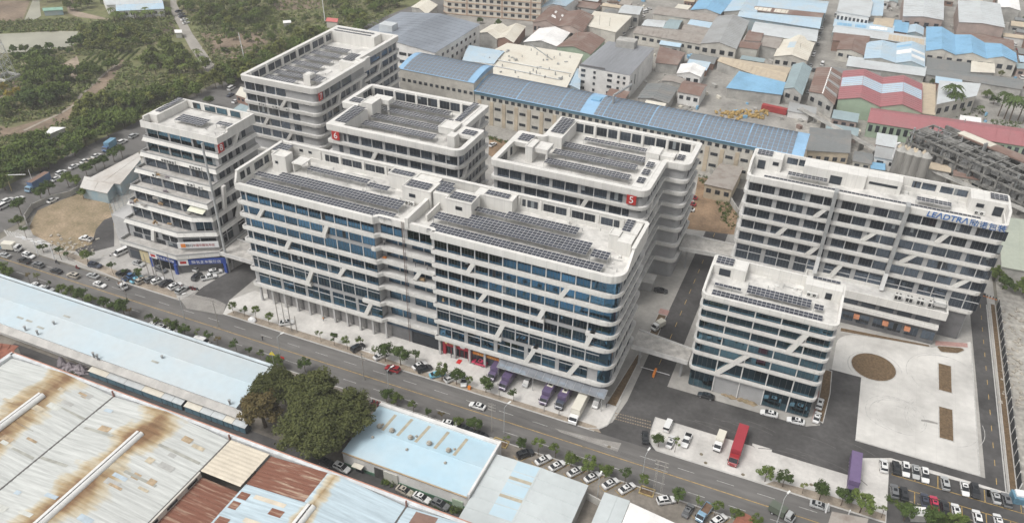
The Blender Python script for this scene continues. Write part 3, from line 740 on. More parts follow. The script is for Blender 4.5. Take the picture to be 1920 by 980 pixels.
# numeral turned to the corner; shop fronts, hotel strip, mesh-fenced annexe
mb = MB();a = Vector((-187.2,163.6));b = Vector((-175.7,169.9));d = (b-a).normalized();nn = Vector((d.y,-d.x));rzc = math.atan2(d.y,d.x)
c = (a+b)/2+nn*.2;mb.obox(c.x,c.y,rzc,(b-a).length,.2,8.3,10.6);hs_ = T8.part(mb,'hotel_sign',whitep)
def put_text(txt,h,m,par,c,rz,off,name='sign_text',bold=.01):
 o = digit_font(txt,h,m,name,None,(0,0,0),ext=.03,bold=bold);n_ = Vector((math.sin(rz),-math.cos(rz)))
 o.location = (c[0]+n_.x*off,c[1]+n_.y*off,c[2]);o.rotation_euler = (R(90),0,rz)
 if par is not None:
  o.parent = par;o.matrix_parent_inverse = Matrix.LocRotScale(par.location,par.rotation_euler,None).inverted()
 return o
# the print is Chinese lettering: strokes in a hand-built square face
def glyph(mb,x,z,s,code):
 """one square character from strokes given on a 5 x 5 grid: (x0, z0, x1, z1)"""
 for x0,z0,x1,z1 in code:
  a = Vector((x+x0*s/4,z+z0*s/4));b = Vector((x+x1*s/4,z+z1*s/4));d = (b-a)
  if d.length < 1e-6:continue
  d.normalize();n = Vector((-d.y,d.x))*(s*.055);e = d*(s*.05)
  mb.add([(a.x-n.x-e.x,-.03,a.y-n.y-e.y),(b.x-n.x+e.x,-.03,b.y-n.y+e.y),(b.x+n.x+e.x,-.03,b.y+n.y+e.y),(a.x+n.x-e.x,-.03,a.y+n.y-e.y)],[(0,1,2,3)])
GL = dict(
 li=[(0,4,2.2,4),(0,4,0,0),(.5,3,2.2,3),(1.2,3,1.2,.2),(.5,2,2.1,2),(2.1,2,2.1,.4),(2.6,3,4,3),(4,3,3.8,.2),(3.2,4,2.5,.2),(3.8,.2,3.4,.4)],
 nuo=[(.3,3.8,.8,3.2),(0,2.4,.8,2.4),(.8,2.4,.8,.3),(.8,.3,1.3,.8),(1.4,3.4,4,3.4),(2.1,4,2.1,2.9),(3.2,4,3.2,2.9),(1.4,2.3,4,2.3),(2.6,2.9,1.4,.9),(2.1,1.5,2.1,0),(2.1,1.5,3.7,1.5),(3.7,1.5,3.7,0),(2.1,0,3.7,0)],
 bao=[(1.1,4,.1,2.6),(.9,3.3,3.6,3.3),(3.6,3.3,3.5,1.3),(3.5,1.3,3,1.4),(.9,2.5,2.6,2.5),(2.6,2.5,2.6,1.5),(.9,1.5,2.6,1.5),(.9,2.5,.9,0),(.9,0,4,0),(4,0,4,.8)],
 zhuang=[(.2,3.7,.7,3.3),(1.1,4,1.1,2.2),(.1,2.6,1.1,3),(1.6,3.5,4,3.5),(2.8,4,2.8,2.6),(1.8,2.6,3.8,2.6),(.1,1.9,4,1.9),(2,2.2,2,1.9),(1.9,1.8,.2,.6),(1.2,1.2,1.2,0),(1.2,0,2,.4),(2.2,1.6,4,0),(3.4,1.5,2.8,.9)],
 qi=[(2,4,.2,2.6),(2,4,3.8,2.6),(1.2,2.7,2.8,2.7),(2,2.7,2,0),(1,1.6,3,1.6),(0,.1,4,.1),(.8,.3,.6,1)],
 che=[(.4,3.4,3.8,3.4),(1.8,4,.8,2.1),(.8,2.1,3.4,2.1),(0,1.1,4,1.1),(2.2,2.8,2.2,0)],
 fu=[(0,4,1.3,4),(0,4,0,0),(1.3,4,1.3,0),(0,2.8,1.3,2.8),(0,1.6,1.3,1.6),(2,3.8,4,3.8),(4,3.8,3.9,2.6),(2,3.8,2,0),(2,2.2,3.8,2.2),(3.8,2.2,2.2,0),(2.6,1.6,4,0)],
 hang=[(1.2,4,0,3),(1.2,2.8,0,1.7),(.8,2.2,.8,0),(1.9,3.5,3.9,3.5),(1.6,2.1,4,2.1),(3,2.1,3,0),(3,0,2.4,.3)],
 zhong=[(.5,3,3.5,3),(.5,3,.5,1.5),(.5,1.5,3.5,1.5),(3.5,3,3.5,1.5),(2,4,2,0)],
 hua=[(1,4,.1,2.6),(.7,3,.7,1.9),(2,4,2,2.2),(2,2.2,3.6,2.2),(3.6,3.6,2,3),(0,1.3,4,1.3),(2,1.8,2,0)],
 guo=[(.3,4,3.7,4),(.3,4,.3,0),(3.7,4,3.7,0),(.3,0,3.7,0),(1,3,3,3),(2,3,2,1),(1.2,2,2.8,2),(1,1,3,1)],
 dian=[(2,4,2,3.4),(.3,3.4,4,3.4),(.5,3.4,.1,0),(2.3,2.9,2.3,1.5),(2.3,2.3,3.6,2.3),(1.1,1.5,3.6,1.5),(1.1,1.5,1.1,0),(3.6,1.5,3.6,0),(1.1,0,3.6,0)])
def chars(names,s,m,par,c,rz,off=.12,pitch=1.18,name='sign_character'):
 n = len(names);x = -n*s*pitch/2;n_ = Vector((math.sin(rz),-math.cos(rz)))
 for q in names:
  mb = MB();glyph(mb,x+s*.09,-s/2,s,GL[q]);x += s*pitch
  o = mb.build(name,m);o.location = (c[0]+n_.x*off,c[1]+n_.y*off,c[2]);o.rotation_euler = (0,0,rz)
  o.parent = par;o.matrix_parent_inverse = Matrix.LocRotScale(par.location,par.rotation_euler,None).inverted()
chars(['zhong','guo','hua','fu','bao','che','dian'],.85,mat('dark_red_print',(.4,.05,.05),.6,0),hs_,(c.x+.6*d.x+1.2*d.x,c.y+1.8*d.y,9.4),rzc)
mb = MB();e = a+d*1.8+nn*.35;mb.obox(e.x,e.y,rzc,1.5,.06,8.7,10.1);lo_ = mb.build('sign_logo',orange);lo_.parent = hs_
chars(['li','hang'],1.0,mat('dark_print',(.08,.06,.06),.6,0),hs_,(a.x+d.x*3.9,a.y+d.y*3.9,9.4),rzc,.35)
def shop_sign(pa,pb,z0,z1,texts,label,logo):
 pa,pb = Vector(pa),Vector(pb);dd = (pb-pa);L = dd.length;dd.normalize();rz = math.atan2(dd.y,dd.x);nn = Vector((dd.y,-dd.x))
 cc = (pa+pb)/2;mb = MB();mb.obox(cc.x,cc.y,rz,L,.5,z0,z1)
 s = T8.part(mb,'shop_sign',blue);s['label'] = label
 lc = pa+dd*1.9+nn*.3;mb = MB();mb.obox(lc.x,lc.y,rz,3.2,.08,z0-.15,z1+.15);q = mb.build('logo_board',whitep,s,None,False)
 mb = MB();lc2 = lc+nn*.06;mb.obox(lc2.x,lc2.y,rz,2.0,.06,(z0+z1)/2-.45,(z0+z1)/2+.45);q = mb.build('logo_mark',red,s,None,False)
 chars(texts,(z1-z0)*.55,whitep,s,(cc.x+dd.x*1.6,cc.y+dd.y*1.6,(z0+z1)/2),rz,.3,1.3)
shop_sign((-198.4,161.1),(-187.0,161.1),3.7,5.4,['li','bao','qi','che','hang','fu'],'blue shop sign on the long front with white lettering',1)
shop_sign((-186.2,160.9),(-172.6,168.4),3.7,5.6,['li','bao','qi','che','fu','hang','dian'],'blue shop sign across the cut corner with white lettering',1)
mb = MB();mb.box(-207.6,-203.6,161.5,161.58,.6,3.6);T8.part(mb,'shop_window',glassd)
mb = MB();mb.box(-202.9,-198.6,161.3,161.58,.3,4.6);T8.part(mb,'shop_front',mat('cream_board',(.62,.53,.33),.7,.1,.6))
for xx,yy in ((-197.6,160.9),(-187.0,160.7),(-172.9,168.2)):
 mb = MB();mb.box(xx-.55,xx+.55,yy-.5,yy+.1,.05,3.7);T8.part(mb,'sign_column',blue)
mb = MB();mb.box(-196.5,-188,161.48,161.59,.2,3.6);T8.part(mb,'shop_window',glassd)
mb = MB();mb.prism([(-216.4,165.2),(-209.8,164.6),(-209.8,190),(-216.4,190)],0,13.2);T8.part(mb,'annexe',lgrey)
mb = MB();
for t in range(14):
 yy = 165.4+t*1.85;mb.tube((-216.3,yy,13.2),(-216.3,yy,18.4),.06,n=4)
for zz in (13.6,14.8,16,17.2,18.4):mb.tube((-216.3,165.3,zz),(-216.3,189.8,zz),.04,n=4)
for t in range(60):mb.tube((-216.3,165.4+t*.41,13.2),(-216.3,165.4+t*.41,18.4),.02,n=3,caps=False)
T8.part(mb,'mesh_fence',mat('fence_green_grey',(.34,.40,.41),.6,.1,1))
mb = MB();mb.add([(-184.6,168.2,20.9),(-178.2,168.2,20.9),(-178.2,171.4,22.0),(-184.6,171.4,22.0),(-184.6,168.2,20.8),(-178.2,168.2,20.8),(-178.2,171.4,21.9),(-184.6,171.4,21.9)],[(0,1,2,3),(7,6,5,4),(0,4,5,1),(1,5,6,2),(2,6,7,3),(3,7,4,0)])
T8.part(mb,'awning',mat('cream_awning',(.68,.68,.56),.7,.05,1))
# lamp pole in front of the 8 is built with the street furniture
# ---- right-hand block with the company letters
TL = Tower('office_block','white banded block with blue company letters on its roof edge and two steel ducts','office building',(16,236,0))
LX0,LX1,LY0,LY1 = -19.6,52.4,230.8,245.0
pl = [(LX0,LY0),(LX1,LY0),(LX1,LY1),(LX0,LY1)];pr = rpoly(pl,[1.8,1.8,1.2,1.2])
corl = offset(pr,1.0);TL.wall(corl,0,38.9,grey,top=False)
TL.wall([(LX0+1.5,LY0+1.6),(LX1-1.5,LY0+1.6),(LX1-1.5,LY1-1),(LX0+1.5,LY1-1)],0,.1,dgrey)
sheet('roof_deck',offset(pr,.6),39.4,roofc,'thing',TL.o)
ZLL = [9.8,16.7,21.2,25.6,30.0,34.4]
for z in ZLL:TL.band(pr,z,HB)
mb = MB();strip(mb,pr,offset(pr,1.1),39.05,40.8,True,0);strip(mb,offset(pr,.1),offset(pr,1.0),38.7,39.04,True,0);TL.part(mb,'parapet',white)
screenL = [(LX1-.02,LY0+2.2),(LX1-.02,LY0+3.8),(LX1-.02,LY1-.6),(LX1-.6,LY1-.02),(LX0+.6,LY1-.02),(LX0+.02,LY1-.6),(LX0+.02,LY0+3.8),(LX0+.02,LY0+2.2)]
screen(TL,screenL,[40.85,43.6,43.7,43.7,43.7,43.7,43.6,40.85],.7)
LPs = [1.2+i*9.05 for i in range(8)]
for k,z in enumerate(ZLL):
 z1 = (ZLL[k+1] if k < 5 else 38.7)-.05
 TL.row((LX0+1,LY0+1),(LX1-1,LY0+1),z+HB+.03,z1,[(a-.8,b-.8) for a,b in pairs(LPs,3.75,.25)] if k < 6 else [],4,glassd if k > 3 else glassl,2.9 if k == 0 else 0)
 TL.row((LX1-1,LY0+1),(LX1-1,LY1-1),z+HB+.03,z1,[(2,4.5),(5,8)],2,glassd)
mb = MB();mb.box(LX0+1.5,LX1-1.5,LY0+.7,LY0+1.02,.1,9.7);TL.part(mb,'ground_floor_wall',dgrey)
for xb_,zb,xt,zt in ((2.6,29.0+2.3,4.8,34.5),(-6.8,22.5,-4.9,25.7),(3.2,18,5.4,21.3),(17.3,26.9,19.8,30.1),(36.6,31.3,38.4,34.5),(29.4,22.5,32.2,25.7),(45,18,47.6,21.3),(11,11.1,13.4,16.8)):TL.diag(xb_,zb,xt,zt,LY0+.02)
boxes(TL,'roof_house',white,[(-4,14,LY1-6,LY1-.7,39.4,43.65),(14.01,24,LY1-4.8,LY1-.72,39.4,43.6)])
mb = MB();mb.box(LX0+.75,-10.5,LY1-5.2,LY1-.72,39.4,43.6);TL.part(mb,'stair_house',white)
mb = MB();mb.box(42.2,LX1-.75,LY1-6.5,LY1-.72,39.4,43.6);TL.part(mb,'stair_house',white)
for x0,x1,yy,z0,z1 in ((-17.6,-15.3,LY1-5.22,39.5,42.4),(-13.2,-11.4,LY1-5.22,41.4,42.6),(44,46,LY1-6.52,41.2,42.4),(48.6,51,LY1-6.52,39.5,42.4),(4,7.4,LY1-6.02,39.5,42.2),(15,23,LY1-4.82,41.2,42.0)):
 inst('window',window_mesh(x1-x0,z1-z0,1,glassd),TL.o,((x0+x1)/2,yy,z0))
inrow(TL,(LX0,LY1-.74),(LX1,LY1-.74),40.4,42.9,[(10.2,13.4),(13.8,17.4),(18.6,22.2),(22.5,24.6),(46.5,48.8),(49.2,53),(54.2,57.6),(58,61.5)],4,glassl)
# terrace podium in front
PX0,PX1,PY0 = 4.0,45.0,224.6
mb = MB();mb.box(PX0+1,PX1-1,PY0+1,LY0+1,0,10.4);TL.part(mb,'podium_wall',dgrey)
pp = [(PX0,PY0),(PX1,PY0),(PX1,LY0+.9),(PX0,LY0+.9)]
mb = MB();strip(mb,pp,offset(pp,.5),9.9,12.6,True,0);TL.part(mb,'podium_band',white)
sheet('terrace_deck',offset(pp,.3),11.6,ledge,'thing',TL.o)
pp2 = [(PX0+.3,PY0-.4),(PX1-1.2,PY0-.4),(PX1-1.2,PY0+.99),(PX0+.3,PY0+.99)]
mb = MB();strip(mb,pp2,offset(pp2,.6),6.2,7.4,True,0);TL.part(mb,'podium_band',white)
TL.row((PX0+1,PY0+1),(PX1-1,PY0+1),7.6,9.7,[(1.5+i*5.1,5.6+i*5.1) for i in range(7)],1,glassd,piers=False)
TL.row((PX0+1,PY0+1),(PX1-1,PY0+1),1.4,4.6,[(3+i*4.6,6.6+i*4.6) for i in range(8)],3,glassl,piers=False)
for x in (21.5,29.8,36):
 mb = MB();mb.box(x-.8,x+.8,PY0-.5,PY0+.8,3.5,4.6);TL.part(mb,'orange_canopy',mat('salmon_orange',(.62,.27,.15),.7,.1,1))
# steel extract ducts down the front
for x,zb_ in ((6.6,13),(26.3,12.4)):
 mb = MB();mb.box(x-.55,x+.55,LY0-1.3,LY0-.25,zb_,40.9);mb.box(x-.55,x+.55,LY0-1.3,LY0+1.6,40.91,41.5);du = TL.part(mb,'extract_duct',steel)
 mb = MB();mb.box(x-.6,x+.6,LY0-1.38,LY0-.2,zb_-.1,zb_+6);mb.build('duct_cladding',mat('bright_metal',(.78,.78,.77),.4,.03,1),du,None,False)
def spaced(txt,h,m,par,x0,x1,y,z):
 o = digit_font(txt,h,m,'company_letters',None,(0,0,0),ext=.06,bold=.03,shear=.12)
 w = max(v.co.x for v in o.data.vertices)-min(v.co.x for v in o.data.vertices)
 o.scale = ((x1-x0)/w,1,1);o.location = ((x0+x1)/2,y,z);o.rotation_euler = (R(90),0,0)
 o.parent = par;o.matrix_parent_inverse = Matrix.Translation(par.location).inverted();return o
spaced('LE\u039bDTR\u039b',1.75,bluel,TL.o,31.5,42.2,LY0-.1,39.9)
chars(['li','nuo','bao','zhuang'],1.9,bluel,TL.o,(47.3,LY0-.03,39.9),0,.05,1.22,'company_character')
# ---- the glass corner block in front of it
TR = Tower('office_block','small dark glass office block with white rounded bands beside the red truck yard','office building',(-3,184,0))
GX0,GX1,GY0,GY1 = -20.4,13.9,176.6,193.6
pg = [(GX0,GY0),(GX1,GY0),(GX1,GY1),(GX0,GY1)];gr = rpoly(pg,[2.0,2.0,1.0,1.0],seg=6)
TR.wall(offset(gr,.9),0,30.9,grey,top=False)
sheet('roof_deck',offset(gr,.6),31.0,roofc,'thing',TR.o)
ZR = [6.3,11.9,15.8,19.7,23.5,27.1]
for z in ZR:TR.band(gr,z,.95,depth=.9)
mb = MB();strip(mb,gr,offset(gr,.7),30.85,32.0,True,0);strip(mb,offset(gr,.1),offset(gr,1.2),30.4,30.84,True,0);TR.part(mb,'parapet',white)
screen_pts = [(GX1-.02,GY0+2.5),(GX1-.02,GY0+8),(GX1-.02,GY1-.6),(GX1-.6,GY1-.02),(GX0+.6,GY1-.02),(GX0+.02,GY1-.6),(GX0+.02,GY0+8),(GX0+.02,GY0+2.5)]
mb = MB();inn = offset(screen_pts,.6,False);zs = [32.02,32.6,34.0,34.0,34.0,34.0,33.0,32.02]
for i in range(len(screen_pts)-1):
 a,b,c_,d_ = screen_pts[i],screen_pts[i+1],inn[i+1],inn[i]
 mb.quad((*a,31),(*b,31),(*b,zs[i+1]),(*a,zs[i]));mb.quad((*c_,31),(*d_,31),(*d_,zs[i]),(*c_,zs[i+1]));mb.quad((*a,zs[i]),(*b,zs[i+1]),(*c_,zs[i+1]),(*d_,zs[i]))
TR.part(mb,'roof_screen',white)
boxes(TR,'stair_house',white,[(GX0+.65,-14.52,GY1-5,GY1-.65,31,33.9),(-14.5,-11,GY1-5.6,GY1-.7,31,34.3)])
mb = MB();mb.box(4,GX1-.65,GY1-4.5,GY1-.65,31,34.2);TR.part(mb,'lift_house',white)
for x0,x1,z0,z1 in ((-18,-15,31.1,33.2),(9.4,11,31.1,33)):inst('roof_door',window_mesh(x1-x0,z1-z0,1,glassd),TR.o,((x0+x1)/2,GY1-5.03 if x0 < 0 else GY1-4.53,z0))
XM = [GX0+1.15,-12.8,-6.0,.6,7.3,GX1-1.15]
for k,z in enumerate([0.3]+ZR):
 z0 = z+(.95 if k else 0)+.03;z1 = (ZR[k] if k < 6 else 30.4)-.03
 for a,b in zip(XM,XM[1:]):
  if k == 0 and -12.9 < a < -5:continue
  ww = b-a-.32;lo = max(a,GX0+2.1);hi = min(b,GX1-2.1)
  inst('window',window_mesh(hi-lo-.32,z1-z0,4,glassb,0),TR.o,((lo+hi)/2,GY0+.85,z0))
 boxes(TR,'mullion_fin',mat('fin_white',(.66,.65,.63),.6,0),[(x-.13,x+.13,GY0+.55,GY0+.9,z0,z1) for x in XM[1:-1]])
 for i0,cc in ((0,[(GX0+.8,GY0+4.5),(GX0+.8,GY0+.8),(GX0+2.2,GY0+.8)]),(1,[(GX1-2.2,GY0+.8),(GX1-.8,GY0+.8),(GX1-.8,GY0+4.5)])):
  co = rpoly(cc,[0,1.2,0],False,6);mb = MB()
  for a,b in zip(co,co[1:]):mb.quad((*a,z0),(*b,z0),(*b,z1),(*a,z1))
  TR.part(mb,'corner_window',glassb)
 TR.row((GX1-.87,GY0+4.6),(GX1-.87,GY1-1),z0,z1,[(.2,3.4),(3.6,6.8),(7,10.2)],3,glassb)
boxes(TR,'pillar',grey,[(x-.5,x+.5,GY0+1.2,GY0+2.6,0,6.2) for x in (-12.6,-6.2)])
for xb_,zb,xt,zt in ((3.9,20.3,7.0,27.2),(-12.6,7.0,-5.6,15.9)):TR.diag(xb_,zb,xt,zt,GY0-.04,1.5,1.0)
# ---- raised walkways
def walkway(pts,z,label,cols):
 t = thing('raised_walkway',label,'walkway',(*pts[0],0),group='raised walkways between the buildings')
 b = MB();b.prism(pts,z-.7,z,0,True,True);b.build('deck',mat('walkway_concrete',(.50,.48,.45),.9,.18,.5,fine=.1),t)
 b = MB();n = len(pts)
 for i in (0,2):
  a,c = Vector(pts[i]),Vector(pts[i+1]);m_ = (a+c)/2;d = c-a;b.obox(m_.x,m_.y,math.atan2(d.y,d.x),d.length-.1,.3,z-.9,z+.55)
 b.build('edge_beam',ledge,t)
 for x,y in cols:
  b = MB();b.tube((x,y,0),(x,y,z-.71),.35,n=10);b.build('column',grey,t)
walkway([(-37,178.0),(-20.6,177.6),(-20.6,183.4),(-37,185.8)],7.6,'concrete walkway from the long block to the glass block',[(-34.6,180),(-22.4,180)])
walkway([(-174.2,168.0),(-153.2,168.0),(-153.2,176.8),(-174.2,176.8)],7.4,'concrete walkway from the stepped tower to the long block',[(-172.6,171),(-160,171)])
walkway([(-36.6,232.6),(-19.4,234.2),(-19.4,242),(-36.6,242)],8.8,'concrete walkway from tower five to the lettered block',[(-34,235),(-22,235)])
# ---------------------------------------------------------------- solar racks and roof gear
CELL = 1.15
def panel_mesh():
 b = MB();w,d,f = 2*CELL-.03,CELL-.03,.045
 b.box(0,w,0,d,-.04,0,1)
 for i in (0,1):b.quad((f+i*w/2,f,.006),(w/2-f+i*w/2,f,.006),(w/2-f+i*w/2,d-f,.006),(f+i*w/2,d-f,.006),0)
 return b.mesh('solar_panel',[panel,panelf])
PM = panel_mesh()
def solar(label,blocks,z,roofz,group,tilt=0.05,joined=False,post=True):
 x0 = min(b[0] for b in blocks);y0 = min(b[2] for b in blocks)
 t = thing('solar_array',label,'solar panels',(x0,y0,roofz),group=group)
 jb = MB() if joined else None
 rk = MB()
 for bx0,bx1,by0,by1 in blocks:
  nx = max(1,round((bx1-bx0)/(2*CELL)));ny = max(1,round((by1-by0)/CELL))
  for j in range(ny):
   zz = z+tilt*(by0-y0+j*CELL)
   for i in range(nx):
    if joined:
     xx,yy = bx0+i*2*CELL,by0+j*CELL;w,d,f = 2*CELL-.03,CELL-.03,.05
     jb.add([(xx,yy,zz),(xx+w,yy,zz),(xx+w,yy+d,zz),(xx,yy+d,zz)],[(0,1,2,3)],1)
     for q in (0,1):jb.quad((xx+f+q*w/2,yy+f,zz+.01),(xx+w/2-f+q*w/2,yy+f,zz+.01),(xx+w/2-f+q*w/2,yy+d-f,zz+.01),(xx+f+q*w/2,yy+d-f,zz+.01),0)
    else:
     o = bpy.data.objects.new('solar_panel',PM);link(o);o.parent = t
     o.location = (bx0-x0+i*2*CELL,by0-y0+j*CELL,zz-roofz)
  if post:
   for i in range(0,nx+1,2):
    for yy in (by0+.25,by0+ny*CELL-.25):
     rk.box(bx0+i*2*CELL-.05,bx0+i*2*CELL+.05,yy-.05,yy+.05,roofz,z+tilt*(yy-y0)-.06)
   for yy in (by0+.25,by0+ny*CELL-.25):rk.box(bx0,bx0+nx*2*CELL,yy-.05,yy+.05,z+tilt*(yy-y0)-.16,z+tilt*(yy-y0)-.06)
 if joined:jb.build('solar_panel_field',[panel,panelf],t,'stuff')
 if rk.v:rk.build('rack',steel,t)
 return t
gA = 'solar racks on the long front block'
solar('front solar rack on the left roof half of the long block',[(-150.8,-102.2,160.3,163.7)],42.2,40.95,gA)
solar('broad middle solar rack on the left roof half of the long block',[(-151.2,-144.4,165.0,167.3),(-144.3,-102.5,165.0,169.6)],42.9,40.95,gA)
solar('narrow rear solar rack on the left roof half of the long block',[(-139.2,-118,174.2,176.5),(-118,-110.6,173.0,175.3)],42.9,40.95,gA)
solar('front solar rack on the right roof half of the long block',[(-91.6,-42.5,160.3,163.7)],42.2,40.95,gA)
solar('broad middle solar rack on the right roof half of the long block',[(-92.2,-83.6,165.2,168.6),(-83.2,-47.8,165.2,170.9),(-47.7,-42.6,165.2,168.6)],42.9,40.95,gA)
solar('narrow rear solar rack on the right roof half of the long block',[(-84.2,-75,173.4,175.6),(-74.9,-53.6,173.4,176.9)],42.9,40.95,gA)
for i,(b,w) in enumerate((((-89.8,-51,210.6,212.9),'frontmost'),((-79.6,-51.0,215.2,218.7),'second'),((-79.6,-51.0,222.4,225.9),'third'),((-79.4,-50.2,228.7,232.2),'fourth'),((-73.6,-41.9,236.2,239),'rearmost'))):
 solar(f'{w} solar row on the roof of the tower signed five',[b],39.3 if i else 38.6,37.6,'solar rows on tower five',joined=True)
for i,(b,w) in enumerate((((-147.8,-108.8,210.6,212.4),'frontmost'),((-146.6,-118.3,215.2,218.7),'second'),((-147.1,-119.2,222,225.5),'third'),((-151.1,-117.6,228.4,231.9),'fourth'),((-155.2,-122.5,234.5,238),'rearmost'))):
 solar(f'{w} solar row on the roof of the tower signed six',[b],39.3 if i else 38.6,37.6,'solar rows on tower six',joined=True)
for i,(y,x1) in enumerate(((236,-189.2),(241.8,-189),(247.0,-186.4),(253.6,-188.6),(260,-190),(266.6,-190.4),(273.4,-189))):
 solar(f"{('frontmost', 'second', 'third', 'fourth', 'fifth', 'sixth', 'rearmost')[i]} solar row on the roof of the tower signed seven",[(-203.4,x1,y,y+3.45)],39.2,37.6,'solar rows on tower seven',joined=True)
solar('two solar strips on the roof house at the back of tower seven',[(-205,-186,287.2,288.4),(-205,-186,289.8,291.5)],42.5,42.28,'solar rows on tower seven',joined=True,post=False)
solar('small solar rack on the roof of the stepped tower eight',[(-201,-190,186.8,191.5)],42,40.6,'roof solar rack')
solar('solar strip on the left roof house of tower eight',[(-209,-206.8,187,198.4)],43.6,43.38,'solar strips on tower eight',joined=True,post=False)
solar('small solar patch beside the right screen of tower eight',[(-186,-179.4,189.5,191.8)],42.3,40.6,'solar strips on tower eight',joined=True)
solar('front solar rack on the small glass block',[(-17.8,9.8,177.6,180.0)],31.9,31.0,'solar racks on the glass block')
solar('rear solar rack on the small glass block',[(-17.9,-10,181.6,182.8),(-9.6,7.2,181.6,185.1),(7.3,9.6,181.6,183.9)],32.3,31.0,'solar racks on the glass block')
solar('solar patch on the stair house of the glass block',[(-19.4,-15,189.4,192.6)],34.2,33.9,'solar racks on the glass block',post=False)
solar('single line of panels along the back edge of the glass block',[(5.5,13.2,192.2,193.3)],34.5,34.2,'solar racks on the glass block',post=False)
solar('long thin line of panels behind the blue company letters',[(-14.5,45,232.6,233.8)],40.6,39.4,'solar racks on the lettered block',joined=True)
solar('small square rack on the left roof of the lettered block',[(-3.5-4.5,3.2,235.8,238.2)],41.2,39.4,'solar racks on the lettered block')
solar('small square rack on the right roof of the lettered block',[(28.5,36.8,235.6,238)],41.2,39.4,'solar racks on the lettered block')
solar('solar patch on the right stair house of the lettered block',[(47.2,51.6,240.2,243.4)],43.9,43.6,'solar racks on the lettered block',post=False)
solar('solar patch on the left stair house of the lettered block',[(-18.4,-14,240.6,243.6)],43.9,43.6,'solar racks on the lettered block',post=False)
# stair and lift houses of the long block
def house(T,bl,name='stair_house',m=white):
 for q in bl:T.part(MB().box(*q),name,m)
def coping(T,x0,x1,y0,y1,z,w=.3,h=.25):
 o = [(x0,y0),(x1,y0),(x1,y1),(x0,y1)];mb = MB();strip(mb,o,offset(o,w),z,z+h,True);T.part(mb,'coping',white)
house(A,[(-113.6,-97.9,178.2,182.2,40.96,45.3)]);coping(A,-113.7,-105,178.1,182.3,45.31)
house(A,[(-105.5,-96.6,172.2,178.15,40.96,45.9)]);coping(A,-105.6,-96.5,172.1,178.2,45.91)
house(A,[(-96.2,-91.8,173.0,178.1,40.96,45.8),(-91.7,-83.8,171.6,177.3,40.96,45.6)]);coping(A,-91.75,-83.7,171.5,177.4,45.61)
house(A,[(-86,-74.6,178.2,182.2,40.96,45.3)]);coping(A,-83.5,-74.5,178.1,182.3,45.31)
house(A,[(-98.2,-97.2,160.4,172.15,40.96,43.9),(-94.6,-94.1,165.5,173,40.96,43.0)],'party_wall')
house(A,[(-149.9,-145,172.3,176,40.96,46.2),(-153,-149.95,176,182.2,40.96,45.3)]);coping(A,-149.95,-144.95,172.25,176.05,46.21,.3,.35)
house(A,[(-143.9,-140,173.5,178,44.2,44.5),(-144,-143.6,174,177.6,40.96,44.19),(-140.6,-140.2,177,177.8,40.96,44.19)],'roof_canopy')
house(A,[(-42.6,-38.9,171.6,176.0,40.96,45.0),(-45.4,-42.7,173.4,177.0,40.96,45.2),(-43,-38.7,176.1,182.2,44.0,45.3)]);coping(A,-45.5,-42.6,173.3,177.1,45.21)
gs = 'solar patches on the stair houses of the long block'
for lb,b,z in (('left rear solar patch between the roof halves',(-113,-105.8,179,181.4),45.6),('larger solar patch above the left lift house',(-104.8,-98,173,176.6),46.2),('small solar patch beside the left lift house',(-97.6,-95.2+2.2,178.4,180.7),45.5),('solar patch above the inner right stair house',(-96,-92,174,177.5),46.1),
                 ('solar patch above the right lift house',(-91,-84.4,172.4,176.2),45.9),('right rear solar patch between the roof halves',(-83,-75,179,181.4),45.6),('solar patch at the far right end of the long block',(-43,-39.6,176.4,181.8),45.5),('solar patch at the far left end of the long block',(-153,-148.6,176.6,181.6),45.5)):
 solar(lb,[b],z,z-.25,gs,post=False)
for x0,x1,yy,z0,z1 in ((-103.4,-101.4,172.18,43.2,44.3),(-88.6,-86.6,171.58,43.0,44.1),(-148.8,-147.8,172.28,43.8,44.6)):
 inst('slot_window',window_mesh(x1-x0,z1-z0,1,glassd),A.o,((x0+x1)/2,yy,z0))
# tower five / 6 roof houses
house(T5,[(-92,-86.5,219.5,227.2,40.8,42.25),(-86.4,-84,216.2,222,37.65,42.9),(-83.9,-79.4,217.5,223,41,42.4),(-80,-79.4,217.6,218.2,37.65,41),(-84.1,-78.5,228.1,242.8,37.65,42.27)]);coping(T5,-86.5,-83.9,216.1,222.1,42.91)
house(T5,[(-48.8,-44.9,206.4,226,37.65,42.27),(-50.2,-46,227,232,37.65,43.6),(-45.9,-41.5,227.5,231,37.65,43.2),(-41.4,-37.7,227.6,236,37.65,42.1)]);coping(T5,-50.3,-45.9,226.9,232.1,43.61);coping(T5,-45.95,-41.4,227.4,231.1,43.21)
for lb,b in (('solar patches on the right roof strip of tower five',[(-48.2,-45.6,209,212.6),(-48.2,-45.6,214.2,217.4),(-48.2,-45.6,219,222)]),('solar strip on the left roof house of tower five',[(-83.6,-79,231,242)]),('solar patch near the left screen of tower five',[(-91.2,-87,221,226)]),('solar patch at the right rear corner of tower five',[(-41,-38,229,232.4)])):
 solar(lb,b,42.5,42.27,'solar patches on tower five',joined=True,post=False)
house(T6,[(-152.4,-147.5,206.6,221.5,37.65,42.27),(-157.7,-151,223.7,229,37.65,42.27),(-150.9,-146.6,223,229,37.65,43.4),(-150.5,-143.6,229.1,233,41.4,43.0),(-144.4,-143.8,229.3,229.9,37.65,41.4)]);coping(T6,-151,-146.5,222.9,229.1,43.41)
house(T6,[(-116.4,-112.6,223.2,240.8,37.65,42.27),(-111.6,-104.9,216.4,222,41.2,42.27),(-112.3,-109.6,212.6,216,37.65,43.0),(-117.8,-112,217.2,223,41.0,43.1)]);coping(T6,-117.9,-111.9,217.1,223.1,43.11)
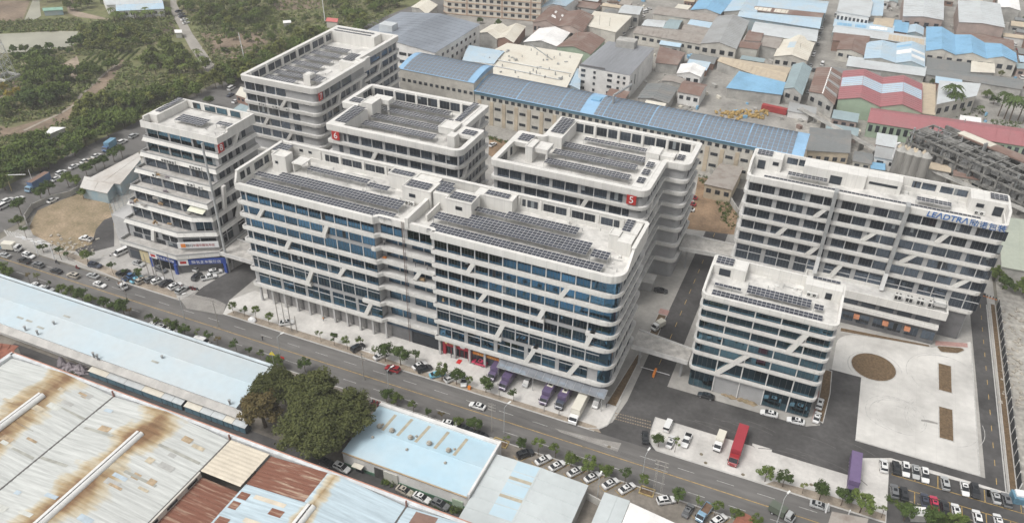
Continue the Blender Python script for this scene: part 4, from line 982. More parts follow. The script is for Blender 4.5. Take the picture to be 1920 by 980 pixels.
for lb,b in (('solar strip on the left roof house of tower six',[(-152,-148,208,220.5)]),('solar patch at the left rear of tower six',[(-157,-152,224.4,228.4)]),('solar strip on the right roof house of tower six',[(-116,-113,225.5,240)]),('solar patch at the right front of tower six',[(-109.4,-105.4,217.2,221.2)])):
 solar(lb,b,42.5,42.27,'solar patches on tower six',joined=True,post=False)
solar('solar patches on the stair house of tower seven',[(-183,-178.6,260,266.5)],41.9,41.6,'solar rows on tower seven',joined=True,post=False)
solar('solar patch beside the front stair house of tower seven',[(-184.2,-180,239.5,243.6)],40.2,37.6,'solar rows on tower seven',joined=True)
# air conditioners
acw = mat('ac_casing',(.66,.655,.63),.55,.05,2)
def ac_mesh():
 b = MB();b.box(-.5,.5,-.2,.2,0,.85,0);b.box(-.52,.52,-.22,.22,.86,.9,0)
 b.tube((-.12,-.2,.43),(-.12,-.225,.43),.32,n=10,mi=1);b.tube((-.12,-.225,.43),(-.12,-.235,.43),.08,n=6,mi=0)
 b.box(-.45,-.38,-.18,.18,-.1,-.01,1);b.box(.38,.45,-.18,.18,-.1,-.01,1)
 return b.mesh('ac_unit',[acw,black])
ACM = ac_mesh()
def acs(pts,group,label,s=1.3):
 for x,y,z in pts:
  o = bpy.data.objects.new('ac_unit',ACM);link(o);o.location = (x,y,z+.12*s);o.scale = (s,s,s);tag(o,label,'air conditioner',group)
acs([(-197.4+i*1.1,175.2,32.3) for i in range(5)],'ac units on the upper terrace','pale air conditioner standing on the upper terrace of tower eight')
acs([(-186+i*1.2,175.4,32.3) for i in range(4)],'ac units on the upper terrace right','pale air conditioner on the right part of tower eight upper terrace')
acs([(-199.5,172.0,27.9),(-184.9,171.8,27.9),(-183.4,171.8,27.9),(-180,171.5,27.9)],'ac units on the second terrace','pale air conditioner on the second terrace down of tower eight')
acs([(-133.2+i*1.5,239.0,37.65) for i in range(4)],'ac units behind the solar rows of tower six','white air conditioner under the back screen of tower six')
acs([(-103.6,171.4,40.96),(-102.0,171.4,40.96)],'ac units by the left lift house','white air conditioner at the foot of the left lift house')
acs([(44.6,237.2,39.4),(46.0,237.2,39.4)],'ac units on the lettered block','white air conditioner before the right stair house of the lettered block')
acs([(5.6,188.6,31.0),(7.0,188.6,31.0)],'ac units on the glass block','white air conditioner beside the lift house of the glass block')
acs([(-199.6,227.95,31.6),(-197.8,227.95,31.6),(-193.4,227.95,31.6),(-191.8,227.95,31.6),(-187.2,227.95,31.6)],'ac units on the front ledge of tower seven','white air conditioner on the front ledge of tower seven',1.1)
acs([(-76.8,204.2,31.8),(-75.4,204.2,31.8)],'ac units on tower five ledge','white air conditioner on the front ledge of tower five',1.0)
# big cooling units on the podium terrace: body, twin fans, louvre
def cooler(x,y,z,label):
 t = thing('cooling_unit',label,'cooling unit',(x,y,z),group='cooling units on the podium terrace')
 b = MB();b.box(x-1.0,x+1.0,y-.7,y+.7,z+.4,z+2.2);b.build('casing',acw,t)
 for i in (-1,1):
  b = MB();b.tube((x+i*.5,y,z+2.21),(x+i*.5,y,z+2.4),.42,n=10);b.build('fan_ring',acw,t)
  b = MB();b.tube((x+i*.5,y,z+2.3),(x+i*.5,y,z+2.41),.34,n=10);b.build('fan',black,t)
  b = MB();b.box(x+i*.5-.38,x+i*.5+.38,y-.73,y-.71,z+.7,z+1.9);b.build('louvre',black,t)
 b = MB()
 for i in (-1,1):
  for j in (-1,1):b.box(x+i*.85-.07,x+i*.85+.07,y+j*.55-.07,y+j*.55+.07,z,z+.4)
 b.build('leg',steel,t)
for i,n_ in enumerate(('leftmost','second','third','fourth')):cooler(31.0+i*3.1,227.2,11.6,f'{n_} white cooling unit on the podium terrace')
t = thing('duct_frame','pale pipe frame at the right end of the podium terrace','pipe frame',(42,227,11.6))
b = MB()
for x in (40.6,44.2):b.tube((x,226.2,11.6),(x,226.2,14.4),.1);b.tube((x,229,11.6),(x,229,14.4),.1)
b.tube((40.6,226.2,14.4),(44.2,226.2,14.4),.12);b.tube((40.6,229,14.4),(44.2,229,14.4),.12);b.build('pipe',steel,t)
b = MB();b.box(40.8,44,226.4,228.8,13.2,13.9);b.build('plenum',acw,t)
# pipes, drains and cable runs on the roofs
rp = random.Random(4)
def roofclutter(T,x0,x1,y0,y1,z,n):
 for i in range(n):
  x,y = rp.uniform(x0,x1),rp.uniform(y0,y1);b = MB()
  if i % 3 == 0:
   L_ = rp.uniform(3,9)
   if rp.random() < .5:b.tube((x,y,z+.12),(min(x+L_,x1),y,z+.12),.07,n=5)
   else:b.tube((x,y,z+.12),(x,min(y+L_,y1),z+.12),.07,n=5)
   T.part(b,'roof_pipe',steel)
  elif i % 3 == 1:b.tube((x,y,z),(x,y,z+.7),.09,n=6);b.tube((x,y,z+.7),(x,y,z+.82),.16,n=6);T.part(b,'vent_pipe',steel)
  else:b.obox(x,y,0,rp.uniform(.4,1.1),rp.uniform(.4,.8),z,z+rp.uniform(.2,.8));T.part(b,'roof_box',acw)
roofclutter(A,-139,-104,170.5,173,40.97,14);roofclutter(A,-100,-44,177.6,181,40.97,16);roofclutter(A,-52,-40,163,171,40.97,12);roofclutter(A,-151,-104,177.5,181,40.97,16)
roofclutter(T5,-90,-52,207.5,210,37.62,9);roofclutter(T5,-51,-49.5,208,224,37.62,6);roofclutter(T6,-112,-106,207.5,212,37.62,8);roofclutter(TR,-10,12,186,191.5,31.02,14);roofclutter(TL,-8,40,239,243,39.42,16);roofclutter(T8,-189,-180,184,189,40.62,7);roofclutter(T7,-186,-180,240,256,37.62,8)
# ---------------------------------------------------------------- sheds, workshops and plants
def roofmat(name,col,col2=None,var=.12,scale=.10,rough=.6,stretch=(1,1,1),thr=(.45,.75),fine=.05):return mat(name,col,rough,var,scale,spec=.3,col2=col2,stretch=stretch,thr=thr,fine=fine)
r_blue = roofmat('bright_blue_roof',(.22,.42,.60))
r_lblue = roofmat('light_blue_roof',(.43,.56,.66),(.50,.54,.55))
r_pale = roofmat('pale_roof',(.55,.58,.59),(.45,.46,.46))
r_grey = roofmat('grey_roof',(.36,.37,.37),(.27,.265,.26))
r_dgrey = roofmat('dark_grey_roof',(.20,.21,.21),(.26,.24,.22))
r_rust = roofmat('rusty_brown_roof',(.21,.135,.11),(.30,.25,.22))
r_tan = roofmat('grey_brown_roof',(.34,.31,.28),(.23,.19,.165),scale=.3)
r_cream = roofmat('cream_roof',(.68,.645,.56),(.58,.53,.44))
r_red = roofmat('rose_red_roof',(.36,.145,.155),(.33,.16,.165))
r_teal = roofmat('grey_teal_roof',(.30,.38,.40),(.25,.31,.33))
r_beige = roofmat('beige_canvas_roof',(.52,.44,.33),(.42,.35,.27),scale=.4)
r_white = roofmat('white_roof',(.82,.81,.79))
w_cream = mat('cream_wall',(.58,.555,.50),.9,.12,.2,fine=.06)
w_grey = mat('weathered_wall',(.43,.42,.395),.9,.18,.2,fine=.08)
w_white = mat('white_wall',(.75,.74,.72),.85,.1,.2,fine=.04)
w_pink = mat('pinkish_wall',(.42,.335,.30),.9,.12,.2,fine=.06)
w_brick = mat('brick_wall',(.30,.19,.15),.9,.12,.3,fine=.08)
w_green = mat('pale_green_wall',(.36,.45,.34),.85,.1,.2)
w_tan = mat('tan_wall',(.54,.46,.35),.9,.14,.2,fine=.06)
w_blue = mat('blue_sheet_wall',(.27,.38,.44),.7,.2,.3,col2=(.40,.43,.43))
FOOT = []
GI = {}
def shed(label,q,z,ridge,rise,rm,wm,name='workshop',cat='workshop',wins=0,wz=(.45,.75),world=False,ribs=2.6,over=.4,caps=None,group=None,side=0,sky=None,base=0.0,cut=0.0):
 """q: near-left, near-right, far-right, far-left eave corners"""
 pts = [Vector((*(p if world else P(*p,z)),z)) for p in q]
 a,b,c,d = pts
 if (b-a).cross(d-a).z < 0:a,b,c,d = b,a,d,c
 ctr = (a+b+c+d)/4;FOOT.append((min(p.x for p in pts)-.8,max(p.x for p in pts)+.8,min(p.y for p in pts)-.8,max(p.y for p in pts)+.8))
 t = thing(name,label,cat,(ctr.x,ctr.y,0),group=group)
 up = Vector((0,0,rise));mb = MB()
 lo = lambda v:Vector((v.x,v.y,base))
 if ridge == 'x':r0,r1 = (a+d)/2+up,(b+c)/2+up;gab = [(d,a,r0),(b,c,r1)];sl = [(a,b,r1,r0),(c,d,r0,r1)]
 elif ridge == 'y':r0,r1 = (a+b)/2+up,(d+c)/2+up;gab = [(a,b,r0),(c,d,r1)];sl = [(b,c,r1,r0),(d,a,r0,r1)]
 elif ridge == 'mono':gab = [];sl = [(a,b,c+up,d+up)]
 else:gab = [];sl = [(a,b,c,d)]
 for u,v in ((a,b),(b,c),(c,d),(d,a)):
  tu,tv = u.copy(),v.copy()
  if ridge == 'mono':
   if u in (c,d):tu = u+up
   if v in (c,d):tv = v+up
  mb.quad(lo(u),lo(v),tv,tu)
 for u,v,w in gab:mb.add([u,v,w],[(0,1,2)])
 mb.build('wall',wm,t)
 # roof sheets have thickness and overhang
 rb = MB();rib = MB()
 for u,v,w,x in sl:
  e = (v-u).normalized();s = ((x-u)+(w-v));s.normalize();nn = e.cross(s).normalized()
  o = over
  u2,v2 = u-e*o-s*o,v+e*o-s*o;w2,x2 = w+e*o,x-e*o
  if ridge in (None,'mono'):w2 = w2+s*o;x2 = x2+s*o
  th = nn*.16;up1 = nn*.05
  vs = [u2+up1,v2+up1,w2+up1,x2+up1,u2+up1+th,v2+up1+th,w2+up1+th,x2+up1+th]
  rb.add(vs,[(0,3,2,1),(4,5,6,7),(0,1,5,4),(1,2,6,5),(2,3,7,6),(3,0,4,7)])
  if ribs:
   L = (v2-u2).length;n = int(L/ribs)
   for i in range(1,n):
    f = i/n;p0 = u2+(v2-u2)*f+up1+th;p1 = x2+(w2-x2)*f+up1+th
    h = e*.09;k = nn*.09
    rib.add([p0-h,p0+h,p1+h,p1-h,p0-h+k,p0+h+k,p1+h+k,p1-h+k],[(4,5,6,7),(0,1,5,4),(2,3,7,6),(1,2,6,5),(3,0,4,7)])
 ro = rb.build('roof',rm,t)
 if rib.v:rib.build('roof_seam',rm,ro,None,False)
 if ridge in ('x','y'):
  cb = MB();e = (r1-r0).normalized();n2 = Vector((-e.y,e.x,0))*.35
  z_ = Vector((0,0,.27));z2 = Vector((0,0,.10))
  cb.add([r0-n2+z2,r1-n2+z2,r1+z_,r0+z_,r0+n2+z2,r1+n2+z2],[(0,1,2,3),(3,2,5,4)]);cb.build('ridge_cap',caps or rm,ro,None,False)
 if sky:
  for (f0,f1,si,g0,g1,m) in sky:
   u,v,w,x = sl[si];e = (v-u).normalized();nn = e.cross(((x-u)+(w-v)).normalized()).normalized()*.26
   bl = lambda f,g:(u+(v-u)*f)*(1-g)+(x+(w-x)*f)*g+nn
   s_ = MB();s_.quad(bl(f0,g0),bl(f1,g0),bl(f1,g1),bl(f0,g1));s_.build('roof_panel',m,ro,None,False)
 if wins:
  L = (b-a).length;m = L/wins;e = (b-a).normalized();rz = math.atan2(e.y,e.x);nn = Vector((e.y,-e.x,0))
  H = z-base
  me = window_mesh(min(m*.55,2.6),H*(wz[1]-wz[0]),2,glassd)
  for i in range(wins):
   p = a+e*(m*(i+.5))+nn*.03;inst('window',me,t,(p.x,p.y,base+H*wz[0]),rz)
 if side:
  L = (c-b).length;m = L/side;e = (c-b).normalized();rz = math.atan2(e.y,e.x);nn = Vector((e.y,-e.x,0));H = z-base
  me = window_mesh(min(m*.5,2.4),H*(wz[1]-wz[0]),2,glassd)
  for i in range(side):
   p = b+e*(m*(i+.5))+nn*.03;inst('window',me,t,(p.x,p.y,base+H*wz[0]),rz)
 return t
# ---- big grey shed fully covered with solar sheets
t = shed('large grey-blue gabled factory with a solar roof, behind tower seven',[(-240,352),(-191.3,352),(-190.3,403),(-240,403)],14,'y',2.6,mat('solar_roof_far',(.27,.30,.345),.45,.15,.05,fine=.08,stretch=(1,.3,1)),w_white,'factory','factory',0,world=True,ribs=4.0)
for zz,hh in ((9.8,1.6),(5.5,1.8)):
 me = window_mesh(4.2,hh,3,glassd)
 for i in range(9):inst('window',me,t,(-236+i*5.2,351.96,zz))
 me = window_mesh(2.2,hh,1,glassd)
 for i in range(9):inst('window',me,t,(-191.2+.1*i,355+i*5.2,zz),R(90))
b = MB();b.box(-232,-224,366,372,15,19);b.build('roof_plant',r_pale,t)
# ---- the long blue solar factory behind the towers
SF = thing('factory','very long blue-rimmed factory with an arched solar roof behind towers five and six','factory',(-80,320,0))
sx0,sx1,sy0,sy1 = -150.5,-6.5,310.5,331.5
skew = lambda x,y:y-(x+80)*.035
def sp(x,y):return (x,skew(x,y))
b = MB();b.prism([sp(sx0,sy0),sp(sx1,sy0),sp(sx1,sy1),sp(sx0,sy1)],0,15.2);b.build('wall',w_cream,SF)
prof = [(-.8,15.2),(4,16.3),(9,17.1),(13,17.4),(16,17.3),(19.5,16.5),(21.8,15.6)]
def arch(x0,x1,z,m,name,off=0.0,ys=0.0):
 b = MB();vs = []
 for x in (x0,x1):vs += [(x,skew(x,sy0+p),z+h-15.2+off) for p,h in prof]
 n = len(prof);b.add(vs,[(i,n+i,n+i+1,i+1) for i in range(n-1)]);b.add(vs[:n],[tuple(range(n))]);b.add(vs[n:],[tuple(range(n-1,-1,-1))])
 return b.build(name,m,SF)
arch(sx0-.3,sx1+.3,15.22,roofmat('sky_blue_roof',(.27,.45,.64)),'roof')
def arch_panels(x0,x1,z):
 b = MB();step = 1.99
 for k in range(len(prof)-1):
  (p0,h0),(p1,h1) = prof[k],prof[k+1]
  if k == 5:continue
  seg = 2
  for s in range(seg):
   a0 = p0+(p1-p0)*(s/seg)+(.2 if k+s else .5);a1 = p0+(p1-p0)*((s+1)/seg)-(.2 if k < 5 else .7);g0 = h0+(h1-h0)*(s/seg);g1 = h0+(h1-h0)*((s+1)/seg)
   x = x0
   while x < x1-1.7:
    z0,z1 = z+g0-15.2+.14,z+g1-15.2+.14
    b.quad((x,skew(x,sy0+a0),z0),(x+1.72,skew(x+1.72,sy0+a0),z0),(x+1.72,skew(x+1.72,sy0+a1),z1),(x,skew(x,sy0+a1),z1));x += step
 return b.build('solar_panel_field',mat('solar_far',(.20,.22,.25),.45,.0,obj_var=.05),SF,'stuff')
for i in range(7):
 x0 = -149.6+i*20.2;x1 = x0+20.0
 if i == 2:[arch_panels(x0,x0+10,15.24),arch_panels(x0+16,x1,15.24)]
 else:arch_panels(x0,min(x1,-9.5),15.24)
b = MB();b.prism([sp(-190,310),sp(-150.6,310),sp(-150.6,331),sp(-190,331)],0,18.9);b.build('raised_wall',w_cream,SF)
arch(-190.3,-150.4,18.92,MATS['sky_blue_roof'],'raised_roof');arch_panels(-187.5,-153,18.94)
for i in range(46):
 x = -146.5+i*3.05
 inst('clerestory_window',window_mesh(1.7,1.5,2,glassd),SF,(x,skew(x,sy0)-.04,11.9),math.atan(-.035))
for i in range(13):
 x = -187.4+i*2.95
 inst('clerestory_window',window_mesh(1.6,1.4,2,glassd),SF,(x,skew(x,310)-.04,13.2),math.atan(-.035))
b = MB();bb = MB();ra = math.atan(-.035)
for i in range(23):
 x = -148+i*6.15;b.obox(x,skew(x,sy0)-.12,ra,1.7,.24,0,11.3)
 if i < 22:
  inst('window',window_mesh(3.0,1.3,3,glassd),SF,(x+3.07,skew(x+3.07,sy0)-.04,7.8),ra)
  inst('window',window_mesh(3.0,1.3,3,glassd),SF,(x+3.07,skew(x+3.07,sy0)-.04,2.8),ra)
b.build('pilaster',w_tan,SF)
for x0,x1,zz in ((sx0,sx1,13.8),(-190,-150.7,15.4),(-190,-150.7,17.9)):
 m_ = (x0+x1)/2;b = MB();b.obox(m_,skew(m_,sy0)-.2,ra,x1-x0,.4,zz,zz+1.0);b.build('fascia',mat('teal_blue_fascia',(.13,.24,.31),.7,.1,.2),SF)
b = MB();b.obox(-95.8,skew(-95,322),ra,4,4,16.8,17.8);b.build('roof_vent',r_blue,SF)
b = MB();b.tube((-88,skew(-88,321),17),(-88,skew(-88,321),21),.5,n=8);b.tube((-88,skew(-88,321),21),(-84,skew(-84,334),22),.5,n=8);b.build('flue',steel,SF)
# ---- white four-storey block with a solar roof
t = shed('white four-storey block with a grey solar roof and small dark windows',[(-120.5,370),(-93.8,368.5),(-93.4,412),(-118.6,412)],12.5,None,0,mat('solar_roof_near',(.27,.28,.30),.45,.12,.08,fine=.06,stretch=(1,.2,1)),w_white,'factory_block','building',0,world=True,ribs=1.9,over=.05)
for zz in (1.2,4.4,7.6,10.2):
 for x,w in ((-118,2.2),(-112,1.2),(-104,2.4),(-99.5,1.2),(-96.5,1.2)):inst('window',window_mesh(w,1.3,2,glassd),t,(x,369.9-(x+120)*.056-.04,zz),0)
for i in range(5):inst('window',window_mesh(1.0,5,1,glassd),t,(-93.72,372+i*6,4+(i % 2)),R(90))
b = MB();b.box(-112.5,-102.5,405,411.5,12.7,16.4);b.build('stair_house',w_grey,t)
b = MB();b.box(-120,-107,369.9,370.4,12.7,13.6);b.build('parapet',dgrey,t)
# ---- beige apartment block at the top edge, balconied, rounded left end
AB = thing('apartment_block','cream block of seven storeys with orange trim and rows of dark windows, top edge','building',(-210,470,0))
pa = [(-240,453),(-178,464.5),(-183,486),(-245,475)]
b = MB();b.prism(rpoly(pa,[6,.2,.2,4]),0,27);b.build('wall',mat('cream_tile_wall',(.62,.58,.51),.85,.06,.3),AB)
ea = Vector((62,11.5)).normalized();rza = math.atan2(ea.y,ea.x);na = Vector((ea.y,-ea.x));eb = Vector((-5,21.5)).normalized();rzb = math.atan2(eb.y,eb.x);nb = Vector((eb.y,-eb.x))
for f in range(7):
 for i in range(13):
  p = Vector((-237,453.6))+ea*(4.5*i+2)+na*.04;inst('window',window_mesh(2.3,1.7,2,glassd),AB,(p.x,p.y,1.6+f*3.7),rza)
 for i in range(3):
  p = Vector((-178,464.5))+eb*(6*i+4)+nb*.04;inst('window',window_mesh(1.6,1.7,2,glassd),AB,(p.x,p.y,1.6+f*3.7),rzb)
 o = offset(rpoly(pa,[6,.2,.2,4]),-.35);b = MB();strip(b,o,offset(o,.4),f*3.7+.2,f*3.7+.55,True);b.build('storey_ledge',mat('orange_trim',(.50,.36,.26),.85,.1,.3),AB)
 b = MB()
 for i in (3,8,12):
  p = Vector((-237,453.6))+ea*(4.5*i-.3)+na*.15;b.obox(p.x,p.y,rza,.9,.3,f*3.7+.6,f*3.7+3.8)
 b.build('pier_row',mat('orange_pier',(.50,.37,.29),.85,.1,.3),AB)
# ---- table of the other industrial buildings (photo eave corners: near-left, near-right, far-right, far-left)
shed('cream canopy roof beside the cream apartment block, dark open front',[(772,14),(800,27),(820,10),(790,2)],7,'y',1.5,r_cream,w_grey)
shed('cream tent roof behind the grey solar factory',[(897,62),(932,74),(962,58),(922,47)],6,'y',2.2,r_cream,w_grey)
shed('cream gabled roof with a brick end wall left of the white tarpaulin roof',[(930,73),(962,80),(985,50),(950,52)],6,'y',2,r_cream,w_brick)
shed('bright white tarpaulin roof between brown sheds',[(983,79),(1046,88),(1068,62),(1012,54)],6,'y',2.2,r_white,w_grey,ribs=0)
shed('dark brown gabled roof with a white hood on its ridge',[(1045,88),(1107,102),(1134,75),(1082,62)],7,'y',2.2,r_rust,w_green)
shed('brown twin workshop, left gable with pale skylights',[(1000,42),(1046,50),(1065,22),(1030,14)],8,'y',2.2,r_rust,w_pink,wins=6,sky=[(.3,.42,0,.1,.9,r_white),(.55,.68,0,.1,.9,r_white)])
shed('brown twin workshop, right gable beside the cream flat roof',[(1046,50),(1092,60),(1112,30),(1065,22)],8,'y',2.2,r_rust,w_pink,wins=6)
shed('cream flat-roofed hall beside the narrow street',[(1096,48),(1154,61),(1184,31),(1115,22)],7,None,0,r_cream,w_cream,ribs=0)
shed('light blue roof at the top edge left of the pipe store',[(1012,16),(1060,12),(1085,-6),(1045,-10)],8,'y',2,r_lblue,w_white)
shed('pale roofed house at the end of the pipe store',[(1160,24),(1198,28),(1206,14),(1172,10)],8,'x',1.2,r_pale,w_grey,wins=3)
shed('cream flat workshop roof crowded with small vents, behind the solar factory',[(865,126),(1060,168),(1092,103),(952,82)],7.5,None,0,r_cream,w_cream,ribs=0)
shed('low pale blue roof at the left end of the cream workshop',[(868,114),(925,120),(945,97),(880,86)],8.2,'x',.5,r_lblue,w_white,ribs=0)
shed('blue arched canopy at the left of the white four-storey block',[(1055,160),(1086,168),(1088,130),(1075,135)],6,'y',1,r_lblue,w_blue)
shed('dark grey roof with a blue-framed skylight right of the white block',[(1196,184),(1252,194),(1270,166),(1215,158)],5,'y',1.2,r_dgrey,w_grey)
shed('white gabled shed with blue trim in the storage yard',[(1270,138),(1313,144),(1322,128),(1278,121)],6,'y',1.6,r_white,w_white,wins=3)
shed('old brown and green roofed house in the storage yard',[(1272,172),(1312,180),(1325,160),(1284,152)],6,'x',1.3,r_rust,w_white,wins=3)
shed('brown roof wedged against the right side of the white block',[(1230,118),(1270,122),(1285,100),(1238,88)],5,'x',1,r_rust,w_grey)
shed('long corrugated grey-brown roof on a cream wall',[(1188,62),(1316,84),(1330,62),(1200,50)],6,'x',1.4,r_tan,w_cream,wins=9)
shed('rust streaked long roof in the second row',[(1225,26),(1340,42),(1347,27),(1236,12)],7,'x',1.4,r_tan,w_cream)
shed('small pale roof behind the round street tree',[(1204,48),(1242,52),(1250,40),(1215,37)],5,'x',1,r_pale,w_grey)
shed('small teal roof right of the round street tree',[(1244,53),(1270,55),(1280,38),(1256,37)],5,'x',1,r_teal,w_grey)
shed('light blue roof between rust streaked roofs',[(1290,46),(1333,54),(1340,42),(1300,36)],6,'x',1,r_lblue,w_grey)
shed('rusty tin roof in front of the light blue one',[(1277,60),(1322,70),(1332,54),(1285,46)],6,'x',1,r_tan,w_grey)
shed('blue gabled hall, left of a pair at the top edge',[(1296,19),(1350,27),(1376,-4),(1318,-8)],8,'y',2,r_blue,w_grey)
shed('paler blue gabled hall, right of the pair at the top edge',[(1358,22),(1414,30),(1432,-2),(1380,-6)],8,'y',2,r_lblue,w_grey)
shed('big grey gabled hall with worn sheets and a cream end wall',[(1315,82),(1380,92),(1404,40),(1345,31)],8,'y',2.2,r_grey,w_cream,wins=4)
shed('dark brown flat roof on a cream box',[(1380,88),(1420,93),(1430,80),(1392,76)],7,'x',.8,r_rust,w_cream)
shed('patchy brown and grey roof in the block of sheds',[(1392,78),(1458,92),(1470,68),(1408,58)],7,'x',1,r_tan,w_grey)
shed('brown roof with a white box left of it',[(1397,76),(1425,78),(1432,62),(1405,58)],8,'x',.8,r_rust,w_white)
shed('pale corrugated roof with a white rim',[(1409,62),(1500,76),(1506,54),(1417,42)],8,'x',1.2,r_pale,w_grey)
shed('pale roof at the street end of the same row',[(1502,74),(1530,78),(1533,58),(1507,54)],8,'x',1,r_pale,w_grey)
shed('long pale blue roof across the block',[(1384,31),(1536,54),(1540,34),(1390,22)],8,'x',1.4,r_lblue,w_blue)
shed('brown strip roof between blue roofs',[(1412,20),(1540,34),(1546,24),(1420,12)],8,'x',1.0,r_rust,w_cream,sky=[(.0,.25,0,.1,.9,r_cream),(.3,.5,0,.1,.9,r_cream)])
shed('long blue roof at the top edge by the street',[(1420,12),(1547,25),(1553,4),(1428,-8)],9,'x',1.2,r_lblue,w_blue)
shed('cream gabled shed with a pale blue patch on its ridge',[(1452,106),(1513,114),(1528,78),(1470,68)],7,'y',2,r_cream,w_cream,wins=4,sky=[(.35,.65,1,.55,.98,r_lblue)])
shed('long beige canvas roof above the bright blue canopy',[(1346,115),(1469,160),(1481,128),(1356,108)],5,'x',1.2,r_beige,w_grey,ribs=3)
shed('bright blue canopy roof in the storage yard',[(1363,165),(1465,178),(1471,160),(1386,139)],5,'mono',1.2,r_blue,w_grey,ribs=6)
shed('grey-teal round-shouldered shed beside the street',[(1471,166),(1503,178),(1521,128),(1488,122)],7,'y',2,r_teal,w_grey,wins=2)
shed('dark brown gabled shed with white ridge and grey bands',[(1518,172),(1563,196),(1582,141),(1532,128)],7,'y',2,r_rust,w_grey,wins=3,caps=r_white,sky=[(.22,.3,0,0,1,r_grey),(.5,.58,0,0,1,r_grey),(.78,.86,0,0,1,r_grey)])
redsky = [(.0,.0,0,0,0,r_red)]
shed('rose red roof with a pale blue band, left of twin gables',[(1572,186),(1650,200),(1655,146),(1582,134)],8,'y',2.6,r_red,w_green,sky=[(.42,.75,0,0,1,r_lblue),(.25,.58,1,0,1,r_lblue)])
shed('rose red roof with a pale blue band, right of twin gables',[(1651,200),(1727,211),(1728,158),(1656,146)],8,'y',2.6,r_red,w_green,sky=[(.42,.75,0,0,1,r_lblue),(.25,.58,1,0,1,r_lblue)])
shed('long rose red roof with a green side wall, right edge',[(1628,229),(1990,285),(1990,252),(1634,203)],7,'x',2.2,r_red,w_green,wins=26,wz=(.4,.85),ribs=5)
shed('cream lean-to at the right end of the twin red gables',[(1727,213),(1752,216),(1752,162),(1729,158)],5,'mono',.6,r_beige,w_cream)
for i,(q,w_) in enumerate((([(1737,96),(1792,103),(1790,66),(1738,51)],'left'),([(1792,103),(1850,110),(1846,81),(1790,66)],'middle'),([(1850,110),(1906,117),(1904,100),(1846,81)],'right'))):
 shed(f'bright blue gabled hall, {w_} of three joined at the upper right',q,8,'y',2.2,r_blue,w_cream,wins=3,group='three joined bright blue halls')
shed('pale grey curved hall with a pink end wall, left of two',[(1694,31),(1768,38),(1769,-12),(1697,-16)],10,'y',1.0,r_pale,w_pink,wins=4,ribs=4)
shed('pale grey curved hall with a pink end wall, right of two',[(1799,42),(1883,52),(1874,8),(1797,2)],10,'y',1.0,r_pale,w_pink,wins=0,ribs=4)
shed('white roof at the upper right corner',[(1872,14),(1912,20),(1908,-6),(1872,-8)],8,'y',1,r_white,w_grey)
shed('pale blue gabled hall with a dark gable, left of a pair',[(1621,110),(1679,118),(1681,83),(1626,80)],6,'y',1.5,r_lblue,w_grey)
shed('blue and white striped gabled hall, right of a pair',[(1680,118),(1733,125),(1733,87),(1682,82)],6,'y',2,r_lblue,w_blue,sky=[(.2,.35,0,0,1,r_white),(.5,.62,0,0,1,r_white),(.4,.6,1,0,1,r_white),(.15,.25,1,0,1,r_blue)])
shed('long pale lean-to roof below the striped hall',[(1588,124),(1733,143),(1735,129),(1592,109)],4.5,'mono',.8,r_pale,w_grey)
shed('long pale roof with a rust-ribbed right half',[(1562,61),(1735,86),(1736,71),(1566,48)],6,'x',1,r_pale,w_grey,ribs=2,sky=[(.6,.98,0,0,1,r_beige)])
shed('blue strip roof with bright blue skylights',[(1563,49),(1674,62),(1676,46),(1566,36)],6,'x',1,r_lblue,w_blue,sky=[(.05,.3,0,.2,.7,r_blue),(.36,.55,0,.2,.7,r_blue),(.6,.9,0,.2,.7,r_white)])
shed('brown gabled shed left of the pale blue hall',[(1570,93),(1619,104),(1624,80),(1577,76)],6,'y',1.5,r_rust,w_cream,wins=3)
shed('brown strip roof above the gabled shed',[(1562,76),(1628,82),(1630,68),(1565,62)],6,'x',.8,r_rust,w_brick)
shed('small brown patched roof in the crowded block',[(1638,46),(1672,52),(1676,36),(1642,32)],7,'x',.8,r_beige,w_brick)
shed('small blue roof beside the patched brown one',[(1673,58),(1700,62),(1704,40),(1676,38)],6,'x',1,r_blue,w_brick)
shed('small round-topped pale blue roof',[(1700,62),(1730,66),(1731,52),(1703,48)],6,'y',1.4,r_lblue,w_blue)
shed('blue roof above the white arcaded block',[(1632,30),(1654,30),(1656,0),(1636,-2)],9,'x',1,r_lblue,w_cream)
shed('grey lean-to roofs below the bright blue halls',[(1737,128),(1820,137),(1822,112),(1738,108)],4,'mono',.8,r_dgrey,w_grey)
shed('cream roof below the middle bright blue hall',[(1821,135),(1864,137),(1863,121),(1822,116)],5,'mono',.6,r_cream,w_grey)
shed('long grey-brown wall-like roof below the lean-tos',[(1737,140),(1915,168),(1916,150),(1738,128)],4,'x',.8,r_dgrey,w_grey,ribs=4)
shed('brown roof behind the right bright blue hall',[(1790,66),(1900,94),(1898,76),(1836,64)],5,'x',.8,r_rust,w_grey)
WB = shed('white arcaded block of two storeys near the street',[(1570,22),(1630,32),(1636,4),(1577,-6)],11,None,0,r_pale,w_white,wins=8,wz=(.5,.8),ribs=0)
shed('tan workshop with a blue door behind the lettered block',[(1514,282),(1592,287),(1594,246),(1520,240)],6,'x',1.6,r_dgrey,w_tan,wins=5,wz=(.3,.6))
shed('tan works building with yellow pipes by the brown lot',[(1322,345),(1372,356),(1392,315),(1352,308)],6,None,0,r_tan,w_tan,wins=3,ribs=0)
shed('teal roofed lean-to under the solar factory wall',[(1340,300),(1394,310),(1398,294),(1346,286)],4,'mono',.6,r_teal,w_grey)
shed('pale green roof right of the lettered block',[(1880,500),(1985,520),(1985,425),(1872,412)],6,'mono',1.0,roofmat('pale_green_roof',(.40,.43,.36),(.33,.36,.31)),w_grey,ribs=5)
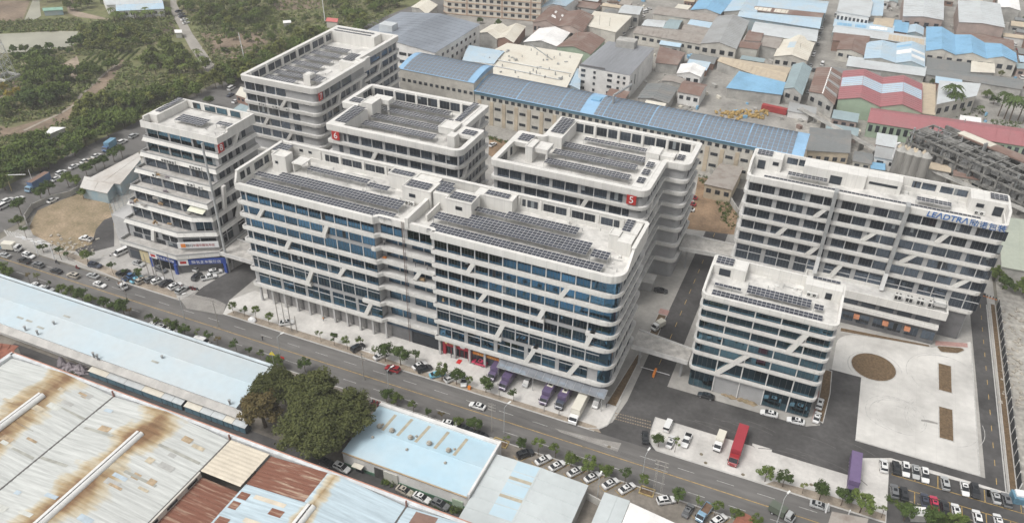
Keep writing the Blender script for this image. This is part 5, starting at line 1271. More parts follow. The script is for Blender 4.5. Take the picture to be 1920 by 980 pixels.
shed('small white roofed house with a blue door at the right edge',[(1890,452),(1935,458),(1935,436),(1892,428)],5,None,0,r_tan,w_tan,ribs=0,wins=2)
shed('white roofless box house beside the red container',[(1478,208),(1528,217),(1530,203),(1482,192)],3.2,None,0,r_grey,w_white,ribs=0)
shed('pale roofed wall of huts behind the palms',[(1800,226),(1838,231),(1838,222),(1802,217)],3,None,0,r_white,w_pink,ribs=0)
shed('cream canopy hall by the palms with a green rim',[(1757,196),(1830,180),(1838,158),(1762,152)],9,None,0,r_pale,w_cream,ribs=0,wins=5)
shed('pale white roofed store beside the white road, lower left edge of the orchards',[(62,263),(80,267),(88,250),(68,246)],3,None,0,r_white,w_grey,'hut','hut',ribs=0)
shed('white sheet roof leaning to the road beside the orchards',[(80,258),(104,247),(122,242),(96,240)],3,'mono',.3,r_white,w_grey,'hut','hut',ribs=0)
shed('long light blue roof beyond the orchards, top left',[(219,21),(307,17),(305,7),(219,10)],5,'mono',1.2,r_lblue,w_white,wins=8)
shed('grey and blue roof behind the long light blue roof',[(200,10),(303,6),(302,-14),(190,-10)],6,'x',1,r_pale,w_white)
shed('green roofed hut cluster beyond the pond',[(82,21),(117,19),(116,14),(81,16)],3,'x',.5,mat('green_sheet',(.25,.42,.33),.7,.1,.3),w_blue,'hut','hut',ribs=0)
shed('small white hut roof by the curving road',[(329,62),(340,62),(340,57),(328,57)],3,None,0,r_white,w_grey,'hut','hut',ribs=0)
shed('red roofed hut in the scrub beyond tower seven',[(612,40),(632,42),(634,36),(616,34)],4,'x',.8,mat('red_tent',(.55,.16,.15),.7,.05,1),w_cream,'hut','hut',ribs=0)
shed('small white roof in the scrub left of the red roofed hut',[(532,44),(545,43),(544,39),(532,40)],3,None,0,r_white,w_grey,'hut','hut',ribs=0)
shed('long grey-white workshop roof beside tower eight',[(165,337),(225,345),(262,300),(260,288)],5,'mono',.1,roofmat('aged_white_roof',(.56,.54,.51),(.44,.40,.36)),w_blue,world=False,ribs=6)
shed('low grey-white workshop with a torn blue wall beside the bare lot',[(152,352),(200,362),(214,345),(160,334)],4.5,'mono',.4,MATS['aged_white_roof'],w_blue,ribs=6)
shed('brick gatehouse with a pale roof behind tower seven',[(443,178),(466,186),(474,172),(452,164)],4,None,0,r_cream,w_brick,'gatehouse','gatehouse',ribs=0,wins=3)
shed('low teal roofed shed beside the gatehouse',[(430,212),(470,224),(482,206),(452,196)],4,None,0,r_teal,w_brick,ribs=4)
# ---- vents on the cream workshop roof
b = MB();rr = random.Random(3)
for i in range(46):
 x,y = P(rr.uniform(900,1075),rr.uniform(95,150),7.7)
 if rr.random() < .5:b.tube((x,y,7.7),(x,y,7.7+rr.uniform(.6,1.8)),rr.uniform(.2,.4),n=6)
 else:b.obox(x,y,rr.uniform(0,1.5),rr.uniform(.5,1.6),rr.uniform(.4,1),7.7,7.7+rr.uniform(.4,1.2))
for a_,c_ in (((905,108),(1070,138)),((900,118),(1050,150)),((995,84),(1035,112))):
 p,q = P(*a_,8),P(*c_,8);b.tube((*p,8.1),(*q,8.1),.25,n=6)
tag(b.build('roof_vent',steel,kind='stuff'),kind='stuff')
# brown drain pipes stacked at the top
b = MB()
for i in range(60):
 x,y = P(rr.uniform(1080,1170),rr.uniform(4,22));b.tube((x-2.5,y,.5),(x+2.5,y+.8,.5),.5,n=6)
b.build('pipe_stack',mat('pipe_rust',(.20,.145,.115),.9,.2,.5),kind='stuff')
# ---- silos and the old concrete plant
for i,(x_,y_,n_) in enumerate(((1676,331,'leftmost'),(1692,336,'second'),(1706,340,'third'),(1720,343,'rightmost'))):
 x,y = P(x_,y_);t = thing('silo',f'{n_} of four grey concrete silos beside the old plant','silo',(x,y,0),group='concrete silos')
 b = MB();b.tube((x,y,0),(x,y,12.0),2.3,n=20);b.build('shaft',mat('silo_concrete',(.30,.29,.27),.9,.2,.3,stretch=(1,1,.15),fine=.08),t)
 b = MB();b.tube((x,y,12),(x,y,13.8),2.4,.5,n=16);b.build('cone_roof',w_grey,t)
 for j in range(2 if i < 2 else 1):
  b = MB();b.tube((x-1+j*2,y+.5,13),(x-1+j*2,y+.5,14.4),1.1,.2,n=10);b.build('hopper_cap',r_beige,t)
OP = thing('concrete_plant','long soot-grey open concrete plant running to the right edge','industrial plant',(*P(1800,330),0))
pa_,pb_ = Vector(P(1690,300)),Vector(P(1935,415));dd = pb_-pa_;Lp = dd.length;dd.normalize();nn = Vector((-dd.y,dd.x));rzp = math.atan2(dd.y,dd.x)
soot = mat('sooty_concrete',(.26,.255,.24),.95,.3,.5,col2=(.09,.088,.082),fine=.25)
soot2 = mat('dark_machinery',(.085,.083,.08),.9,.2,.6,fine=.2)
n = int(Lp/5.5)
b = MB();c2 = MB()
for i in range(n+1):
 for j in range(4):
  p = pa_+dd*(i*Lp/n)+nn*(j*5.2)
  for s in range(1):b.obox(p.x,p.y,rzp,.7,.7,0,13 if j else 11)
b.build('column',soot,OP)
for zz,m_ in ((4.2,soot),(8.4,soot),(12.4,soot)):
 b = MB()
 for j in range(4):
  p = pa_+dd*(Lp/2)+nn*(j*5.2);b.obox(p.x,p.y,rzp,Lp,.6,zz,zz+.7)
 for i in range(n+1):
  p = pa_+dd*(i*Lp/n)+nn*7.8;b.obox(p.x,p.y,rzp,.55,15.6,zz+.02,zz+.68)
 b.build('floor_beam',soot,OP)
b = MB();p = pa_+dd*(Lp/2)+nn*8.5;b.obox(p.x,p.y,rzp,Lp,14,3.2,3.9);b.build('floor_slab',soot2,OP)
b = MB()
for i in range(420):
 p = pa_+dd*rr.uniform(1,Lp-1)+nn*rr.uniform(.5,15);z0 = rr.choice((3.9,3.9,8.8));b.obox(p.x,p.y,rzp+rr.choice((0,.3)),rr.uniform(.6,3),rr.uniform(.6,2.4),z0,z0+rr.uniform(.8,4.5))
b.build('machinery',[mat('grey_machinery',(.25,.25,.245),.9,.3,.6,col2=(.09,.09,.09),fine=.2)],OP,'stuff')
b = MB()
for i in range(26):
 p = pa_+dd*rr.uniform(1,Lp-1)+nn*rr.uniform(0,15.6);b.tube((p.x,p.y,3.9),(p.x,p.y,rr.uniform(10,16)),rr.uniform(.2,.5),n=6)
b.build('standpipe',steel,OP,'stuff')
b = MB();p = pa_+dd*(Lp*.52)+nn*17.6;b.obox(p.x,p.y,rzp,Lp*.62,6,13.2,13.7);b.build('roof',r_rust,OP)
b = MB();p = pa_+dd*(Lp*.32)+nn*17.5;b.obox(p.x,p.y,rzp,15,4.4,13.72,13.9);b.build('roof_patch',r_cream,OP)
b = MB();p = pa_+dd*(Lp*.5)+nn*20;b.obox(p.x,p.y,rzp,Lp*.9,1,0,13.1);b.build('back_wall',soot,OP)
b = MB()
for i in range(n):
 for j in range(3):
  if rr.random() < .62:
   p = pa_+dd*((i+.5)*Lp/n)+nn*(j*5.2+2.6);z0 = rr.choice((4.95,9.15,13.15));b.obox(p.x,p.y,rzp,Lp/n-.7,4.5,z0,z0+.25)
b.build('deck_plate',soot,OP,'stuff')
# pipe bridges running in front of the plant
for k_,(a_,c_) in enumerate((((1500,203),(1700,312)),((1745,318),(1925,396)))):
 pA_,pB_ = Vector(P(*a_,4)),Vector(P(*c_,4));d_ = (pB_-pA_);L_ = d_.length;d_.normalize();n_ = Vector((-d_.y,d_.x))
 t = thing('pipe_bridge',('pale pipe bridge running down from the white box house','pale pipe bridge in front of the old plant at the right')[k_],'pipe bridge',(pA_.x,pA_.y,0))
 b = MB()
 for o_ in (-1.2,0,1.2):b.tube((*(pA_+n_*o_),4),(*(pB_+n_*o_),4),.35,n=6)
 b.build('pipe',w_grey,t)
 b = MB()
 for i in range(int(L_/8)+1):
  p = pA_+d_*(i*8);b.obox(p.x,p.y,math.atan2(d_.y,d_.x),.4,3,0,3.7)
 b.build('trestle',soot,t)
# perimeter walls
def wall_line(pts,h,label,m,name='boundary_wall',w=.3,fence_posts=False,group=None):
 P0 = pts[0];t = thing(name,label,'wall',(*P0,0),group=group)
 b = MB()
 for a_,c_ in zip(pts,pts[1:]):
  a_,c_ = Vector(a_),Vector(c_);d_ = c_-a_;m_ = (a_+c_)/2;b.obox(m_.x,m_.y,math.atan2(d_.y,d_.x),d_.length,w,0,h)
 b.build('wall_face',m,t)
 b = MB()
 for a_,c_ in zip(pts,pts[1:]):
  a_,c_ = Vector(a_),Vector(c_);d_ = c_-a_;n_ = max(1,int(d_.length/4))
  for i in range(n_+1):
   p = a_+d_*(i/n_);b.obox(p.x,p.y,math.atan2(d_.y,d_.x),.42,w+.14,0,h+.12)
 b.build('wall_pier',m,t)
 return t
wall_line(px([(1328,318),(1350,352),(1385,405)]),2.4,'grey concrete wall along the right side of the brown lot',w_grey)
wall_line(px([(54,430),(48,412),(62,392),(100,375),(132,368),(150,358)]),2.2,'curved grey wall around the sandy lot',w_grey)
wall_line(px([(1310,108),(1345,118),(1400,142),(1470,172)]),2.5,'old wall running along the back of the beige canvas roof',w_grey)
wall_line(px([(840,108),(906,128),(1060,172),(1300,225),(1520,262)]),2.6,'dark stained wall behind the long solar factory',dgrey,w=.5)
# black panelled fence beside the east road, each panel a part
FT = thing('site_fence','black panelled site fence along the right side of the east road','fence',(63.4,173,0))
fp = MB();fp.box(-.05,.05,0,3.9,.1,2.6);fpm = fp.mesh('fence_panel',mat('black_sheet',(.035,.04,.045),.6,.1,1))
for i in range(20):
 inst('fence_panel',fpm,FT,(63.4,173+i*4.15,0))
 b = MB();b.box(63.3,63.5,172.92+i*4.15-.1,172.92+i*4.15+.06,0,2.9);b.build('fence_post',w_white,FT)
 b = MB();b.tube((63.45,172.9+i*4.15,2.4),(64.9,172.9+i*4.15,.05),.06,n=5);b.build('fence_brace',steel,FT)
# small tin-roofed huts crowding the gaps of the quarter
rh = random.Random(21);made = 0;rms = [r_tan,r_rust,r_pale,r_grey,r_lblue,r_cream,r_dgrey,r_beige,r_teal];wms = [w_cream,w_grey,w_white,w_brick,w_pink]
tones = {'grey_brown_roof':'grey-brown','rusty_brown_roof':'brown','pale_roof':'pale','grey_roof':'grey','light_blue_roof':'light blue','cream_roof':'cream','dark_grey_roof':'dark grey','beige_canvas_roof':'beige','grey_teal_roof':'teal'}
FOOT += [(-192,-4,300,336),(-250,-170,448,490),(-126,-108,380,620),(-19,-6,425,640),(-62,-6,336,392),(18,66,226,330),(70,110,360,470),(40,66,400,440)]
for _ in range(5000):
 if made >= 105:break
 w_,d_ = rh.uniform(6,15),rh.uniform(5,11);x,y = rh.uniform(-165,100),rh.uniform(338,640)
 f = (x-w_/2,x+w_/2,y-d_/2,y+d_/2)
 if y > 470 and rh.random() < .35:continue
 if any(f[0] < g_[1] and f[1] > g_[0] and f[2] < g_[3] and f[3] > g_[2] for g_ in FOOT):continue
 rm_ = rh.choice(rms);where = ('left of the narrow street' if x < -118 else 'between the two streets' if x < -12 else 'right of the wide street');row = 'nearer' if y < 420 else 'farther'
 shed(f'small {tones[rm_.name]} roofed hut {where}, {row} part of the quarter',[(f[0],f[2]),(f[1],f[2]),(f[1],f[3]),(f[0],f[3])],rh.uniform(3,5.5),rh.choice(('x','y','mono',None)),rh.uniform(.5,1.3),rm_,rh.choice(wms),'tin_roof_hut','hut',rh.choice((0,0,2,3)),world=True,ribs=0,group='small huts crowding the factory quarter');made += 1
b = MB()
for i in range(700):
 x,y = rh.uniform(-165,100),rh.uniform(336,600)
 if any(g_[0] < x < g_[1] and g_[2] < y < g_[3] for g_ in FOOT) and not (-62 < x < -6 and y < 392 and rh.random() < .5):continue
 b.obox(x,y,rh.uniform(0,3),rh.uniform(.8,3.4),rh.uniform(.6,1.8),0,rh.uniform(.4,1.8),rh.choice((0,0,1,2,3)))
b.build('yard_clutter',[w_grey,r_rust,r_blue,r_cream],kind='stuff')
# ---------------------------------------------------------------- foreground sheds south of the road
def rustroof(name,base,ridges,amt=1.0,wid=6.0):
 m = bpy.data.materials.new(name);m.use_nodes = True;n = m.node_tree.nodes;l = m.node_tree.links;b = n['Principled BSDF']
 b.inputs['Roughness'].default_value = .55;b.inputs['Specular IOR Level'].default_value = .3
 geo = n.new('ShaderNodeNewGeometry');sx = n.new('ShaderNodeSeparateXYZ');l.new(geo.outputs['Position'],sx.inputs[0])
 def math_(op,a,c=None,d=None):
  k = n.new('ShaderNodeMath');k.operation = op
  for i,v in enumerate((a,c,d)):
   if v is None:continue
   if isinstance(v,(int,float)):k.inputs[i].default_value = v
   else:l.new(v,k.inputs[i])
  return k.outputs[0]
 dmin = None
 for r in ridges:
  d = math_('ABSOLUTE',math_('SUBTRACT',sx.outputs[0],r));dmin = d if dmin is None else math_('MINIMUM',dmin,d)
 def noise(scale,st,det=5.0):
  mp = n.new('ShaderNodeMapping');mp.inputs['Scale'].default_value = st;l.new(geo.outputs['Position'],mp.inputs[0])
  t = n.new('ShaderNodeTexNoise');t.inputs['Scale'].default_value = scale;t.inputs['Detail'].default_value = det;l.new(mp.outputs[0],t.inputs['Vector']);return t.outputs[0]
 n1 = noise(.10,(1,1,1));n2 = noise(.9,(.12,1,1));n3 = noise(1.3,(.05,1.6,1))
 v = math_('SUBTRACT',1.0,math_('DIVIDE',dmin,wid))
 v = math_('ADD',v,math_('MULTIPLY',math_('SUBTRACT',n1,.5),2.6));v = math_('ADD',v,math_('MULTIPLY',math_('SUBTRACT',n2,.5),.7))
 mr = n.new('ShaderNodeMapRange');mr.inputs['From Min'].default_value = .05;mr.inputs['From Max'].default_value = 1.0;mr.inputs['To Max'].default_value = amt;l.new(v,mr.inputs[0])
 cr = n.new('ShaderNodeValToRGB');cr.color_ramp.elements[0].color = (*base,1);cr.color_ramp.elements[1].color = (.23,.135,.07,1);cr.color_ramp.elements[1].position = .95
 for pos_,c_ in ((.25,(.54,.49,.38)),(.58,(.40,.30,.175))):
  e_ = cr.color_ramp.elements.new(pos_);e_.color = (*c_,1)
 l.new(mr.outputs[0],cr.inputs[0])
 mr2 = n.new('ShaderNodeMapRange');mr2.inputs['From Min'].default_value = .3;mr2.inputs['From Max'].default_value = .7;mr2.inputs['To Min'].default_value = .80;mr2.inputs['To Max'].default_value = 1.08;l.new(n3,mr2.inputs[0])
 oi = n.new('ShaderNodeObjectInfo');mr3 = n.new('ShaderNodeMapRange');mr3.inputs['To Min'].default_value = .95;mr3.inputs['To Max'].default_value = 1.04;l.new(oi.outputs['Random'],mr3.inputs[0])
 vm = n.new('ShaderNodeVectorMath');vm.operation = 'SCALE';l.new(cr.outputs[0],vm.inputs[0]);l.new(math_('MULTIPLY',mr2.outputs[0],mr3.outputs[0]),vm.inputs['Scale'])
 l.new(vm.outputs[0],b.inputs['Base Color']);return m
palemetal = (.55,.565,.545)
rustm = rustroof('stained_roof_sheet',palemetal,[-167.4,-135.1],1.0,7.0)
blueish = rustroof('stained_blue_sheet',(.48,.58,.635),[-85.0],.75,2.5)
rustsheet = mat('rusted_sheet',(.205,.09,.06),.8,.2,.7,col2=(.47,.36,.27),stretch=(.12,1.4,1),thr=(.52,.72),fine=.12)
creamsheet = mat('cream_corrugated',(.64,.575,.47),.6,.08,.3,fine=.04)
F2 = thing('large_warehouse','rust stained pale roofed warehouse with three long ridge vents, lower left corner','warehouse',(-130,80,0))
VZ,RZ,EY,WY = 8.5,10.5,103.1,38.0
def slope(x0,z0,x1,z1,y0,y1,m,step=2.15,name='roof_sheet'):
 """corrugated sheets laid side by side, each its own part"""
 y = y0;k = 0;rr = random.Random(int(abs(x0*7+y0)))
 while y < y1-.05:
  w = min(step,y1-y);b = MB();h = rr.uniform(0,.035);n = max(2,int(w/.55))
  vs = [];
  for i in range(n+1):
   yy = y+w*i/n-.0;dz = h+(.07 if i % 2 else 0);vs += [(x0,yy,z0+dz),(x1,yy,z1+dz)]
  b.add(vs,[(2*i,2*i+1,2*i+3,2*i+2) if x1 > x0 else (2*i,2*i+2,2*i+3,2*i+1) for i in range(n)])
  b.build(name,m,F2);y += w;k += 1
for v0,v1 in ((-189.0,-152.6),(-152.6,-115.6)):
 c = (v0+v1)/2+(1.6 if v0 < -170 else -.5);slope(v0,VZ,c,RZ,WY,EY-1.2,rustm);slope(c,RZ,v1,VZ,WY,EY-1.2,rustm)
slope(-103.4,VZ,-85.0,RZ,WY,92.6,blueish);slope(-103.4,VZ,-87.2,RZ-.25,92.65,EY-1.3,rustsheet,1.1,'rusted_roof_sheet');slope(-87.2,RZ-.25,-85.0,RZ,92.65,EY-1.3,blueish)
slope(-85.0,RZ,-66.8,VZ,WY,EY-1.2,blueish);slope(-66.8,VZ,-48,RZ,WY,EY-1.2,blueish);slope(-48,RZ,-30,VZ,WY,EY-1.2,blueish)
slope(-114.9,9.2,-103.6,9.2,91.0,EY-1.4,creamsheet,1.1,'cream_roof_sheet')
slope(-115.2,7.2,-103.5,7.0,WY,90.9,rustsheet,1.15,'rusted_roof_sheet')
for x0,x1,y0,y1,m_ in ((-99,-90.5,89.6,90.7,creamsheet),(-97,-89,83.4,84.6,creamsheet),(-93.0,-89.6,87,88.8,rustsheet),(-102.8,-100.2,88.5,90.4,rustsheet),(-102.8,-100.6,85.5,87.6,rustsheet),(-102.8,-99.8,81,83,rustsheet),(-64,-58.5,96.6,101.4,mat('brown_sheet',(.24,.15,.12),.8,.1,.5)),
                          (-64,-61,90,96.5,MATS['brown_sheet'])):
 f = lambda x:VZ+(RZ-VZ)*((x+103.4)/18.4 if x > -103.5 and x < -85 else (x+66.8)/18.8)+.11
 b = MB();b.add([(x0,y0,f(x0)),(x1,y0,f(x1)),(x1,y1,f(x1)),(x0,y1,f(x0))],[(0,1,2,3)]);b.build('roof_patch',m_,F2)
pr_ = random.Random(8);pm_ = [mat('patch_pale',(.60,.61,.57),.55,.1,.6),mat('patch_cream',(.56,.49,.37),.6,.15,.8),mat('patch_tan',(.47,.36,.24),.7,.2,.8),mat('patch_blue',(.47,.55,.61),.55,.1,.6),mat('patch_grey',(.45,.45,.43),.6,.1,.6)]
for i in range(54):
 v0,c_,v1 = pr_.choice(((-189.0,-169.2,-152.6),(-152.6,-134.6,-115.6)));left = pr_.random() < .5
 a_ = pr_.uniform(v0+1.5,c_-6) if left else pr_.uniform(c_+2,v1-5.5);w_ = pr_.uniform(1.6,4);y_ = pr_.uniform(58,99);h_ = pr_.choice((.7,1.05,1.6))
 f = (lambda x:VZ+(RZ-VZ)*(x-v0)/(c_-v0)+.105+i*.0006) if left else (lambda x:VZ+(RZ-VZ)*(v1-x)/(v1-c_)+.105+i*.0006)
 b = MB();b.add([(a_,y_,f(a_)),(a_+w_,y_,f(a_+w_)),(a_+w_,y_+h_,f(a_+w_)),(a_,y_+h_,f(a_))],[(0,1,2,3)]);b.build('roof_patch',pr_.choice(pm_),F2)
slot = mat('grey_translucent_strip',(.40,.40,.36),.5,.15,.5)
for x0,x1,y in ((-150.5,-141.0,90.2),(-162,-153,92.4),(-152.2,-143.5,79),(-160,-153.4,78),(-129,-117,92.6),(-130,-121,83),(-166,-160,83.6)):
 f = lambda x:(VZ+(RZ-VZ)*abs((abs(x+152.6))/17.2) if x < -134.6 else VZ+(RZ-VZ)*(abs(x+115.6)/19.0))+.11
 b = MB();b.add([(x0,y,f(x0)),(x1,y,f(x1)),(x1,y+.75,f(x1)),(x0,y+.75,f(x0))],[(0,1,2,3)]);b.build('roof_light',slot,F2)
coat = mat('coping_white',(.66,.68,.69),.7,.12,.4);redline = mat('coping_edge',(.52,.27,.20),.8,.1,1)
b = MB();b.box(-189.6,-30,EY-.9,EY-.02,0,9.4);b.box(-190.2,-189.05,WY,EY-.02,0,9.4);b.build('parapet_wall',coat,F2)
b = MB();b.box(-190.2,-30,EY-.02,EY+.22,9.1,9.5);b.build('coping',redline,F2)
for x in (-152.6,-115.6,-66.8):
 b = MB();b.box(x-.22,x+.22,WY,EY-1.2,VZ-.1,VZ+.12);b.build('valley_gutter',mat('gutter_dark',(.12,.115,.11),.8,.1,1),F2)
 b = MB();b.box(x-.15,x+.15,EY-1.3,EY-.95,VZ,VZ+1.9);b.build('gutter_post',mat('rust_post',(.28,.15,.12),.8,.1,1),F2)
b = MB();b.box(-115.4,-114.95,WY,90.95,0,8.75);b.build('link_wall',w_cream,F2)
for y in (88,81.5,75.5,69):inst('window',window_mesh(3.2,.8,2,glassd),F2,(-114.92,y,7.6),R(90))
vw = mat('vent_white',(.72,.72,.70),.45,.06,1)
for x,y1 in ((-167.4,93.6),(-135.1,93.6),(-85.0,92.2)):
 b = MB();b.box(x-.95,x-.25,WY,y1,RZ-.2,RZ+.55);b.box(x+.25,x+.35,WY,y1,RZ-.2,RZ+.7)
 n = 5;vs = []
 for k in range(n+1):
  a_ = math.pi/2*k/n;px_,pz_ = x+.3+.95*math.sin(a_),RZ-.15+.95*math.cos(a_);vs += [(px_,WY,pz_),(px_,y1,pz_)]
 b.add(vs,[(2*k,2*k+1,2*k+3,2*k+2) for k in range(n)]);v_ = b.build('ridge_vent',vw,F2)
 b = MB();b.box(x-.24,x+.24,WY,y1-.1,RZ-.1,RZ+.3);b.build('vent_slot',mat('slot_dark',(.07,.055,.05),.9,.1,1),v_,None,False)
 b = MB();yy = WY+2
 while yy < y1:b.box(x-.26,x+.26,yy,yy+.12,RZ+.31,RZ+.45);yy += 2.4
 b.build('vent_bracket',steel,v_,None,False)
# long blue-roofed warehouse along the road
r_fb = mat('pale_blue_sheet',(.50,.595,.645),.55,.06,.06,col2=(.53,.575,.59),fine=.03)
F1 = shed('long pale blue roofed warehouse along the south side of the road',[(-262,114.2),(-124.4,114.2),(-125.4,130.7),(-262,130.7)],4.8,'x',.8,r_fb,w_white,'long_warehouse','warehouse',world=True,ribs=0,over=.02)
b = MB();b.box(-262,-125.4,130.8,131.7,0,5.4);b.build('parapet',mat('pale_blue_render',(.58,.65,.69),.8,.1,.2),F1)
b = MB();b.box(-262,-125.4,130.7,130.79,4.9,5.2);b.build('gutter',MATS['gutter_dark'],F1)
b = MB();b.add([(-262,112.4,3.4),(-119.8,112.4,3.4),(-123,114.2,4.5),(-262,114.2,4.5),(-262,112.4,3.25),(-119.8,112.4,3.25),(-123,114.2,4.35),(-262,114.2,4.35)],[(0,1,2,3),(7,6,5,4),(0,4,5,1),(1,5,6,2)])
b.build('canopy',mat('canopy_grey',(.50,.485,.46),.8,.12,.3,fine=.05),F1)
for px_,py_,w_ in ((38,596,2.4),(55,602,2.4),(76,614,2.6),(126,595,2.6),(291,679,2.4)):
 x,y = P(px_,py_,5.3);zz = 4.8+.8*(1-abs(y-122.4)/8.3)+.24
 b = MB();b.box(x-w_/2,x+w_/2,y-.35,y+.35,zz,zz+.03);b.build('roof_light',slot,F1)
for px_,py_ in ((48,618),(71,626),(176,667),(183,671),(431,756),(305,673),(102,609)):
 x,y = P(px_,py_,5.3);b = MB();b.tube((x,y,4.8),(x,y,6.4),.28,n=8);b.tube((x,y,6.4),(x,y,6.6),.42,n=8);b.build('roof_vent',steel,F1)
x,y = P(352,730,4.6);b = MB();b.obox(x,y,.1,2.6,.6,4.0,4.9);b.build('exhaust_hood',soot2,F1)
# row of blue glazed cabins under the canopy
cabg = mat('cabin_blue',(.13,.235,.30),.35,.15,.4,spec=.5)
xs = [(-173.6,-167),(-166.9,-160.6),(-160.5,-154.4),(-154.3,-147.6),(-147.5,-144.0),(-143.9,-140.6),(-139.8,-134.6),(-134.5,-131),(-130.9,-127),(-126.9,-124),(-123.9,-119.8)]
for i,(x0,x1) in enumerate(xs):
 nm = ('first','second','third','fourth','fifth','sixth','seventh','eighth','ninth','tenth','last')[i]
 t = thing('cabin',f'{nm} from the left of the blue fronted cabins in the back alley','cabin',((x0+x1)/2,111,0),group='blue fronted cabins in the back alley')
 b = MB();b.box(x0,x1,111.3,113.4,.05,2.15);b.build('wall',mat('cabin_frame',(.07,.10,.12),.6,.1,1),t)
 b = MB();b.add([(x0,111.1,2.2),(x1,111.1,2.2),(x1,113.4,2.7),(x0,113.4,2.7),(x0,111.1,2.1),(x1,111.1,2.1)],[(0,1,2,3),(0,4,5,1)]);b.build('roof',r_pale if i % 3 else r_cream,t)
 n = 2
 for k in range(n):
  w = (x1-x0)/n;b = MB();b.box(x0+k*w+.12,x0+(k+1)*w-.12,111.2,111.28,.2,2.0);b.build('front_panel',cabg,t)
# heap of wrapped goods
def heap(px_,py_,r,h,seed,label,m):
 rr = np.random.RandomState(seed);x,y = P(px_,py_);V = [];F = [];n = 14;k = 7
 for j in range(k):
  for i in range(n):
   a_ = 2*math.pi*i/n;q = r*(1-(j/(k-1))**1.6)*(1+.28*rr.randn()*.6);V.append((x+q*math.cos(a_),y+q*.75*math.sin(a_),h*j/(k-1)*(1+.1*rr.randn())))
 F = [(j*n+i,j*n+(i+1) % n,(j+1)*n+(i+1) % n,(j+1)*n+i) for j in range(k-1) for i in range(n)]
 b = MB();b.add(V,F);tag(b.build('wrapped_heap',m),label,'heap')
tarp = mat('mauve_tarpaulin',(.33,.29,.31),.7,.2,.8,fine=.1)
heap(118,686,1.7,3.6,1,'tall mauve wrapped heap at the left end of the cabins',tarp);heap(134,692,2.4,2.6,2,'wide mauve wrapped heap beside the first cabin',tarp);heap(152,696,2.3,2.8,3,'mauve wrapped heap touching the first cabin',tarp)
shed('red-brown tin roof on a cream shed at the left edge',[(-40,690),(20,668),(33,650),(-40,640)],5,'x',.6,mat('red_brown_tin',(.30,.12,.08),.8,.15,.5),w_cream,'store_shed','shed')
# white walled blue roof shop
F3 = shed('white walled warehouse with a light blue roof and five tan roof strips, bottom centre',[(-91.2,112.9),(-57.2,112.9),(-57.2,130.2),(-91.2,130.2)],4.5,'x',.7,mat('sky_blue_sheet',(.43,.60,.70),.55,.05,.06,col2=(.50,.61,.67),fine=.03),w_white,'blue_roof_warehouse','warehouse',world=True,ribs=0,over=.02)
b = MB();b.box(-91.2,-57.2,130.25,131.3,0,5.3);b.box(-57.15,-56.6,112.9,131.3,0,5.4);b.build('parapet',w_white,F3)
b = MB();b.box(-91.3,-57.2,112.6,112.88,4.35,4.62);b.build('eaves_trim',mat('tan_trim',(.50,.38,.25),.7,.1,1),F3)
b = MB();b.box(-91.1,-56.8,112.7,112.87,0,.9);b.build('plinth',mat('green_plinth',(.10,.20,.14),.8,.15,.5),F3)
b = MB();b.box(-79.6,-75.7,112.62,112.86,0,3.3);b.build('roller_door',mat('cream_shutter',(.58,.57,.52),.6,.05,1),F3)
b = MB();b.box(-82.2,-79.7,112.64,112.86,0,3.3);b.build('gateway',soot2,F3)
b = MB();b.box(-61.0,-58.2,112.64,112.86,0,2.3);b.build('side_door',w_green,F3)
t_ = thing('entrance_canopy','small cream entrance canopy on the long white wall','canopy',(-86.4,112,0));b = MB();b.box(-87.8,-85.0,111.2,112.6,2.5,2.7);b.build('roof',r_cream,t_);b = MB();b.box(-87.4,-85.4,112.3,112.6,0,2.4);b.build('door',glassd,t_)
tanst = mat('tan_roof_strip',(.46,.415,.32),.7,.12,.6)
for a_,c_ in (((742,776),(717,808)),((773,784),(745,818)),((806,797),(779,830)),((841,808),(815,842)),((876,821),(851,855))):
 p,q = Vector(P(*a_,5)),Vector(P(*c_,5));f = lambda y:4.5+.7*(1-abs(y-121.55)/8.65)+.24
 d = (q-p).normalized();nn = Vector((-d.y,d.x))*.42;mid = (p+q)/2
 b = MB();pts_ = [p-nn,p+nn,mid+nn,q+nn,q-nn,mid-nn];b.add([(v.x,v.y,f(v.y)) for v in pts_],[(0,1,2,5),(5,2,3,4)]);b.build('roof_strip',tanst,F3)
for px_,py_,r in ((712,801,.75),(735,809,.75),(770,822,.75),(805,833,.75),(841,846,.75),(718,796,.35),(781,818,.35),(852,842,.35),(699,820,.4),(763,843,.4),(835,868,.4)):
 x,y = P(px_,py_,5.2);t_ = thing('turbine_vent','round tan turbine ventilator on the light blue roof','roof vent',(x,y,4.6),group='turbine ventilators on the light blue roof')
 b = MB();b.tube((x,y,4.6),(x,y,5.0+r*.6),r*.5,n=8);b.build('neck',tanst,t_)
 b = MB();zc = 5.0+r*1.0
 for k in range(12):
  a0,a1 = 2*math.pi*k/12,2*math.pi*(k+.7)/12
  prof_ = [(.35,-.8),(.95,-.3),(1,.2),(.5,.75)]
  vs = []
  for rad_,h_ in prof_:vs += [(x+r*rad_*math.cos(a0),y+r*rad_*math.sin(a0),zc+h_*r),(x+r*rad_*.92*math.cos(a1),y+r*rad_*.92*math.sin(a1),zc+h_*r)]
  b.add(vs,[(0,1,3,2),(2,3,5,4),(4,5,7,6)])
 b.tube((x,y,zc+r*.7),(x,y,zc+r*.8),r*.5,n=8);b.build('vane_head',mat('vent_tan',(.44,.40,.34),.5,.1,2),t_)
pw = mat('pale_sheet',(.54,.58,.585),.55,.07,.08,fine=.03)
F4 = shed('pale sheet roof with three light blue panels, bottom centre',[(-56.4,100),(-32.6,100),(-32.6,128),(-56.4,128)],4.0,'y',.5,pw,w_grey,'blue_panel_shed','warehouse',world=True,ribs=3.2,over=.05)
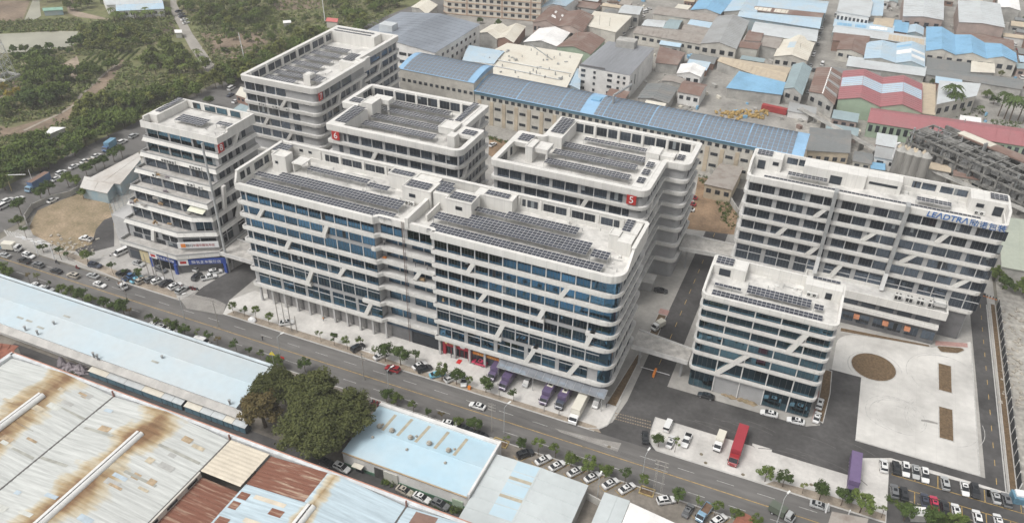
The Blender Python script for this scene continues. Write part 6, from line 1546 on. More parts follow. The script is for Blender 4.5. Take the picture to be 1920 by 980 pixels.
for y0,y1 in ((122.9,127.8),(117.2,121.9),(110.6,116.2)):
 b = MB();zz = lambda x:4.0+.5*(x+56.4)/11.9+.235;x0,x1 = -50.6,-44.9;b.add([(x0,y0,zz(x0)),(x1,y0,zz(x1)),(x1,y1,zz(x1)),(x0,y1,zz(x0))],[(0,1,2,3)]);b.build('blue_roof_panel',MATS['sky_blue_sheet'],F4)
for y0,y1 in ((121.95,122.85),(116.25,117.15)):
 b = MB();x0,x1 = -50.6,-44.9;b.add([(x0,y0,zz(x0)),(x1,y0,zz(x1)),(x1,y1,zz(x1)),(x0,y1,zz(x0))],[(0,1,2,3)]);b.build('roof_strip',tanst,F4)
shed('narrow pale blue roof at the bottom edge right of the yard gap',[(-28.4,105),(-22.2,105),(-22.2,127.6),(-28.4,127.6)],4.0,None,0,pw,w_grey,'shop_shed','shed',world=True,ribs=3,over=.03)
shed('bright white flat roof at the bottom edge',[(-22.0,105),(-3,105),(-3,124.5),(-22.0,127.0)],4.2,None,0,r_white,w_white,'shop_shed','shed',world=True,ribs=0,over=.03)
wall_line([(-32.4,127.4),(-28.6,126.6)],2.2,'low grey yard wall between the pale roofs',w_grey)
shed('small red-brown tin roof among the parked cars at the bottom',[(1374,985),(1400,995),(1412,972),(1392,962)],2.6,'x',.4,MATS['red_brown_tin'],w_grey,'kiosk','kiosk',ribs=0)
# ---------------------------------------------------------------- trees and ground cover
def foliage(name,c,c2,ov=.22):
 m = mat(name,c,.9,.2,.9,spec=.08,col2=c2,obj_var=ov,thr=(.35,.65));return m
fo_dark = foliage('foliage_dark',(.085,0.125,0.037),(.050,0.076,0.025))
fo_mid = foliage('foliage_mid',(.132,0.175,0.047),(.082,0.114,0.033))
fo_olive = foliage('foliage_olive',(.18,0.193,0.058),(.112,0.133,0.039))
fo_light = foliage('foliage_light',(.150,0.180,0.051),(.092,0.119,0.035))
fo_brown = foliage('foliage_dry',(.165,0.127,0.056),(.11,0.093,0.041))
fo_yell = foliage('foliage_yellow',(.33,0.254,0.043),(.20,0.170,0.039))
fo_big = foliage('foliage_big',(.100,.108,.040),(.062,.072,.028))
barkm = mat('tree_bark',(.15,.115,.085),.95,.2,2)
paint_trunk = barkm
def leaves(rs,centres,radii,per,size,squash=.8):
 """leaf clumps: every leaf a small quad, thrown round each clump centre"""
 C = np.repeat(np.asarray(centres),per,axis=0);Rr = np.repeat(np.asarray(radii),per)
 N = len(C);d = rs.normal(size=(N,3));d /= np.linalg.norm(d,axis=1)[:,None]
 r = Rr*(rs.rand(N)**.45);Pp = C+d*r[:,None]*np.array([1,1,squash])
 nrm = d*.6+rs.normal(size=(N,3))*.5+np.array([0,0,.55]);nrm /= np.linalg.norm(nrm,axis=1)[:,None]
 a = np.cross(nrm,rs.normal(size=(N,3)));a /= np.linalg.norm(a,axis=1)[:,None];b = np.cross(nrm,a)
 s = size*(.6+.8*rs.rand(N));a *= s[:,None];b *= (s*.62)[:,None]
 V = np.stack([Pp-a*.9,Pp-b,Pp+a,Pp+b],1).reshape(-1,3);F = np.arange(N*4).reshape(-1,4)
 return V,F
def tree_proto(kind,seed,h,rx,rz,nclump,per,leaf,fm,trunk_h=.4,tr=.12,lean=0.0,cf=(.26,.2),sq=.8):
 rs = np.random.RandomState(seed);cz = h-rz;cs = [];rd = []
 for i in range(nclump):
  d = rs.normal(size=3);d /= np.linalg.norm(d);d[2] = abs(d[2])*.9-.35*(rs.rand() < .5)
  q = .45+.5*rs.rand();cs.append((d[0]*rx*q+lean,d[1]*rx*q,cz+d[2]*rz*q));rd.append(rx*(cf[0]+cf[1]*rs.rand()))
 V,F = leaves(rs,cs,rd,per,leaf,sq)
 t = thing(kind,'','tree',(0,0,0))
 b = MB();p = Vector((0,0,0));top = Vector((lean*.6,0,cz-rz*.2));mid = (p+top)/2+Vector((rs.uniform(-.1,.1),rs.uniform(-.1,.1),0))*h*.2
 b.tube(p,mid,tr,tr*.75,n=6);b.tube(mid,top,tr*.75,tr*.5,n=6)
 for i in range(min(6,nclump)):
  b.tube(mid+(top-mid)*rs.uniform(.3,1),Vector(cs[i]),tr*.42,tr*.12,n=4,caps=False)
 b.build('trunk',barkm,t)
 o = bpy.data.objects.new('crown',nmesh('crown',V,F,fm));link(o);o.parent = t
 return t
PROTO = {}
def place(key,x,y,s,label,group=None,cat='tree',z=0.0,rz=None):
 src,used = PROTO[key]
 rz = random.uniform(0,6.28) if rz is None else rz
 t = copy_tree(src) if used else src
 PROTO[key][1] = True
 t.location = (x,y,z);t.rotation_euler = (0,0,rz);t.scale = (s*random.uniform(.92,1.08),s*random.uniform(.92,1.08),s)
 t['label'] = label;t['category'] = cat
 if group:t['group'] = group
 return t
for i in range(5):PROTO['street%d' % i] = [tree_proto('street_tree',10+i,4.6+.3*i,1.45+.1*i,1.35,9,60,.19,(fo_dark,fo_mid,fo_dark,fo_mid,fo_dark)[i],tr=.10,lean=(.3,-.2,0,.4,.1)[i]),False]
for i in range(4):PROTO['sparse%d' % i] = [tree_proto('street_tree',40+i,4.2,1.2,1.1,6,30,.16,(fo_mid,fo_olive,fo_brown,fo_mid)[i],tr=.07,lean=.3),False]
for i in range(4):PROTO['round%d' % i] = [tree_proto('street_tree',60+i,5.4,2.3,1.9,15,80,.22,(fo_dark,fo_mid,fo_dark,fo_mid)[i],tr=.14),False]
for i in range(8):PROTO['wood%d' % i] = [tree_proto('broadleaf_tree',80+i,6+.7*(i % 4),3.0+.3*(i % 3),2.6+.3*(i % 4),20,55,.42,(fo_dark,fo_mid,fo_mid,fo_olive,fo_dark,fo_mid,fo_light,fo_olive)[i],tr=.2),False]
PROTO['yellow'] = [tree_proto('yellow_tree',99,5,2.4,2,14,50,.3,fo_yell,tr=.12),False]
def palm_proto(seed,h,nf,fl,fm,kind):
 rs = np.random.RandomState(seed);t = thing(kind,'','palm',(0,0,0));b = MB();b.tube((0,0,0),(.2,.1,h),.22,.14,n=7);b.build('trunk',barkm,t)
 c = MB()
 for k in range(nf):
  a = 2*math.pi*k/nf+rs.uniform(-.2,.2);u = Vector((math.cos(a),math.sin(a),0));w = Vector((-u.y,u.x,0));up = rs.uniform(.1,.75);prev = None
  for j in range(7):
   f = j/6;p = Vector((.2,.1,h))+u*(fl*f)+Vector((0,0,fl*(up*f-1.05*f*f*(.6+.5*up))));hw = .42*math.sin(math.pi*min(1,f*.9+.1))*(fl/3)+.03
   dr = Vector((0,0,-hw*.55))
   cur = (p-w*hw+dr,p,p+w*hw+dr)
   if prev and j:
    c.quad(prev[0],cur[0]*.6+prev[0]*.4,cur[1],prev[1]);c.quad(prev[1],cur[1],cur[2]*.6+prev[2]*.4,prev[2])
   prev = cur
 c.build('crown',fm,t);return t
PROTO['palm0'] = [palm_proto(1,8.5,18,3.6,fo_dark,'palm_tree'),False];PROTO['palm1'] = [palm_proto(2,7,16,3.4,fo_dark,'palm_tree'),False]
PROTO['banana0'] = [palm_proto(3,3.2,11,2.3,fo_light,'banana_plant'),False];PROTO['banana1'] = [palm_proto(4,3.8,12,2.5,fo_mid,'banana_plant'),False]
# --- big dark trees at bottom centre
def big_tree(px_,py_,h,rx,rz,ncl,per,fm,seed,label,z=0):
 x,y = P(px_,py_);t = tree_proto('spreading_tree',seed,h,rx,rz,int(ncl*.85),int(per*1.2),.30,fm,tr=.5,cf=(.18,.14),sq=.55)
 t.location = (x,y,0);t['label'] = label;return t
big_tree(598,850,16.0,9.0,6.6,170,200,fo_big,201,'largest dark green spreading tree at bottom centre, hiding the warehouse end')
big_tree(655,826,15,7.4,5.8,115,190,fo_big,202,'dark green spreading tree right of the largest one, over the light blue roof')
big_tree(498,800,13,5.4,5.2,75,160,fo_brown,203,'brownish half-dry tree at the left of the big dark trees')
big_tree(520,770,13.5,6.6,5,95,180,fo_big,204,'green spreading tree behind the brownish one, beside the pale blue roof')
big_tree(588,786,15.5,7.5,5.6,110,180,fo_big,205,'green spreading tree at the back of the big dark trees, by the road')
# --- street trees: photo position of each foot, with kind, size and label
ST = [
 (438,587,'street1',.95,'first young tree on the pale pavement from the cross street corner'),(459,593,'street0',.85,'second young tree from the cross street corner'),(481,601,'street3',1.0,'third young tree from the cross street corner, behind the white parked cap'),
 (505,608,'street1',.95,'fourth young tree from the cross street corner'),(602,640,'sparse0',1.0,'thin grey-leaved tree on the pavement right of the leaning poles'),(627,647,'street0',.95,'small bushy tree second right of the leaning poles'),
 (652,655,'street3',.9,'small tree left of the dark parked car on the pavement'),(677,650,'street1',.8,'tree behind the dark parked car on the pavement'),(702,668,'sparse3',1.0,'thin tree among white bollards on the pavement'),
 (723,677,'round0',1.15,'broad dark tree left of the densest pavement tree'),(751,684,'round2',1.2,'densest dark pavement tree, above the dark red car'),(779,680,'street2',1.0,'slim dark tree touching the densest pavement tree'),
 (829,711,'round1',1.0,'olive tree over the cyan car'),(856,720,'round0',1.0,'wide dark tree over the white car before the red shop'),(881,727,'street1',.8,'small tree behind the upright white car'),
 (911,735,'round2',.95,'round tree in front of the leftmost purple truck'),(963,752,'street2',.8,'small dark tree beside the second purple truck'),
 (1434,902,'round3',.9,'leaning tree with a forked trunk on the verge below the red truck'),(1467,912,'round2',.95,'round dense dark tree second along the verge'),(1504,925,'sparse1',.95,'thin spiky young tree on the verge'),
 (1536,936,'round0',1.0,'leaning dark tree left of the purple trailer'),(1576,947,'round2',.98,'round tree in front of the purple trailer cab'),(1612,960,'round1',1.25,'broad tree at the bottom, right of the purple trailer'),(1652,970,'sparse3',1.0,'thin sprawling tree left of the car park hedge'),
 (1694,976,'round0',.95,'dark broad tree in the hedge before the car park'),(1741,982,'round2',1.0,'largest dark tree before the car park'),(1790,990,'round3',.9,'low tree at the bottom edge before the car park'),
 (1234,837,'round0',.8,'double-crowned small tree beside the white van in the yard'),(1265,847,'sparse0',1.15,'open thin tree before the pickup in the yard'),
 (21,524,'round1',1.0,'olive tree at the left edge by the main road'),(9,517,'round3',1.0,'tree cut by the left edge by the main road'),(57,530,'sparse2',1.1,'dry twiggy tree behind the long warehouse, left end'),(74,533,'sparse1',1.1,'second dry tree behind the long warehouse'),
 (94,540,'street0',.6,'tiny tree by the two cars behind the long warehouse'),(118,553,'round1',.8,'olive tree with one neighbour behind the long warehouse'),(136,559,'round3',.85,'leaning olive tree behind the long warehouse'),
 (156,566,'round0',1.0,'rounded dark tree behind the long warehouse'),(172,572,'round3',.8,'smaller tree right of the rounded dark one'),(197,581,'round0',.9,'dark sparse tree fourth along the warehouse'),(215,586,'round2',.75,'dark tree with a bent trunk along the warehouse'),
 (234,592,'round0',1.2,'largest dark tree behind the long warehouse'),(247,597,'sparse2',1.1,'bare twiggy tree right of the largest dark one'),(282,608,'street2',.8,'slim tree standing alone behind the warehouse parapet'),
 (300,615,'street1',.85,'round tree above the white cars behind the parapet'),(316,622,'street3',.9,'tree right of the white cars behind the parapet'),(330,626,'round0',.85,'left tree of a dense pair behind the parapet'),(349,632,'round2',.85,'right tree of a dense pair behind the parapet'),
 (371,638,'sparse0',1.0,'thin tree left of a white car behind the parapet'),(394,646,'street4',.9,'tree right of the white car behind the parapet'),(410,652,'sparse2',1.1,'bare leaning tree behind the parapet'),(445,663,'street2',1.0,'palm-like dark tree near the parapet end'),
 (468,668,'street0',.8,'round bush tree near the parapet end'),(489,675,'street1',.75,'last small tree before the yellow flag'),(519,692,'round1',1.0,'tree beneath the yellow flag'),(573,697,'round2',.9,'round dark tree on the verge behind the big dark trees'),
 (726,755,'round0',.85,'tree behind the light blue roof, nearest the big dark trees'),(745,759,'round3',.75,'second tree behind the light blue roof'),(776,772,'street1',.8,'third tree behind the light blue roof'),(803,783,'street0',.8,'fourth tree behind the light blue roof'),(829,791,'sparse2',1.0,'brown dry tree behind the light blue roof'),
 (859,802,'round3',.7,'tree between the white and the dark car behind the light blue roof'),(889,812,'round2',.95,'larger tree at the corner behind the light blue roof'),(947,833,'sparse0',.8,'small tree beside the yellow kerbed bed'),
 (977,842,'round0',.75,'tree above the black car in the parking row'),(1009,853,'street3',1.0,'second tree of the parking row, leaning'),(1041,858,'street1',.95,'third tree of the parking row'),(1070,874,'round3',.9,'fourth and tall tree of the parking row'),
 (1104,886,'round1',.95,'fifth tree of the parking row, wide'),(1134,895,'round3',.85,'sixth tree of the parking row'),(1171,906,'street4',.9,'seventh tree of the parking row, slim'),(1201,920,'street3',1.0,'eighth tree of the parking row by the lamp'),(1270,943,'round2',.85,'dark tree right of the white off-roader'),
 (1306,952,'sparse3',1.0,'tree between the black car and the blue truck'),(1339,966,'street3',.95,'tree right of the blue truck'),(1377,977,'round3',.75,'tree at the bottom by the brown kiosk'),(1413,990,'round1',.8,'tree cut by the bottom edge right of the kiosk'),
 (40,402,'round2',1.25,'dark tree on the corner of the side street'),(37,428,'round3',1.0,'tree below the corner tree by the crossing'),(80,379,'round0',1.2,'round tree in front of the long blue trailer truck'),(95,368,'round2',1.2,'second round tree by the long blue trailer truck'),
 (130,351,'round3',1.2,'bushy tree by the torn blue wall'),(145,354,'round1',1.25,'tall olive tree by the torn blue wall'),(164,331,'round0',1.1,'first tree of the row in the side street'),(181,321,'round2',1.05,'second tree of the row in the side street'),(197,315,'round0',1.1,'third tree of the row in the side street'),
 (215,304,'round2',1.1,'fourth tree of the row in the side street'),(230,296,'round0',1.1,'last tree of the row in the side street'),(50,446,'street4',.9,'slim tree on the bare lot edge near the crossing'),(82,473,'round1',.7,'small tree under the traffic gantry'),(116,487,'street2',1.0,'palm-like slim tree on the verge by the rubble'),
 (129,487,'street0',.8,'small tree by the rubble'),(165,492,'round3',.95,'rounded bush tree by the red and dark cars'),(213,514,'street2',.9,'palm-like tree left of the dark parked car'),(237,518,'street0',.7,'small tree over the blue parked car'),(262,521,'round2',.7,'small round tree between parked cars'),
 (394,202,'round2',1.1,'round tree on the street behind tower eight'),(215,362,'round1',.8,'tree against the annexe of tower eight'),(158,374,'round3',.9,'bush at the torn blue wall end'),
 (1865,524,'wood1',.8,'first of three trees right of the lettered block'),(1880,542,'wood4',.85,'middle of three trees right of the lettered block'),(1916,552,'wood1',.9,'right of three trees beside the lettered block'),
 (1250,42,'wood1',.85,'round tree in the lane of cream sheds'),(1233,85,'street1',1.2,'slim tree against the long cream wall'),(1303,97,'wood0',.6,'bushy tree at the end of the cream wall'),(1326,103,'street0',1.0,'small tree before the big grey hall'),(1364,104,'street1',1.1,'second small tree before the big grey hall'),(1354,28,'wood4',.6,'dark tree between the blue halls'),
 (900,45,'wood0',.7,'dark tree before the cream apartment block'),(933,50,'wood4',.75,'second dark tree before the cream apartment block'),(1805,62,'wood1',.5,'first tree before the right curved hall'),(1829,66,'wood3',.45,'second tree before the right curved hall'),(1847,68,'wood0',.5,'third tree before the right curved hall'),(1869,72,'wood4',.5,'fourth tree before the right curved hall'),
 (1893,28,'wood0',.9,'dark tree in the street at the upper right corner'),(1913,50,'wood4',1.0,'dark tree at the right edge by the upper street'),(1916,75,'wood0',.8,'tree at the right edge by the upper street'),(1795,214,'wood0',.9,'dark bushy tree at the foot of the palms'),(1862,196,'wood4',.8,'dark tree behind the right palm group'),(1850,184,'wood1',.7,'tree right of the cream canopy hall'),(1710,146,'wood5',.6,'leafy tree between the striped hall and the red gables'),(1748,160,'wood0',.6,'dark tree at the corner of the red gables'),
 (1880,128,'wood1',.5,'tree before the right bright blue hall'),(1875,145,'wood3',.5,'shrub-like tree below the right bright blue hall'),
]
for a_,c_,k_,s_,l_ in ST:x,y = P(a_,c_);place(k_,x,y,s_,l_)
for i,(a_,c_,k_,s_,l_) in enumerate(((1774,212,'palm0',1.6,'tall palm left of the cream canopy hall'),(1783,216,'palm1',1.6,'second palm left of the cream canopy hall'),(1871,218,'palm0',1.35,'first palm of the right-hand palm group'),(1882,224,'palm1',1.4,'second palm of the right-hand palm group'),(1892,228,'palm0',1.4,'third palm of the right-hand palm group'),(1908,226,'palm1',1.4,'palm at the right edge'),(1917,232,'palm0',1.0,'last palm at the right edge'),(1835,214,'palm1',.6,'low palm between the groups'))):
 x,y = P(a_,c_);place(k_,x,y,s_,l_,'palms on the right','palm')
# --- woods and groves of the upper left
def inside(p,poly):
 x,y = p;r = False;n = len(poly)
 for i in range(n):
  (x0,y0),(x1,y1) = poly[i],poly[i-1]
  if (y0 > y) != (y1 > y) and x < (x1-x0)*(y-y0)/(y1-y0)+x0:r = not r
 return r
rw = random.Random(11)
TONE = dict(wood0='dark',wood1='green',wood2='green',wood3='olive',wood4='dark',wood5='green',wood6='light green',wood7='olive',banana0='light',banana1='deep green')
def grove(poly,n,keys,smin,smax,label,group,dmin=6,cat='tree'):
 got = [];tries = 0;x0,x1 = min(p[0] for p in poly),max(p[0] for p in poly);y0,y1 = min(p[1] for p in poly),max(p[1] for p in poly)
 while len(got) < n and tries < n*60:
  tries += 1;p = (rw.uniform(x0,x1),rw.uniform(y0,y1))
  if not inside(p,poly):continue
  if any((p[0]-q[0])**2+((p[1]-q[1])*1.5)**2 < dmin*dmin for q in got):continue
  got.append(p)
 for p in got:
  x,y = P(*p);k = rw.choice(keys);s = rw.uniform(smin,smax)*1.12
  tone = TONE.get(k,'leafy');sz = 'low' if s < smin+(smax-smin)*.5 else ('tall' if s > smin+(smax-smin)*.85 else 'middling')
  place(k,x,y,s,f'{sz} {tone} '+label,group,cat)
W_ = ['wood0','wood1','wood2','wood4','wood5'];WO = ['wood1','wood2','wood3','wood5','wood6','wood7']
grove([(0,305),(70,275),(130,262),(190,240),(205,228),(240,222),(262,226),(215,255),(160,282),(100,315),(0,362)],46,W_,.75,1.15,'roadside tree between the orchards and the parked cars, left side','roadside trees lower left',9)
grove([(120,250),(140,225),(180,205),(240,190),(290,180),(400,165),(455,140),(458,158),(380,180),(330,190),(270,205),(240,222),(200,232)],40,WO,.7,1.1,'roadside tree between the fields and the street behind tower eight','roadside trees upper',9)
grove([(400,150),(450,128),(520,104),(600,66),(690,48),(700,62),(620,62),(540,110),(460,160)],32,WO,.75,1.15,'tree of the belt behind tower seven','tree belt behind tower seven',9)
grove([(335,4),(400,-8),(520,-8),(525,20),(500,55),(420,62),(365,58)],40,WO,.7,1.05,'orchard tree in the dense grove right of the curving road','dense grove right of the road',9)
grove([(150,62),(200,52),(290,60),(300,78),(240,100),(170,100),(150,85)],34,WO,.55,.9,'tree of the grove right of the pond','grove right of the pond',8)
grove([(268,118),(300,100),(340,92),(378,108),(388,132),(370,142),(280,140)],40,['banana0','banana1','wood6'],.85,1.3,'banana plant in the plantation beside the curving road','banana plantation',5)
grove([(205,30),(320,24),(322,38),(210,44)],26,['banana0','banana1'],.9,1.3,'banana plant before the long light blue roof','bananas before the light blue roof',5)
grove([(20,102),(90,94),(145,84),(148,100),(100,112),(30,120)],24,['wood0','wood1','banana1','wood4'],.5,.8,'tree on the near bank of the pond','trees on the pond bank',7)
grove([(62,124),(110,126),(135,150),(140,188),(100,200),(60,214),(10,232),(-10,210),(50,180)],22,W_,.8,1.3,'tree left of the concrete field path','dark trees left of the field path',12)
grove([(150,128),(205,112),(225,120),(200,150),(160,175),(150,160)],14,WO,.5,.8,'tree above the concrete field path','bushes above the field path',8)
grove([(600,-10),(770,-12),(760,12),(690,42),(640,40)],30,WO,.75,1.1,'tree at the top edge left of the grey solar factory','trees at the top edge',9)
grove([(425,60),(500,50),(600,20),(640,40),(580,75),(470,110),(395,110)],22,WO,.4,.7,'scattered small tree in the scrub beyond the lamp pole','small trees in the scrub',10)
grove([(0,-6),(190,-8),(200,14),(140,22),(80,8),(0,2)],22,WO,.6,.9,'tree at the upper left corner beyond the pond','trees at the upper left corner',8)
for a_,c_,l_ in ((18,186,'yellow-leaved tree left of the pylon wall'),(10,172,'second yellow tree by the pylon foot'),(34,180,'third yellow-leaved tree by the pylon'),(328,96,'yellowish tree in the banana plantation')):
 x,y = P(a_,c_);place('yellow',x,y,.9,l_)
x,y = P(152,88);place('wood0',x,y,1.25,'large round dark tree at the right end of the pond');x,y = P(421,100);place('wood4',x,y,.6,'lone round tree in the brown field');x,y = P(118,188);place('wood0',x,y,1.4,'largest dark tree beside the field path')
# planted rows: low crops in straight lines
def croprows(a,c,n,d,cnt,fm,r0=.8):
 (ax,ay),(cx,cy) = P(*a),P(*c);V_ = Vector((cx-ax,cy-ay));n_ = Vector((-V_.y,V_.x)).normalized();cs_ = []
 for j in range(n):
  for i in range(cnt):q = Vector((ax,ay))+V_*(i/cnt)+n_*(j*d);cs_.append((q.x+rw.uniform(-.3,.3),q.y+rw.uniform(-.3,.3),r0*.5))
 V,F = leaves(np.random.RandomState(len(cs_)),cs_,[r0]*len(cs_),16,.3,.8);o = bpy.data.objects.new('crop_row',nmesh('crop_row',V,F,fm));link(o);o['kind'] = 'stuff'
croprows((232,120),(262,92),7,3.6,30,fo_mid);croprows((158,78),(285,70),9,4.0,60,fo_mid,1.2);croprows((410,52),(520,45),9,4.2,60,fo_light,1.3);croprows((205,236),(330,188),6,3.4,50,fo_light,.9);croprows((300,158),(385,150),4,3.2,40,fo_olive,.7)
# scrub: nobody could count it
rs = np.random.RandomState(5);cs = [];rd = []
scrub = [[(-40,110),(140,104),(150,150),(260,108),(330,92),(392,142),(455,130),(300,205),(180,245),(60,290),(-40,330)],[(150,45),(330,20),(325,70),(200,105),(140,104)],[(335,0),(640,-10),(760,0),(690,60),(440,135),(395,125)],[(-40,42),(150,36),(160,58),(0,62),(-40,64)],[(0,225),(120,205),(240,130),(270,150),(120,262),(0,300)]]
cnts = (5200,1700,3600,900,1500)
for poly,n_ in zip(scrub,cnts):
 k = 0;x0,x1 = min(p[0] for p in poly),max(p[0] for p in poly);y0,y1 = min(p[1] for p in poly),max(p[1] for p in poly)
 bare = [[(118,120),(144,105),(151,125),(145,150),(128,148)],[(318,0),(331,0),(408,131),(392,142),(318,22)],[(225,108),(235,115),(180,190),(130,225),(60,250),(0,258),(0,236),(110,215),(170,165)],[(395,78),(480,66),(500,80),(410,96)]]
 while k < n_:
  p = (rw.uniform(x0,x1),rw.uniform(y0,y1))
  if inside(p,poly) and not (any(inside(p,b_) for b_ in bare) and rw.random() < .98):
   x,y = P(*p);r = rw.uniform(.7,2.2);cs.append((x,y,r*.35));rd.append(r)
  k += 1
V,F = leaves(rs,cs,rd,13,.52,squash=.6)
mi = np.repeat(rs.randint(0,3,len(cs)),13)
o = bpy.data.objects.new('scrub',nmesh('scrub',V,F,[mat('scrub_olive',(.22,.215,.10),.8,.2,.5,col2=(.14,.15,.065)),mat('scrub_green',(.165,.195,.075),.8,.2,.5,col2=(.10,.13,.05)),fo_light],mi));link(o);o['kind'] = 'stuff'
cs = [];rd = []
for poly,n_ in (([(1300,322),(1330,335),(1352,362),(1384,408),(1374,432),(1352,412),(1340,372),(1312,340)],130),([(917,255),(962,268),(962,274),(917,262)],50),([(1664,931),(1700,944),(1770,966),(1820,980),(1810,990),(1740,980),(1690,956),(1664,938)],200),([(720,898),(830,942),(935,978),(930,985),(820,952),(716,906)],110),([(1590,124),(1735,146),(1755,162),(1640,150),(1590,136)],200),([(1785,205),(1845,200),(1850,220),(1790,222)],60),([(1855,225),(1915,230),(1915,240),(1860,240)],60),([(45,672),(75,690),(110,712),(150,730),(80,718),(50,690)],60),([(120,690),(150,704),(146,712),(118,700)],25)):
 k = 0;x0,x1 = min(p[0] for p in poly),max(p[0] for p in poly);y0,y1 = min(p[1] for p in poly),max(p[1] for p in poly)
 while k < n_:
  p = (rw.uniform(x0,x1),rw.uniform(y0,y1))
  if inside(p,poly):x,y = P(*p);r = rw.uniform(.4,.9);cs.append((x,y,r*.5));rd.append(r);k += 1
V,F = leaves(rs,cs,rd,22,.2,squash=.8)
o = bpy.data.objects.new('hedge_growth',nmesh('hedge_growth',V,F,[fo_mid,fo_dark],np.repeat(rs.randint(0,2,len(cs)),22)));link(o);o['kind'] = 'stuff'
# rubble strewn over the bare lot edge and the site at right
b = MB()
for i in range(270):
 p = (rw.gauss(135,26),rw.gauss(462,9)) if i < 110 else (rw.uniform(1875,1920),rw.uniform(575,760))
 x,y = P(*p);s = rw.uniform(.15,.7);b.obox(x,y,rw.uniform(0,3),s*rw.uniform(1,2.2),s,0,s*rw.uniform(.2,.7))
b.build('rubble',[mat('rubble_stone',(.46,.42,.36),.9,.25,2)],kind='stuff')
b = MB()
for i in range(60):
 x,y = P(rw.uniform(1340,1440),rw.uniform(208,225));b.tube((x,y,.2),(x+rw.uniform(-2,2),y+rw.uniform(-2,2),rw.uniform(.3,.9)),rw.uniform(.3,.9),n=8)
b.build('yellow_scrap',mat('yellow_scrap',(.45,.31,.12),.8,.25,1),kind='stuff')
# ---------------------------------------------------------------- vehicles
def paint(name,c,rough=.28):
 m = mat('paint_'+name,c,rough,0,spec=.5);m.node_tree.nodes['Principled BSDF'].inputs['Coat Weight'].default_value = .4;return m
PC = dict(white=paint('white',(.74,.74,.73)),silver=paint('silver',(.42,.43,.43)),grey=paint('grey',(.16,.165,.17)),black=paint('black',(.028,.03,.033)),red=paint('red',(.30,.022,.028)),blue=paint('blue',(.05,.12,.26)),cyan=paint('cyan',(.17,.46,.60)),
          beige=paint('beige',(.44,.40,.34)),navy=paint('navy',(.05,.06,.09)),lblue=paint('light_blue',(.22,.36,.48)),pink=paint('rose',(.50,.035,.09)),purple=paint('purple',(.115,.085,.165)),green=paint('olive_green',(.11,.13,.10)),cream=paint('cream',(.70,.67,.58)),brown=paint('brown',(.20,.11,.07)))
cglass = mat('car_glass',(.018,.021,.025),.08,0,ior=1.6)
lampw = mat('lamp_lens',(.75,.76,.76),.2,0);lampr = mat('tail_lens',(.30,.02,.02),.3,0);rimm = mat('wheel_rim',(.36,.36,.37),.4,0)
CARS = {}
def loft(b,st,mi=0):
 """st: (x, half width low, half width high, z low, z mid, z high)"""
 n = len(st);k = 8
 for x,w0,w1,z0,zm,z1 in st:
  b.v += [(x,-w0*.94,z0),(x,-w0,z0+(zm-z0)*.5),(x,-w0,zm),(x,-w1,z1),(x,w1,z1),(x,w0,zm),(x,w0,z0+(zm-z0)*.5),(x,w0*.94,z0)]
 o = len(b.v)-n*k
 for i in range(n-1):
  for j in range(k):
   a,c = o+i*k+j,o+i*k+(j+1) % k;b.f.append((a,c,c+k,a+k));b.m.append(mi)
 b.f.append(tuple(o+j for j in range(k)));b.m.append(mi);b.f.append(tuple(o+(n-1)*k+j for j in range(k-1,-1,-1)));b.m.append(mi)
def cabin(b,x0,x1,x2,x3,w0,w1,z0,z1,mi):
 """glass house: base from x0 to x3, roof from x1 to x2"""
 vs = [(x0,-w0,z0),(x3,-w0,z0),(x3,w0,z0),(x0,w0,z0),(x1,-w1,z1),(x2,-w1,z1),(x2,w1,z1),(x1,w1,z1)]
 b.add(vs,[(0,1,5,4),(1,2,6,5),(2,3,7,6),(3,0,4,7)],mi)
def wheel_mesh(r,w):
 b = MB();b.tube((0,-w/2,0),(0,w/2,0),r,n=14,mi=0);b.tube((0,-w/2-.01,0),(0,w/2+.01,0),r*.6,n=10,mi=1);return b.mesh('wheel',[rubber,rimm])
WH = {}
SPEC = dict(
 sedan=dict(L=4.65,W=.90,st=[(-2.32,.72,.68,.42,.62,.84),(-2.22,.84,.80,.28,.72,.97),(-1.6,.90,.82,.24,.82,1.03),(-.2,.91,.83,.22,.86,1.00),(.95,.91,.82,.22,.82,.96),(1.75,.88,.78,.24,.74,.84),(2.2,.80,.70,.28,.62,.72),(2.33,.66,.6,.40,.52,.60)],cab=(-1.95,-1.05,.15,1.12,.80,.60,.97,1.44),ax=(-1.35,1.42),r=.33),
 suv=dict(L=4.6,W=.93,st=[(-2.3,.80,.76,.45,.75,1.0),(-2.2,.90,.86,.32,.85,1.10),(-1.5,.94,.88,.28,.95,1.12),(0,.94,.88,.27,.95,1.10),(.95,.94,.86,.27,.92,1.06),(1.7,.92,.82,.3,.86,.98),(2.18,.86,.76,.34,.72,.86),(2.3,.72,.66,.46,.6,.72)],cab=(-2.2,-1.85,.2,1.12,.86,.68,1.08,1.68),ax=(-1.35,1.38),r=.37),
 van=dict(L=4.9,W=.88,st=[(-2.45,.84,.80,.4,1.0,1.2),(-2.4,.88,.84,.3,1.0,1.22),(0,.89,.85,.28,1.0,1.22),(1.3,.89,.85,.28,1.0,1.2),(2.0,.87,.78,.3,.85,1.0),(2.4,.78,.70,.38,.65,.8)],cab=(-2.42,-2.3,1.15,2.05,.85,.74,1.2,1.95),ax=(-1.5,1.5),r=.34),
 pickup=dict(L=5.2,W=.93,st=[(-2.6,.90,.90,.45,.8,1.0),(-2.55,.93,.93,.4,.85,1.05),(-.55,.94,.92,.34,.9,1.08),(.9,.94,.88,.34,.94,1.06),(1.8,.92,.82,.36,.86,.98),(2.4,.86,.76,.4,.72,.86),(2.55,.72,.66,.5,.62,.74)],cab=(-.75,-.45,.55,1.25,.86,.68,1.06,1.70),ax=(-1.6,1.6),r=.40))
